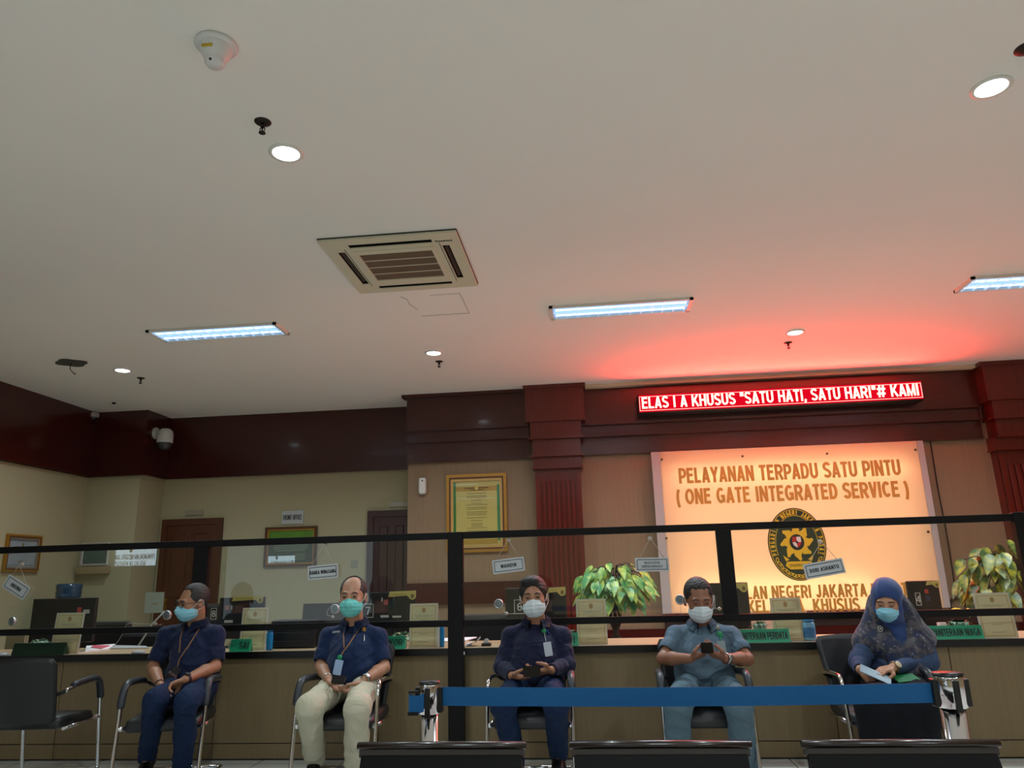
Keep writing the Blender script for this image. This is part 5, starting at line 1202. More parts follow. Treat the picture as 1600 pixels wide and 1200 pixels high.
# ============================================================ sculpting volumes
class Vol:
    """signed-distance sculpting on a grid, meshed with surface nets"""
    def __init__(s, lo, hi, h):
        s.h = h; s.lo = np.array(lo, float); s.n = np.ceil((np.array(hi)-s.lo)/h).astype(int)+1
        s.F = np.full(tuple(s.n), 1.0, np.float32)
    def _sl(s, lo, hi):
        a = np.maximum(np.floor((np.array(lo)-s.lo)/s.h).astype(int), 0); b = np.minimum(np.ceil((np.array(hi)-s.lo)/s.h).astype(int)+1, s.n)
        if (b <= a).any(): return None, None
        ax = [s.lo[i]+s.h*np.arange(a[i], b[i]) for i in range(3)]
        X, Y, Z = np.meshgrid(*ax, indexing='ij', sparse=True)
        return tuple(slice(a[i], b[i]) for i in range(3)), (X, Y, Z)
    def _comb(s, sl, d, k, op):
        A = s.F[sl]
        if op == 'add':
            hh = np.clip(0.5+0.5*(A-d)/k, 0, 1); s.F[sl] = A*(1-hh)+d*hh-k*hh*(1-hh)
        elif op == 'sub':
            hh = np.clip(0.5-0.5*(A+d)/k, 0, 1); s.F[sl] = A*(1-hh)-d*hh+k*hh*(1-hh)
        else:
            s.F[sl] = np.maximum(A, d)
    def cap(s, p0, r0, p1, r1, k=0.02, op='add', flat=None, fs=1.0):
        p0, p1 = np.array(p0, float), np.array(p1, float); m = max(r0, r1)*max(1, 1/min(fs, 1) if fs > 1 else 1)*max(1, fs)+k+2*s.h
        sl, G = s._sl(np.minimum(p0, p1)-m, np.maximum(p0, p1)+m)
        if sl is None: return s
        q = [G[i]-p0[i] for i in range(3)]; ba = p1-p0
        if flat is not None:
            n = np.array(flat, float); n /= np.linalg.norm(n); c = (1/fs-1); dn = q[0]*n[0]+q[1]*n[1]+q[2]*n[2]
            q = [q[i]+n[i]*dn*c for i in range(3)]; ba = ba+n*(ba@n)*c
        L = ba@ba+1e-12; t = np.clip((q[0]*ba[0]+q[1]*ba[1]+q[2]*ba[2])/L, 0, 1)
        d = np.sqrt((q[0]-t*ba[0])**2+(q[1]-t*ba[1])**2+(q[2]-t*ba[2])**2)-(r0+(r1-r0)*t)
        if flat is not None and fs < 1: d = d*fs
        s._comb(sl, d.astype(np.float32), k, op); return s
    def ell(s, c, r, R=None, k=0.02, op='add'):
        c = np.array(c, float); r = np.array(r, float); m = r.max()+k+2*s.h
        sl, G = s._sl(c-m, c+m)
        if sl is None: return s
        q = [G[i]-c[i] for i in range(3)]
        if R is not None: q = [q[0]*R[0][j]+q[1]*R[1][j]+q[2]*R[2][j] for j in range(3)]
        k0 = np.sqrt((q[0]/r[0])**2+(q[1]/r[1])**2+(q[2]/r[2])**2); k1 = np.sqrt((q[0]/r[0]**2)**2+(q[1]/r[1]**2)**2+(q[2]/r[2]**2)**2)+1e-9
        s._comb(sl, (k0*(k0-1)/k1).astype(np.float32), k, op); return s
    def cut(s, p, n):
        """remove what lies on the side n points to"""
        n = np.array(n, float); n /= np.linalg.norm(n)
        sl, G = s._sl(s.lo, s.lo+s.h*s.n)
        d = (G[0]-p[0])*n[0]+(G[1]-p[1])*n[1]+(G[2]-p[2])*n[2]
        s.F[sl] = np.maximum(s.F[sl], d.astype(np.float32)); return s
    def mesh(s, fold=None, smooth=2):
        F = s.F; F[0] = F[-1] = 1; F[:, 0] = F[:, -1] = 1; F[:, :, 0] = F[:, :, -1] = 1
        ins = F < 0; n = s.n; c = [slice(0, -1), slice(1, None)]
        cnt = np.zeros(tuple(n-1), np.int8)
        for a in c:
            for b in c:
                for d in c: cnt += ins[a, b, d]
        idx = np.argwhere((cnt > 0) & (cnt < 8)); N = len(idx)
        gid = np.full(tuple(n-1), -1, np.int32); gid[idx[:, 0], idx[:, 1], idx[:, 2]] = np.arange(N)
        acc = np.zeros((N, 3)); w = np.zeros(N)
        corners = np.array([[i, j, k] for i in (0, 1) for j in (0, 1) for k in (0, 1)])
        vals = np.stack([F[idx[:, 0]+o[0], idx[:, 1]+o[1], idx[:, 2]+o[2]] for o in corners], 1)
        for i in range(8):
            for j in range(i+1, 8):
                df = corners[j]-corners[i]
                if np.abs(df).sum() != 1: continue
                a, b = vals[:, i], vals[:, j]; m = (a < 0) != (b < 0)
                t = np.where(m, a/np.where(m, a-b, 1), 0)
                acc += m[:, None]*(corners[i]+t[:, None]*df); w += m
        P = s.lo+s.h*(idx+acc/w[:, None])
        faces = []
        for ax in range(3):
            A = [slice(None)]*3; B = [slice(None)]*3; A[ax] = slice(0, -1); B[ax] = slice(1, None)
            sg = ins[tuple(A)] != ins[tuple(B)]; e = np.argwhere(sg); u, v = [(1, 2), (2, 0), (0, 1)][ax]
            ok = (e[:, u] > 0) & (e[:, v] > 0) & (e[:, u] < n[u]-1) & (e[:, v] < n[v]-1); e = e[ok]
            inside = ins[e[:, 0], e[:, 1], e[:, 2]]
            def g(du, dv):
                q = e.copy(); q[:, u] += du; q[:, v] += dv; return gid[q[:, 0], q[:, 1], q[:, 2]]
            Q = np.stack([g(-1, -1), g(0, -1), g(0, 0), g(-1, 0)], 1); Q[~inside] = Q[~inside][:, ::-1]
            faces.append(Q)
        Fc = np.concatenate(faces)
        # light smoothing
        E = np.concatenate([Fc[:, [0, 1]], Fc[:, [1, 2]], Fc[:, [2, 3]], Fc[:, [3, 0]]])
        for _ in range(smooth):
            S = np.zeros_like(P); C = np.zeros(N)
            for k in range(3): S[:, k] = np.bincount(E[:, 0], P[E[:, 1], k], N)+np.bincount(E[:, 1], P[E[:, 0], k], N)
            C = np.bincount(E[:, 0], minlength=N)+np.bincount(E[:, 1], minlength=N)
            P = P*0.5+0.5*S/np.maximum(C, 1)[:, None]
        if fold is not None:
            a = P[Fc[:, 2]]-P[Fc[:, 0]]; b = P[Fc[:, 3]]-P[Fc[:, 1]]; nf = np.cross(a, b); NV = np.zeros_like(P)
            for k in range(4):
                for j in range(3): NV[:, j] += np.bincount(Fc[:, k], nf[:, j], N)
            NV /= np.linalg.norm(NV, axis=1)[:, None]+1e-9
            P = P+NV*fold(P)[:, None]
        me = bpy.data.meshes.new('m'); me.vertices.add(N); me.vertices.foreach_set('co', P.astype(np.float32).ravel())
        M = len(Fc); me.loops.add(M*4); me.loops.foreach_set('vertex_index', Fc.astype(np.int32).ravel())
        me.polygons.add(M); me.polygons.foreach_set('loop_start', np.arange(0, M*4, 4, dtype=np.int32)); me.polygons.foreach_set('loop_total', np.full(M, 4, np.int32))
        me.update(calc_edges=True); me.validate()
        return me
def vlink(name, vol, m, parent, fold=None, smooth=2):
    me = vol.mesh(fold, smooth); me.name = name; return link(name, me, m, parent, smooth=True)

def folds(base=0.002, spots=(), seed=0, fr=38.0):
    rs = np.random.RandomState(seed); K = rs.normal(size=(5, 3)); K /= np.linalg.norm(K, axis=1)[:, None]
    def f(P):
        w = np.sin(P@K[0]*14+1)+np.sin(P@K[1]*19)
        v = base*(1-np.abs(np.sin(P@K[2]*fr*0.5+w*1.1)))**2*1.4+base*0.5*np.sin(P@K[3]*fr+w)
        for c, r, amp, q, d in spots:
            d = np.array(d, float); d /= np.linalg.norm(d); g = np.exp(-((P-np.array(c))**2).sum(1)/(r*r))
            v = v+amp*g*(np.sin((P-np.array(c))@d*q+0.8*w)*0.6+(1-np.abs(np.sin((P-np.array(c))@d*q*0.5+w*0.6)))**2)
        return v-base*0.3
    return f

# ============================================================ people
m_skin = [mat('skin_tan', (158, 112, 84), rough=0.5, sss=0.08, var=0.06, vscale=30, bump=0.1, bscale=250), mat('skin_light_tan', (172, 126, 98), rough=0.5, sss=0.08, var=0.06, vscale=30, bump=0.1, bscale=250), mat('skin_brown', (136, 90, 66), rough=0.48, sss=0.08, var=0.06, vscale=30, bump=0.1, bscale=250)]
m_hair = mat('black_hair', (18, 15, 14), rough=0.55, var=0.4, vscale=120, bump=0.6, bscale=300)
m_hairg = mat('greying_hair', (44, 40, 38), rough=0.6, var=0.5, vscale=160, bump=0.6, bscale=300)
m_navy = mat('navy_cotton', (20, 30, 60), wr=0.42, rough=0.8, var=0.12, vscale=12, bump=0.25, bscale=220, spec=0.2, sheen=0.1)
m_navy2 = mat('bright_navy_cotton', (18, 36, 70), wr=0.42, rough=0.8, var=0.12, vscale=12, bump=0.25, bscale=220, spec=0.2, sheen=0.1)
m_navyl = mat('dark_navy_cotton', (20, 24, 52), wr=0.42, rough=0.78, var=0.1, vscale=12, bump=0.25, bscale=220, spec=0.2, sheen=0.1)
m_trn = mat('navy_trousers', (18, 36, 66), wr=0.42, rough=0.8, var=0.1, vscale=14, bump=0.2, bscale=260, spec=0.2)
m_cream_t = mat('cream_chino', (186, 182, 160), wr=0.42, rough=0.85, var=0.05, vscale=14, bump=0.25, bscale=260, spec=0.2)
m_grey = mat('blue_grey_cotton', (86, 106, 122), wr=0.42, rough=0.8, var=0.1, vscale=12, bump=0.25, bscale=240, spec=0.2)
m_greyt = mat('grey_blue_trousers', (84, 106, 118), wr=0.42, rough=0.82, var=0.08, vscale=14, bump=0.2, bscale=260, spec=0.2)
m_shoe = mat('black_shoe', (12, 12, 12), rough=0.3)
m_msk_b = mat('light_blue_mask', (134, 196, 214), rough=0.8, bump=0.15, bscale=400)
m_msk_g = mat('aqua_mask', (110, 204, 198), rough=0.8, bump=0.15, bscale=400)
m_msk_w = mat('white_mask', (206, 218, 222), rough=0.8, bump=0.15, bscale=400)
m_phone = mat('phone_black', (10, 10, 12), rough=0.15)
m_lan = mat('brown_lanyard', (128, 92, 66), rough=0.7); m_eye = mat('eye_dark', (20, 14, 12), rough=0.2)
m_steel = mat('watch_steel', (190, 190, 188), rough=0.25, metal=0.9)

def rot3(yaw, pitch, roll=0.0):
    return Matrix.Rotation(yaw, 3, 'Z') @ Matrix.Rotation(pitch, 3, 'X') @ Matrix.Rotation(roll, 3, 'Y')
class Head:
    def __init__(s, c, yaw, pitch, roll=0.0, sc=1.06): s.c = V(c); s.R = rot3(yaw, pitch, roll); s.s = sc; s.Rn = np.array(s.R)
    def p(s, x, y, z): return s.c+s.R @ (V((x, y, z))*s.s)
    def e(s, vol, c, r, k=0.02, op='add'): vol.ell(s.p(*c), [q*s.s for q in r], s.Rn, k, op)
    def k(s, vol, a, ra, b, rb, k=0.01, op='add'): vol.cap(s.p(*a), ra*s.s, s.p(*b), rb*s.s, k, op)
    def skin(s, vol, neck):
        s.e(vol, (0, .020, .035), (.076, .094, .086)); s.e(vol, (0, -.028, -.022), (.062, .066, .086), .03); s.e(vol, (0, -.040, -.082), (.040, .040, .030), .03)
        for q in (-1, 1): s.e(vol, (q*.036, -.056, -.030), (.026, .026, .028), .02)
        s.k(vol, (-.038, -.080, .020), .012, (.038, -.080, .020), .012, .012)
        for q in (-1, 1):
            s.e(vol, (q*.031, -.102, .003), (.017, .013, .010), .012, 'sub'); s.e(vol, (q*.031, -.080, .002), (.014, .013, .0105), .004)
        s.k(vol, (0, -.090, .004), .008, (0, -.108, -.026), .012, .010)
        for q in (-1, 1): s.e(vol, (q*.079, .012, -.006), (.010, .019, .031), .006); s.e(vol, (q*.086, .006, -.004), (.006, .010, .018), .004, 'sub')
        vol.cap(s.p(0, .028, -.06), .056, neck, .060, .02)
    def mask(s, kind, m, parent):
        lo = s.c-V((.17, .17, .17)); vol = Vol(lo, s.c+V((.17, .17, .17)), .003)
        s.e(vol, (0, -.036, -.052), (.0685, .074, .068), .01)
        if kind == 'kn': s.e(vol, (0, -.088, -.048), (.017, .040, .052), .03)
        else: s.k(vol, (0, -.100, -.018), .012, (0, -.108, -.04), .020, .025)
        vol.ell(s.p(0, -.03, -.052), [q*s.s for q in (.055, .062, .050)], s.Rn, .004, 'sub')
        n = s.R @ V((0, .32, 1)); vol.cut(s.p(0, -.10, -.012), n)
        n = s.R @ V((0, 1, 0.25)); vol.cut(s.p(0, .004, -.05), n)
        n = s.R @ V((0, .35, -1)); vol.cut(s.p(0, -.06, -.117), n)
        up = np.array(s.R @ V((0, 0, 1))); c = np.array(s.c)
        if kind == 'kn': f = lambda P: 0.0008*np.sin((P-c)@up*260)
        else: f = lambda P: 0.0016*np.abs(np.sin((P-c)@up*135/1.0))
        o = vlink('face_mask', vol, m, parent, f, 1)
        b = bmesh.new()
        for q in (-1, 1):
            tube(b, bezier([s.p(q*.062, -.045, -.030), s.p(q*.076, -.02, -.012), s.p(q*.086, .012, .018), s.p(q*.090, .030, .005), s.p(q*.088, .026, -.03)]), .0016, 6)
            tube(b, bezier([s.p(q*.060, -.045, -.085), s.p(q*.076, -.015, -.050), s.p(q*.086, .020, -.035)]), .0016, 6)
        link('ear_loops', b, MATS['white_mask'], o)
    def hair(s, m, parent, style):
        lo = s.c-V((.17, .17, .17)); vol = Vol(lo, s.c+V((.17, .17, .17)), .0035)
        t = {'full': .009, 'short': .004, 'bald': .003, 'thin': .004}[style]
        s.e(vol, (0, .023, .040), (.078+t, .095+t, .087+t), .01)
        if style == 'full': s.e(vol, (-.012, -.040, .098), (.058, .046, .030), .02)
        s.e(vol, (0, -.088, -.006), (.067, .070, .088 if style != 'full' else .080), .010, 'sub')
        if style == 'bald': s.e(vol, (0, -.065, .085), (.058, .105, .075), .012, 'sub')
        if style == 'thin': s.e(vol, (-.035, -.080, .075), (.040, .050, .045), .012, 'sub'); s.e(vol, (.035, -.080, .075), (.036, .045, .040), .012, 'sub')
        if style == 'short':
            s.e(vol, (0, -.100, .060), (.060, .042, .034), .012, 'sub'); s.e(vol, (-.050, -.070, .075), (.022, .030, .024), .010, 'sub'); s.e(vol, (.050, -.070, .075), (.022, .030, .024), .010, 'sub')
        n = s.R @ V((0, -.55, -1)); vol.cut(s.p(0, .03, -.045), n)
        n = s.R @ V((0, -1, -.15)); vol.cut(s.p(0, -.030, -.02), V((0, 0, 0)) + (s.R @ V((0, -1, -1.3)))) if style != 'full' else None
        for q in (-1, 1): s.e(vol, (q*.088, .012, -.010), (.020, .022, .034), .006, 'sub')
        K = np.random.RandomState(4).normal(size=(3, 3))*95
        vlink('hair', vol, m, parent, lambda P: .0013*np.sin(P@K[0]*2.6)*np.sin(P@K[1]*1.5)+.0010*np.sin(P@K[2]*4.1), 0)
        for q in (-1, 1):
            b = bmesh.new(); tube(b, bezier([s.p(q*.014, -.096, .022), s.p(q*.032, -.098, .028), s.p(q*.050, -.084, .021)], 5), [.002]+[.0042]*9+[.0015], 8, sx=1.0, sy=0.6); link('eyebrow', b, m_hair, parent)
        for q in (-1, 1):
            b = bmesh.new(); sphere(b, s.p(q*.031, -.0905, .0015), .0115*s.s, n=14, sc=(1.0, .42, .42 if style != 'short' else .25), M=s.R); link('eye', b, m_eye, parent)

def frame_of(d, n):
    d = V(d).normalized(); n = V(n); n = (n-d*n.dot(d)).normalized(); return d, n, d.cross(n)
def hand(vol, wrist, d, n, thumb, curl=(0.5, 0.6, 0.4), L=1.0, spread=0.12, tcurl=0.5, curls=None):
    """wrist point, direction towards the knuckles, palm normal (palm faces n), thumb = +1/-1 side along d x n"""
    d, n, t = frame_of(d, n); t = t*thumb; w = V(wrist); s = L
    vol.ell(w+d*.045*s, (.040*s, .016*s, .038*s), np.array(Matrix((d, n, t)).transposed()), .012)
    kn = []
    for i in range(4):
        off = (.030-.0195*i)*s; base = w+t*off*.55+d*.012*s; k = w+d*(.082-(.004, 0, .004, .012)[i])*s+t*off-n*.002
        vol.cap(base, .013*s, k, .0105*s, .010); kn.append(k)
    ls = (0.92, 1.0, 0.95, 0.76)
    for i in range(4):
        c = curls[i] if curls else curl; ang = 0; p = kn[i]; dd = (d+t*(1.5-i)*spread*.35).normalized(); ax = dd.cross(n).normalized()
        for j, seg in enumerate((.044, .027, .022)):
            ang = c[j]; dd = (Matrix.Rotation(ang, 3, ax) @ dd).normalized()
            if j == 0: pass
            q = p+dd*seg*s*ls[i]; vol.cap(p, (.0098, .0088, .0080)[j]*s, q, (.0088, .0080, .0068)[j]*s, .0035); p = q
    b0 = w+d*.022*s+t*.022*s+n*.004; b1 = b0+(d*.55+t*.75+n*.35).normalized()*.040*s; b2 = b1+(d*.9+t*(.35-tcurl*.9)+n*(.2+tcurl*.5)).normalized()*.032*s; b3 = b2+(d*.9+t*(.1-tcurl*1.1)+n*(.2+tcurl*.6)).normalized()*.026*s
    vol.cap(b0, .016*s, b1, .0125*s, .012); vol.cap(b1, .0122*s, b2, .0105*s, .004); vol.cap(b2, .0105*s, b3, .0085*s, .004)
    return kn

def bvh_of(o):
    me = o.data; n = len(me.vertices); co = np.empty(n*3, np.float32); me.vertices.foreach_get('co', co)
    M = o.matrix_basis if not o.parent else Matrix()
    return BVHTree.FromPolygons([V(c) for c in co.reshape(-1, 3)], [tuple(p.vertices) for p in me.polygons])
def hit(bvh, px, py, off=0.004):
    d = ray(px, py).normalized(); loc, nrm, _, _ = bvh.ray_cast(CAMP, d)
    if loc is None: return None, None
    return loc+nrm*off, nrm
def ribbon(b, pts, w, th=0.0012, nrm=(0, -1, 0)):
    n = V(nrm); rows = []
    for i, p in enumerate(pts):
        T = (pts[min(i+1, len(pts)-1)]-pts[max(i-1, 0)]).normalized(); s = T.cross(n).normalized()*w/2
        rows.append([b.verts.new(p-s), b.verts.new(p+s), b.verts.new(p+s+n*th), b.verts.new(p-s+n*th)])
    for A, B in zip(rows, rows[1:]):
        for k in range(4): b.faces.new((A[k], A[(k+1) % 4], B[(k+1) % 4], B[k]))
    b.faces.new(rows[0]); b.faces.new(rows[-1][::-1])
def on_path(bvh, pix, off=0.005, seg=6):
    out = []
    for (x0, y0), (x1, y1) in zip(pix, pix[1:]):
        for i in range(seg):
            u = i/seg; P, _ = hit(bvh, x0+(x1-x0)*u, y0+(y1-y0)*u, off)
            if P: out.append(P)
    P, _ = hit(bvh, *pix[-1], off)
    if P: out.append(P)
    return out
def card(name, bvh, c, size, ang, m, parent, txt=None, Y=None, tm=None, depth=0.0035, off=0.016):
    P, _ = hit(bvh, c[0], c[1], 0.004)
    if P: P = P+(CAMP-P).normalized()*off
    if P is None: P = atY(c[0], c[1], 4.95)
    w, h = size; M = face_cam(P, tilt=-0.12, roll=math.radians(ang))
    b = bmesh.new(); poly_prism(b, rrect(w, h, min(w, h)*0.12), -depth/2, depth/2, M); o = link(name, b, m, parent)
    if txt:
        b = bmesh.new(); text(b, txt[0], txt[1], M @ Matrix.Translation((0, 0, depth/2)), ext=0.0006, off=0.02, width=txt[2]); link('card_print', b, tm or m_ink, o)
    return o
def band(name, c, d, r, w, m, parent, face=None, fm=None, fr=0.017, flat=1.0):
    """wrist band around direction d"""
    d = V(d).normalized(); b = bmesh.new(); M = Matrix.Translation(c) @ d.to_track_quat('Z', 'Y').to_matrix().to_4x4()
    lathe(b, [(r, -w/2), (r+.003, -w/2+.001), (r+.003, w/2-.001), (r, w/2)], M, 24); o = link(name, b, m, parent)
    if face is not None:
        f = V(face).normalized(); f = (f-d*f.dot(d)).normalized(); Mf = Matrix.Translation(V(c)+f*(r+.002)) @ f.to_track_quat('Z', 'Y').to_matrix().to_4x4()
        b = bmesh.new(); lathe(b, [(0, .008), (fr*.8, .008), (fr, .006), (fr, 0), (0, 0)], Mf, 24); link('watch_case', b, fm or m, o)
    return o
def collar(c, r, m, parent, yaw=0.0, h=0.046, open_=0.30, tip=0.062):
    """shirt collar around neck point c: stand, fold and two points"""
    b = bmesh.new(); n = 40; C = V(c); A = []
    for i in range(n+1):
        a = -PI+open_+(2*PI-2*open_)*i/n; f = abs(a)/PI
        th = a+PI/2+yaw; dx, dy = math.cos(th), math.sin(th)
        dip = -0.034*max(0, f-0.35)/0.65; pt = max(0, f-0.66)/0.34; fl = 1+.10*f
        up = C+V((dx*r*0.92, dy*r*0.90, h*0.72+dip)); top = C+V((dx*r*1.05, dy*r*1.02, h*0.80+dip))
        low = C+V((dx*r*(1.36*fl), dy*r*(1.22*fl)-0.010*pt, -0.006+dip-tip*pt*pt*.9)); mid = top.lerp(low, .5)+V((dx*.006, dy*.006, .004))
        base = C+V((dx*r*0.98, dy*r*0.95, -0.03+dip))
        A.append([b.verts.new(q) for q in (base, up, top, mid, low)])
    for p, q in zip(A, A[1:]):
        for k in range(4):
            f = b.faces.new((p[k], q[k], q[k+1], p[k+1])); f.smooth = True
    bmesh.ops.solidify(b, geom=b.faces[:], thickness=0.004)
    return link('collar', b, m, parent)

def person(S):
    g = lambda k: V(S[k]); base = V((g('pelvis').x, g('pelvis').y, 0))
    t = thing('person', S['label'], 'person', base)
    allp = [V(v) for k, v in S.items() if isinstance(v, Vector)]
    lo = V([min(p[i] for p in allp)-.16 for i in range(3)]); hi = V([max(p[i] for p in allp)+.17 for i in range(3)]); lo.z = max(lo.z, 0.0-.01)
    H = Head(g('head'), *S['hrot'], sc=S.get('hs', 1.06))
    # --- the body, one continuous surface
    vb = Vol(lo, hi, .0048)
    H.skin(vb, g('neck'))
    sh = S.get('torso', 1.0)
    vb.cap(g('neck')+V((0, .01, -.02)), .050, g('chest')+V((0, .015, 0)), .080*sh, .03); vb.cap(g('chest')+V((0, .015, 0)), .080*sh, g('pelvis'), .085*sh, .03)
    for q in 'LR':
        vb.cap(g('neck')+V((0, .01, -.045)), .032, g('sho'+q)+V((0, 0, -.008)), .032, .02); vb.cap(g('sho'+q)+V((0, 0, -.008)), .034, g('sho'+q).lerp(g('elb'+q), .6), .038, .02); vb.cap(g('sho'+q).lerp(g('elb'+q), .6), .038, g('elb'+q), .038*S.get('arm', 1), .02)
        am = S.get('arm', 1); vb.cap(g('elb'+q), .038*am, g('elb'+q).lerp(g('wri'+q), .35), .040*am, .015); vb.cap(g('elb'+q).lerp(g('wri'+q), .35), .040*am, g('wri'+q), .026, .015)
        vb.cap(g('hip'+q), .07, g('kne'+q), .050, .02); vb.cap(g('kne'+q), .048, g('ank'+q), .033, .02)
        vb.cap(g('ank'+q), .033, g('ank'+q)+V((0, -.01, -.045)), .028, .02)
        hd = S['hand'+q]; hand(vb, g('wri'+q)+(V(hd[0]).normalized()*.012), *hd[:3], **hd[3])
    vb.cut((0, 0, 0.012), (0, 0, -1))
    body = vlink('body', vb, S['skin'], t, None, 1)
    H.hair(S.get('hairm', m_hair), t, S['hair']) if S['hair'] else None
    H.mask(S['mask'][0], S['mask'][1], t)
    return t, H, body, lo, hi

def shirt(S, t, lo, hi, m, sleeve='short', seed=1, belly=0.0):
    g = lambda k: V(S[k]); v = Vol(lo, hi, .0050); w = S.get('w', 1.0); fem = S.get('fem', 0)
    n0, ch, pv = g('neck'), g('chest'), g('pelvis')
    up = (n0-pv).normalized()
    v.cap(ch+V((-.078*w, .018, .01)), .090, ch+V((.078*w, .018, .01)), .090, .06)
    v.cap(pv+V((-.062*w, 0, .05)), .105, pv+V((.062*w, 0, .05)), .105, .06)
    mid = ch.lerp(pv, .48)+V((0, -.010-belly*.7, 0)); v.ell(mid, (.150*w, .118+belly*.5, .20), None, .08)
    v.cap(mid+V((-.055*w, .02, 0)), .095, mid+V((.055*w, .02, 0)), .095, .05)
    v.cap(n0+V((0, .012, -.02)), .062, ch, .09, .05)
    for q in 'LR':
        s_ = g('sho'+q); v.cap(n0+V((0, .008, -.022)), .044, s_+V((0, 0, .004)), .044, .03); v.cap(ch, .08, s_+V((0, 0, -.01)), .052, .05)
        if sleeve == 'short':
            d = (g('elb'+q)-s_); e = s_+d*S.get('slv', .72)
            v.cap(s_, .051, e, .059, .03)
        else:
            sr = S.get('sr', 1.0); v.cap(s_, .051*sr, g('elb'+q), .050*sr, .03); wr = g('elb'+q).lerp(g('wri'+q), .95); v.cap(g('elb'+q), .051*sr, wr, .036, .02)
    if sleeve == 'short':
        for q in 'LR':
            s_ = g('sho'+q); d = (g('elb'+q)-s_); e = s_+d*S.get('slv', .72); dn = d.normalized()
            v.cap(e+dn*.075, .072, e+dn*.18, .075, .003, 'sub'); v.cap(e-dn*.02, .048, e+dn*.12, .050, .004, 'sub')
    else:
        for q in 'LR':
            d = (g('wri'+q)-g('elb'+q)).normalized(); wr = g('elb'+q).lerp(g('wri'+q), .95)
            v.cap(wr+d*.048, .050, wr+d*.10, .052, .002, 'sub'); v.cap(wr-d*.01, .029, wr+d*.05, .031, .003, 'sub')
    v.cut(pv+V((0, 0, -.045)), (0, 0, -1))
    hc = g('head'); v.cap(n0+(hc-n0)*.42+V((0, -.004, 0)), .056, hc, .07, .008, 'sub'); v.ell(n0+V((0, -.068, .022)), (.018, .035, .040), None, .008, 'sub')
    sp = []
    for q in 'LR':
        s_ = g('sho'+q); arm = (g('elb'+q)-s_).normalized(); sx = 1 if q == 'R' else -1
        sp += [(tuple(s_.lerp(ch, .45)+V((0, -.05, -.02))), .075, .009, 75, (sx, 0, 1.1)), (tuple(g('elb'+q)+V((0, -.02, 0))), .075, .010 if sleeve == 'long' else .004, 100, g('wri'+q)-g('elb'+q)), (tuple(s_.lerp(g('elb'+q), .5)), .07, .006, 85, arm+V((0, .3, .4)))]
    sp += [(tuple(pv+V((-.06, -.13, .06))), .10, .011, 62, (.5, .2, 1)), (tuple(pv+V((.07, -.13, .07))), .10, .011, 66, (-.5, .2, 1)), (tuple(mid+V((-.10, -.06, .0))), .09, .008, 70, (.7, 0, 1)), (tuple(mid+V((.10, -.06, .02))), .09, .008, 72, (-.7, 0, 1))]
    return vlink('shirt', v, m, t, folds(.0030, sp, seed), 2)
def trousers(S, t, lo, hi, m, seed=2, hem=True, rk=.070, rc=.064):
    g = lambda k: V(S[k]); v = Vol(lo, hi, .0052)
    v.cap(g('hipL'), .095, g('hipR'), .095, .04)
    for q in 'LR':
        h_, k_, a_ = g('hip'+q), g('kne'+q), g('ank'+q)
        v.cap(h_, .090, k_+V((0, .02, 0)), rk, .03); v.cap(k_, rk-.004, k_.lerp(a_, .45)+V((0, .012, 0)), rc+.002, .03); e = a_+(a_-k_).normalized()*.042
        v.cap(k_.lerp(a_, .45)+V((0, .012, 0)), rc+.002, e, rc-.004, .02)
        d = (e-k_).normalized(); v.cap(e+d*.088, .088, e+d*.2, .09, .003, 'sub'); v.cap(e-d*.02, rc-.014, e+d*.1, rc-.012, .004, 'sub')
    v.cut((0, 0, .03), (0, 0, -1))
    sp = []
    for q in 'LR':
        h_, k_, a_ = g('hip'+q), g('kne'+q), g('ank'+q)
        sp += [(tuple(k_+V((.0, -.01, -.07))), .07, .009, 85, (.25, .4, 1)), (tuple(k_.lerp(h_, .22)+V((0, 0, .05))), .07, .008, 80, (.9, -.6, .3)), (tuple(h_.lerp(k_, .45)+V((0, 0, .04))), .11, .008, 62, (.5, 1, 0)), (tuple(k_.lerp(a_, .5)), .12, .006, 48, (1, 0, .35)), (tuple(a_+V((0, 0, .07))), .08, .009, 95, (.2, .2, 1))]
    vlink('trousers', v, m, t, folds(.0030, sp, seed, 30), 2)
def shoes(S, t, m=None):
    for q in 'LR':
        a = V(S['ank'+q]); d = V(S.get('toe'+q, (0, -1, 0))).normalized(); zf = 0.0; lift = max(0, a.z-.10)
        h0 = V((a.x, a.y, .045+lift))-d*.035; tip = V((a.x, a.y, .03))+d*(.160-lift*.45)
        v = Vol(V((min(h0.x, tip.x)-.09, min(h0.y, tip.y)-.09, zf-.01)), V((max(h0.x, tip.x)+.09, max(h0.y, tip.y)+.09, zf+.24+lift)), .004)
        v.cap(h0, .038, V((a.x, a.y, .075+lift)), .036, .02); v.cap(h0, .040, tip, .034, .02); v.cap(h0.lerp(tip, .35), .040, h0.lerp(tip, .85), .040, .02); v.cap(a, .040, a+(V(S['kne'+q])-a).normalized()*.07, .040, .015)
        v.cut((0, 0, zf+.003), (0, 0, -1)); vlink('shoe', v, m or m_shoe, t, None, 1)
def phone(c, w, h, M3, parent=None, label='', m=None):
    b = bmesh.new(); M = Matrix.Translation(c) @ M3.to_4x4(); poly_prism(b, rrect(w, h, .010), -.0045, .0045, M); t = thing('phone', label, 'phone', c)
    link('case', b, m or m_phone, t); b = bmesh.new(); poly_prism(b, rrect(w-.008, h-.012, .006), .0045, .005, M); link('screen', b, mat('phone_glass', (16, 16, 20), rough=0.08), t)
    return t
A_ = atY
def hips(S, c, dx=.085, fwd=(0, -1)): 
    c = V(c); S['hipL'] = c+V((-dx, -.02, -.01)); S['hipR'] = c+V((dx, -.02, -.01))
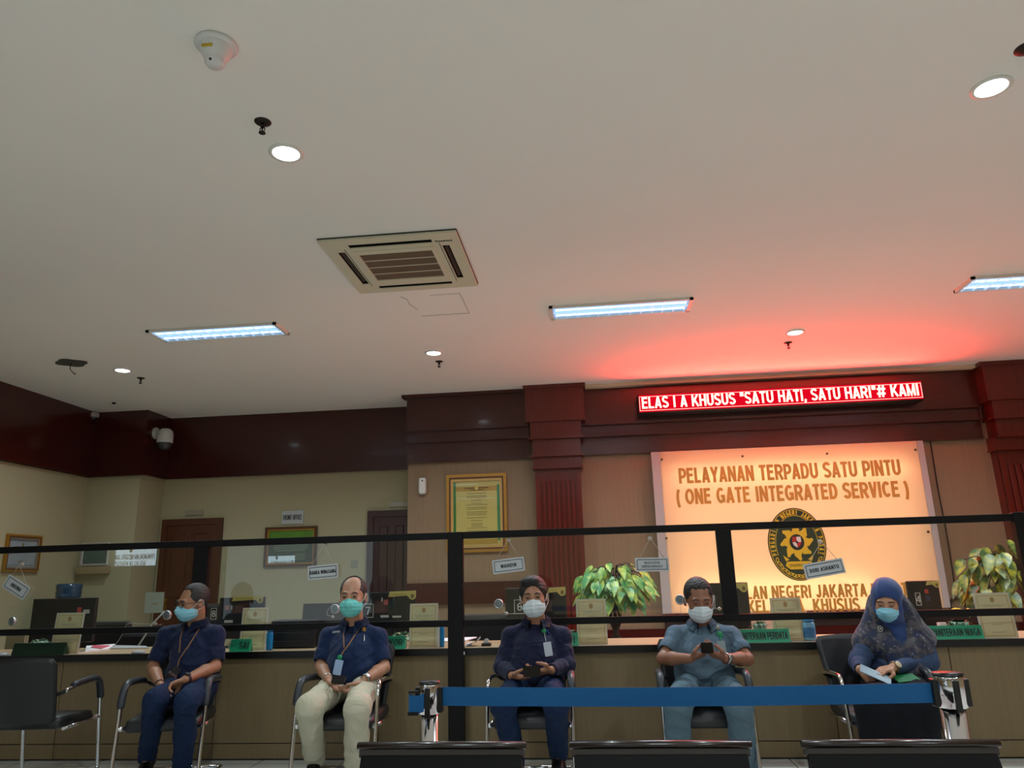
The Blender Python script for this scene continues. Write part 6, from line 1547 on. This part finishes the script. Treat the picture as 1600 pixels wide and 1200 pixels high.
# ------------------------------------------------------------ man with glasses (far left)
S = dict(label='man in navy shirt, glasses and pale blue mask, sitting far left with clasped hands', skin=m_skin[0], hair='thin', hairm=m_hairg, mask=('surg', m_msk_b),
    head=A_(301, 942, 5.06), hrot=(-0.55, 0.10, 0.0), neck=A_(306, 973, 5.12), chest=A_(303, 1010, 5.12), pelvis=A_(300, 1071, 5.06), hs=1.0,
    shoL=A_(261, 992, 5.08), shoR=A_(338, 991, 5.12), elbL=A_(239, 1043, 5.03), elbR=A_(336, 1042, 5.06), wriL=A_(250, 1070, 4.76), wriR=A_(289, 1062, 4.78),
    kneL=A_(241, 1094, 4.62), kneR=A_(290, 1097, 4.62), ankL=A_(231, 1176, 4.86), ankR=A_(284, 1205, 4.80), toeL=(.25, -1, 0), toeR=(.3, -1, 0),
    handL=((.35, -.75, -.35), (.75, .1, -.5), -1, dict(curl=(.5, .7, .4), L=.92, tcurl=.5)),
    handR=((-.75, -.55, -.40), (.2, -.5, -.8), -1, dict(curls=((.15, .1, .05), (.55, .6, .4), (.75, .8, .5), (.8, .8, .5)), L=.95, tcurl=.3)), w=.95)
hips(S, S['pelvis'])
t, Hd, body, lo, hi = person(S)
sh = shirt(S, t, lo, hi, m_navy, 'short', 3); trousers(S, t, lo, hi, m_trn, 4, rk=.068, rc=.060); shoes(S, t)
collar(V(S['neck'])+V((0, -.006, -.002)), .069, m_navy, t, yaw=-.2)
bv = bvh_of(sh); lan = bmesh.new()
for pth in ([(288, 977), (283, 995), (281, 1020)], [(312, 982), (296, 1008), (281, 1030), (278, 1042)]): 
    pp = on_path(bv, pth)
    if len(pp) > 2: ribbon(lan, pp, .009)
link('lanyard', lan, m_lan, t)
card('id_badge', bv, (271, 1054), (.060, .105), -33, mat('dark_badge', (30, 24, 26), rough=0.3), t, ('ID CARD', .022, .07), tm=mat('badge_print', (150, 120, 120), rough=0.5), off=0.045)
b = bmesh.new()
for q in (-1, 1):
    cc = [Hd.p(q*.032+.026*math.cos(a), -.104+.010*abs(math.cos(a))*(1 if q*math.cos(a) > 0 else .2), .000+.018*math.sin(a)) for a in [2*PI*i/18 for i in range(19)]]
    tube(b, cc, .0022, 6); tube(b, [Hd.p(q*.058, -.094, .004), Hd.p(q*.079, -.05, .006), Hd.p(q*.084, .01, .004)], .002, 6)
tube(b, [Hd.p(-.008, -.108, .004), Hd.p(.008, -.108, .004)], .002, 6); link('glasses', b, m_black, t)
band('wristwatch', V(S['wriR']).lerp(V(S['elbR']), .06), V(S['wriR'])-V(S['elbR']), .029, .018, mat('dark_strap', (40, 34, 40), rough=0.4), t, (0, -1, .4))
band('bracelet', V(S['wriL']).lerp(V(S['elbL']), .02), V(S['wriL'])-V(S['elbL']), .029, .010, m_black, t)

# ------------------------------------------------------------ man in cream trousers
S = dict(label='balding man in navy shirt, cream trousers and aqua mask, sitting and holding a phone', skin=m_skin[1], hair='bald', hairm=m_hairg, mask=('surg', m_msk_g),
    head=A_(551, 933, 5.06), hrot=(0.10, -0.02, 0.0), neck=A_(554, 972, 5.13), chest=A_(553, 1012, 5.13), pelvis=A_(552, 1068, 5.08), hs=1.09,
    shoL=A_(513, 995, 5.13), shoR=A_(592, 995, 5.13), elbL=A_(502, 1041, 5.06), elbR=A_(600, 1043, 5.06), wriL=A_(512, 1061, 4.86), wriR=A_(570, 1062, 4.87),
    kneL=A_(482, 1106, 4.62), kneR=A_(557, 1107, 4.62), ankL=A_(491, 1178, 4.86), ankR=A_(556, 1205, 4.80), toeL=(.25, -1, 0), toeR=(0, -1, 0),
    handL=((.72, -.25, -.55), (.55, -.1, .7), 1, dict(curl=(.45, .65, .4), L=1.0, tcurl=.6)),
    handR=((-.72, -.25, -.55), (-.55, -.1, .7), -1, dict(curl=(.45, .65, .4), L=1.0, tcurl=.6)), w=1.05)
hips(S, S['pelvis'], .09)
t, Hd, body, lo, hi = person(S)
sh = shirt(S, t, lo, hi, m_navy2, 'short', 5, belly=.03); trousers(S, t, lo, hi, m_cream_t, 6, rk=.078, rc=.070); shoes(S, t)
collar(V(S['neck'])+V((0, -.006, -.002)), .071, m_navy2, t)
bv = bvh_of(sh); lan = bmesh.new()
for pth in ([(538, 968), (537, 985), (538, 1012)], [(569, 968), (560, 985), (545, 1008), (537, 1018), (534, 1024)]):
    pp = on_path(bv, pth)
    if len(pp) > 2: ribbon(lan, pp, .009)
link('lanyard', lan, m_lan, t)
card('id_badge', bv, (528.5, 1043), (.054, .092), -9, mat('pale_blue_badge', (150, 176, 210), rough=0.3), t)
P, _ = hit(bv, 532, 1027, .008); b = bmesh.new(); M = face_cam(P); lathe(b, [(0, .006), (.014, .005), (.017, .002), (.017, -.002), (0, -.003)], M, 20); link('badge_reel', b, mat('reel_green', (20, 140, 90), rough=0.3), t)
P, _ = hit(bv, 569, 984, .003); b = bmesh.new(); poly_prism(b, ell_pts(.013, .017, 18), 0, .003, face_cam(P)); poly_prism(b, ell_pts(.006, .008, 14), .003, .005, face_cam(P)); link('emblem_pin', b, m_gold, t)
P, _ = hit(bv, 525.5, 988, .004); b = bmesh.new(); text(b, 'ARMES', .020, face_cam(P, roll=.1), ext=.001, off=.02, width=.056); link('chest_print', b, m_num, t)
P, n = hit(bv, 604, 986, .001)
if P:
    b = bmesh.new(); M = Matrix.Translation(P) @ n.to_track_quat('Z', 'Y').to_matrix().to_4x4(); poly_prism(b, ell_pts(.026, .032, 24), 0, .003, M); o = link('sleeve_patch', b, mat('patch_pale', (150, 160, 185), rough=0.6), t)
    b = bmesh.new(); poly_prism(b, ell_pts(.016, .020, 24), .003, .004, M); link('patch_centre', b, m_navy2, o)
b = bmesh.new(); pp = on_path(bv, [(569, 991), (569, 998), (568.5, 1003)], .003); tube(b, pp, .003, 6); link('pen', b, m_steel, t)
b = bmesh.new(); pp = on_path(bv, [(554, 975), (553, 1000), (552, 1030)], .0012, 8); ribbon(b, pp, .026, .0015); link('placket', b, m_navy2, t)
band('wristwatch', V(S['wriR']).lerp(V(S['elbR']), .04), V(S['wriR'])-V(S['elbR']), .030, .020, m_steel, t, (.3, -1, .5), m_steel, .019)
band('bracelet', V(S['wriL']).lerp(V(S['elbL']), .05), V(S['wriL'])-V(S['elbL']), .030, .008, m_steel, t)
phone(A_(529, 1062, 4.775), .085, .055, rot3(0, 0.55, 0.05) @ Matrix.Rotation(0.3, 3, 'X'), label='black phone held low by the man in cream trousers')

# ------------------------------------------------------------ man in long-sleeved navy shirt
S = dict(label='black-haired man in long-sleeved navy shirt and white mask, sitting in the centre with a phone', skin=m_skin[0], hair='full', mask=('kn', m_msk_w),
    head=A_(834, 934, 5.06), hrot=(0.02, -0.02, -0.06), neck=A_(838, 970, 5.13), chest=A_(838, 1012, 5.13), pelvis=A_(836, 1068, 5.08), hs=1.07,
    shoL=A_(798, 993, 5.13), shoR=A_(879, 993, 5.13), elbL=A_(784, 1042, 5.05), elbR=A_(886, 1040, 5.05), wriL=A_(800, 1056, 4.87), wriR=A_(862, 1047, 4.88),
    kneL=A_(786, 1100, 4.62), kneR=A_(868, 1100, 4.62), ankL=A_(803, 1185, 4.88), ankR=A_(872, 1170, 4.90), toeL=(0, -1, 0), toeR=(.08, -1, 0),
    handL=((.80, -.50, -.05), (.2, .0, 1), 1, dict(curl=(.30, .5, .3), L=1.0, tcurl=.7)),
    handR=((-.80, -.50, -.05), (-.3, .3, .8), -1, dict(curls=((.2, .3, .2), (.35, .4, .3), (.5, .5, .4), (.6, .6, .4)), L=1.0, tcurl=.5)), w=1.08, arm=.85)
hips(S, S['pelvis'], .09)
t, Hd, body, lo, hi = person(S)
sh = shirt(S, t, lo, hi, m_navyl, 'long', 8, belly=.02); trousers(S, t, lo, hi, m_trn, 9, rk=.074, rc=.064); shoes(S, t)
collar(V(S['neck'])+V((0, -.006, -.002)), .071, m_navyl, t, open_=.5)
bv = bvh_of(sh)
P, _ = hit(bv, 856.5, 977.5, .003); b = bmesh.new(); sphere(b, P, .012, n=12, sc=(1, .5, 1.2)); link('emblem_pin', b, m_gold, t)
P, _ = hit(bv, 849.5, 987, .006); b = bmesh.new(); lathe(b, [(0, .006), (.014, .005), (.017, .002), (.017, -.002), (0, -.003)], face_cam(P), 20); link('badge_reel', b, MATS['reel_green'], t)
pp = on_path(bv, [(850, 990), (851.5, 997), (853, 1003)], .006); b = bmesh.new(); tube(b, pp, .002, 6); link('badge_cord', b, m_sw, t)
card('id_badge', bv, (856, 1014.5), (.050, .086), 8, mat('white_badge', (180, 190, 200), rough=0.3), t)
b = bmesh.new(); pp = on_path(bv, [(855, 983), (857, 991)], .004); tube(b, pp, .003, 6); link('pen', b, mat('blue_pen', (30, 60, 170), rough=0.3), t)
b = bmesh.new(); pp = on_path(bv, [(838, 985), (836, 1000), (834, 1030)], .0012, 8); ribbon(b, pp, .026, .0015); link('placket', b, m_navyl, t)
phone(A_(831, 1049, 4.750), .105, .062, rot3(0, 0.15, -0.15) @ Matrix.Rotation(PI/2-0.25, 3, 'X') @ Matrix.Rotation(-.12, 3, 'Z'), label='dark phone held sideways by the man in the centre')

# ------------------------------------------------------------ man in grey
S = dict(label='man in blue-grey shirt and trousers, white mask, sitting and looking down at a phone', skin=m_skin[2], hair='short', mask=('kn', m_msk_w),
    head=A_(1092, 938, 5.03), hrot=(0.02, 0.20, 0.0), neck=A_(1096, 974, 5.12), chest=A_(1098, 1012, 5.12), pelvis=A_(1102, 1068, 5.08), hs=1.09,
    shoL=A_(1055, 993, 5.11), shoR=A_(1143, 993, 5.11), elbL=A_(1036, 1029, 4.98), elbR=A_(1168, 1030, 4.98), wriL=A_(1079, 1029, 4.82), wriR=A_(1133, 1029, 4.82),
    kneL=A_(1060, 1099, 4.62), kneR=A_(1155, 1100, 4.62), ankL=A_(1058, 1200, 4.80), ankR=A_(1165, 1200, 4.80), toeL=(-.1, -1, 0), toeR=(.15, -1, 0),
    handL=((.85, -.35, .35), (.3, .1, .95), 1, dict(curl=(.5, .6, .4), L=.95, tcurl=.6)),
    handR=((-.85, -.35, .35), (-.3, .1, .95), -1, dict(curl=(.5, .6, .4), L=.95, tcurl=.6)), w=1.12, slv=.62)
hips(S, S['pelvis'], .095)
t, Hd, body, lo, hi = person(S)
sh = shirt(S, t, lo, hi, m_grey, 'short', 11, belly=.03); trousers(S, t, lo, hi, m_greyt, 12, rk=.080, rc=.072); shoes(S, t)
collar(V(S['neck'])+V((0, -.008, -.004)), .072, m_grey, t, open_=.45)
bv = bvh_of(sh)
P, _ = hit(bv, 1121, 981, .003); b = bmesh.new(); sphere(b, P, .011, n=12, sc=(1, .5, 1.3)); link('emblem_pin', b, mat('pin_silver', (190, 170, 140), rough=0.3, metal=0.7), t)
P, _ = hit(bv, 1124, 993, .007); b = bmesh.new(); lathe(b, [(0, .006), (.017, .005), (.020, .002), (.020, -.002), (0, -.003)], face_cam(P), 20); link('badge_reel', b, MATS['reel_green'], t)
pp = on_path(bv, [(1120, 984), (1121, 990), (1126, 1001), (1128, 1008)], .006); b = bmesh.new(); tube(b, pp, .003, 6); link('badge_cord', b, MATS['reel_green'], t)
card('id_badge', bv, (1127, 1012), (.050, .080), 5, mat('clear_badge', (140, 156, 160), rough=0.15), t)
b = bmesh.new(); pp = on_path(bv, [(1100, 975), (1101, 990), (1103, 1010)], .0012, 8); ribbon(b, pp, .028, .0016); link('placket', b, m_grey, t)
b = bmesh.new(); P, _ = hit(bv, 1134, 996, .001)
pp = on_path(bv, [(1127, 988), (1145, 988)], .0015, 8); ribbon(b, pp, .006, .001); pp = on_path(bv, [(1127, 988), (1128, 1008)], .0015, 6); ribbon(b, pp, .003, .001); pp = on_path(bv, [(1145, 988), (1146, 1008)], .0015, 6); ribbon(b, pp, .003, .001); link('pocket', b, m_grey, t)
band('wristwatch', V(S['wriR']).lerp(V(S['elbR']), .06), V(S['wriR'])-V(S['elbR']), .031, .022, m_steel, t, (.0, -1, .25), m_steel, .020)
phone(A_(1104.5, 1012.5, 4.745), .072, .060, rot3(0, 0.35, 0) @ Matrix.Rotation(PI/2-.5, 3, 'X'), label='dark phone held up in both hands by the man in grey')

# ------------------------------------------------------------ woman in a headscarf
S = dict(label='woman in blue headscarf and dark floral drape, sitting far right with papers', skin=m_skin[1], hair=None, mask=('surg', m_msk_b),
    head=A_(1386, 939, 5.00), hrot=(-0.45, 0.28, 0.06), neck=A_(1397, 982, 5.08), chest=A_(1400, 1014, 5.08), pelvis=A_(1408, 1072, 5.06), hs=.98,
    shoL=A_(1356, 1000, 5.06), shoR=A_(1442, 1000, 5.08), elbL=A_(1343, 1034, 4.98), elbR=A_(1449, 1034, 5.00), wriL=A_(1344, 1046, 4.84), wriR=A_(1396, 1043, 4.82),
    kneL=A_(1368, 1104, 4.62), kneR=A_(1436, 1104, 4.62), ankL=A_(1380, 1200, 4.76), ankR=A_(1440, 1200, 4.76),
    handL=((.25, -.75, -.35), (.85, .1, -.1), -1, dict(curl=(.5, .6, .4), L=.88, tcurl=.5)),
    handR=((-.85, -.40, -.12), (-.2, .1, -.95), 1, dict(curl=(.35, .4, .3), L=.90, tcurl=.4)), w=1.0, arm=.78, sr=1.15)
hips(S, S['pelvis'], .09)
t, Hd, body, lo, hi = person(S)
g = lambda k: V(S[k])
m_tunic = mat('slate_blue_tunic', (52, 68, 96), rough=0.8, var=0.08, vscale=12, bump=0.2, bscale=240, spec=0.2)
sh = shirt(S, t, lo, hi, m_tunic, 'long', 14, belly=.03)
v = Vol(lo-V((.02, .02, 0)), hi, .006)
v.cap(g('hipL'), .13, g('hipR'), .13, .06)
for q in 'LR': v.cap(g('hip'+q), .125, g('kne'+q), .098, .07); v.cap(g('kne'+q), .098, g('ank'+q)+V((0, -.01, 0)), .12, .07)
v.cap((g('kneL')+g('kneR'))/2, .10, (g('ankL')+g('ankR'))/2, .14, .07); v.cut((0, 0, .03), (0, 0, -1))
vlink('skirt', v, mat('black_skirt', (14, 15, 22), rough=0.85, bump=0.2, bscale=240, spec=0.2), t, folds(.003, [(tuple((g('kneL')+g('kneR'))/2-V((0, 0, .2))), .2, .008, 45, (1, 0, 0))], 15, 26), 2)
shoes(S, t)
# headscarf
def mat_drape():
    m = mat('floral_drape', (24, 34, 74), rough=0.75, sheen=0.2); N = m.node_tree.nodes; L = m.node_tree.links
    nz = N['Noise Texture']; nz.inputs['Scale'].default_value = 17; nz.inputs['Detail'].default_value = 6; nz.inputs['Roughness'].default_value = 0.7
    r = N.new('ShaderNodeValToRGB'); e = r.color_ramp.elements; e[0].position = 0.42; e[0].color = rgb(14, 28, 66); e[1].position = 0.50; e[1].color = rgb(30, 32, 46)
    a = r.color_ramp.elements.new(0.58); a.color = rgb(80, 75, 80); a2 = r.color_ramp.elements.new(0.70); a2.color = rgb(44, 44, 56)
    L.new(nz.outputs[0], r.inputs[0])
    vo = N.new('ShaderNodeTexVoronoi'); vo.inputs['Scale'].default_value = 34; L.new(N['Mapping'].outputs[0], vo.inputs[0])
    r2 = N.new('ShaderNodeValToRGB'); r2.color_ramp.elements[0].position = 0.12; r2.color_ramp.elements[0].color = (1, 1, 1, 1); r2.color_ramp.elements[1].position = 0.22; r2.color_ramp.elements[1].color = (0, 0, 0, 1)
    L.new(vo.outputs[0], r2.inputs[0])
    mx = N['Mix']; mu = N.new('ShaderNodeMath'); mu.operation = 'MULTIPLY'; mu.inputs[1].default_value = 0.55; L.new(r2.outputs[0], mu.inputs[0]); L.new(mu.outputs[0], mx.inputs[0])
    L.new(r.outputs[0], mx.inputs[6]); mx.inputs[7].default_value = rgb(130, 136, 160)
    return m
m_hij = mat('royal_blue_scarf', (14, 50, 106), rough=0.7, var=0.12, vscale=10, bump=0.15, bscale=260, sheen=0.2)
v = Vol(lo, hi, .0048)
Hd.e(v, (0, .024, .034), (.094, .112, .106), .02); Hd.e(v, (0, -.004, -.055), (.083, .092, .085), .03)
v.cap(Hd.p(0, .03, -.06), .085, g('neck')+V((0, -.01, .0)), .085, .04)
Hd.e(v, (0, -.085, -.022), (.050, .075, .066), .008, 'sub'); Hd.e(v, (0, -.02, -.01), (.070, .085, .090), .004, 'sub')
v.cap(g('neck')+V((0, 0, .02)), .080, g('neck')+V((0, -.05, -.07)), .075, .04)
vlink('headscarf', v, m_hij, t, folds(.0028, [(tuple(g('neck')+V((0, -.06, .03))), .09, .006, 80, (0.4, 0, 1))], 16, 55), 2)
v = Vol(lo-V((.04, .04, 0)), hi, .0052)
for q, w in (('L', .086), ('R', .088)):
    v.cap(Hd.p((-.055 if q == 'L' else .055), .035, -.02), .060, g('sho'+q)+V((0, 0, -.01)), w*.85, .05)
    v.cap(g('sho'+q)+V((0, 0, -.005)), w*.85, g('sho'+q).lerp(g('elb'+q), .16), w*.92, .05)
v.cap(g('chest')+V((-.06, -.035, .02)), .115, g('chest')+V((.075, -.035, .02)), .115, .06); v.cap(g('chest')+V((0, -.05, 0)), .12, g('pelvis')+V((0, -.085, .09)), .115, .05)
Hd.e(v, (0, -.06, -.02), (.062, .11, .085), .01, 'sub'); v.cap(Hd.p(0, -.02, -.01), .083, Hd.p(0, -.06, .1), .09, .01, 'sub')
Hd.e(v, (0, .02, .03), (.082, .10, .094), .004, 'sub')
v.ell(g('neck')+V((-.012, -.13, -.01)), (.040, .09, .075), None, .02, 'sub')
v.cut(g('pelvis')+V((0, 0, .055)), (0.15, 0, -1)); v.cut(g('shoR')+V((.035, 0, -.02)), (0.75, 0, -0.66)); v.cut(g('shoL')+V((-.08, 0, -.13)), (-0.8, 0, -1))
vlink('scarf_drape', v, mat_drape(), t, folds(.004, [(tuple(g('chest')+V((0, -.15, 0))), .16, .008, 55, (1, 0, .5)), (tuple(g('shoR')), .14, .007, 60, (1, 0, .8))], 17, 30), 2)
P = A_(1374.5, 983, 4.9); cand = [hit(bvh_of(c), 1374.5, 983, .006)[0] for c in t.children if c.name.startswith(('headscarf', 'scarf_drape', 'shirt'))]
cand = [c for c in cand if c]; P = min(cand, key=lambda c: (c-CAMP).length) if cand else P
b = bmesh.new(); M = face_cam(P); ring(b, .016, .018, .010, .012, 0, .004, M, 20); sphere(b, P+V((0, -.003, 0)), .007, n=10); link('brooch', b, m_steel, t)
for q in (-1, 1):
    b = bmesh.new(); sphere(b, Hd.p(q*.031, -.0905, -.0005), .011, n=14, sc=(1.0, .42, .22), M=Hd.R); link('eye', b, m_eye, t)
for q in (-1, 1):
    b = bmesh.new(); tube(b, bezier([Hd.p(q*.014, -.096, .022), Hd.p(q*.032, -.098, .027), Hd.p(q*.048, -.084, .021)], 5), [.0015]+[.003]*9+[.001], 8); link('eyebrow', b, m_hair, t)
band('wristwatch', g('wriR').lerp(g('elbR'), .03), g('wriR')-g('elbR'), .030, .014, mat('gold_bracelet', (180, 140, 80), rough=0.3, metal=0.8), t, (0, -1, .5), mat('watch_face_cream', (200, 180, 150), rough=0.4), .020)
# papers in her hands
P = A_(1368, 1054, 4.74); M = Matrix.Translation(P) @ rot3(0.1, 0, 0).to_4x4() @ Matrix.Rotation(0.55, 4, 'X') @ Matrix.Rotation(-.45, 4, 'Z') @ Matrix.Rotation(.25, 4, 'Y')
t = thing('envelope', 'pale blue folded paper held on the lap of the woman in the headscarf', 'paper', P)
b = bmesh.new(); box(b, -.085, .085, -.035, .035, -.003, .003, M=M, bev=.001); link('sheet', b, mat('pale_blue_sheet', (150, 172, 186), rough=0.6, var=0.2, vscale=25), t)
P = A_(1415, 1058, 4.80); M = Matrix.Translation(P) @ Matrix.Rotation(0.35, 4, 'X') @ Matrix.Rotation(.2, 4, 'Z')
b = bmesh.new(); box(b, -.075, .06, -.05, .03, -.003, .003, M=M, bev=.001); tag(link('folder', b, mat('folder_green', (16, 110, 60), rough=0.5)), 'green folder lying on the lap of the woman in the headscarf', 'folder')
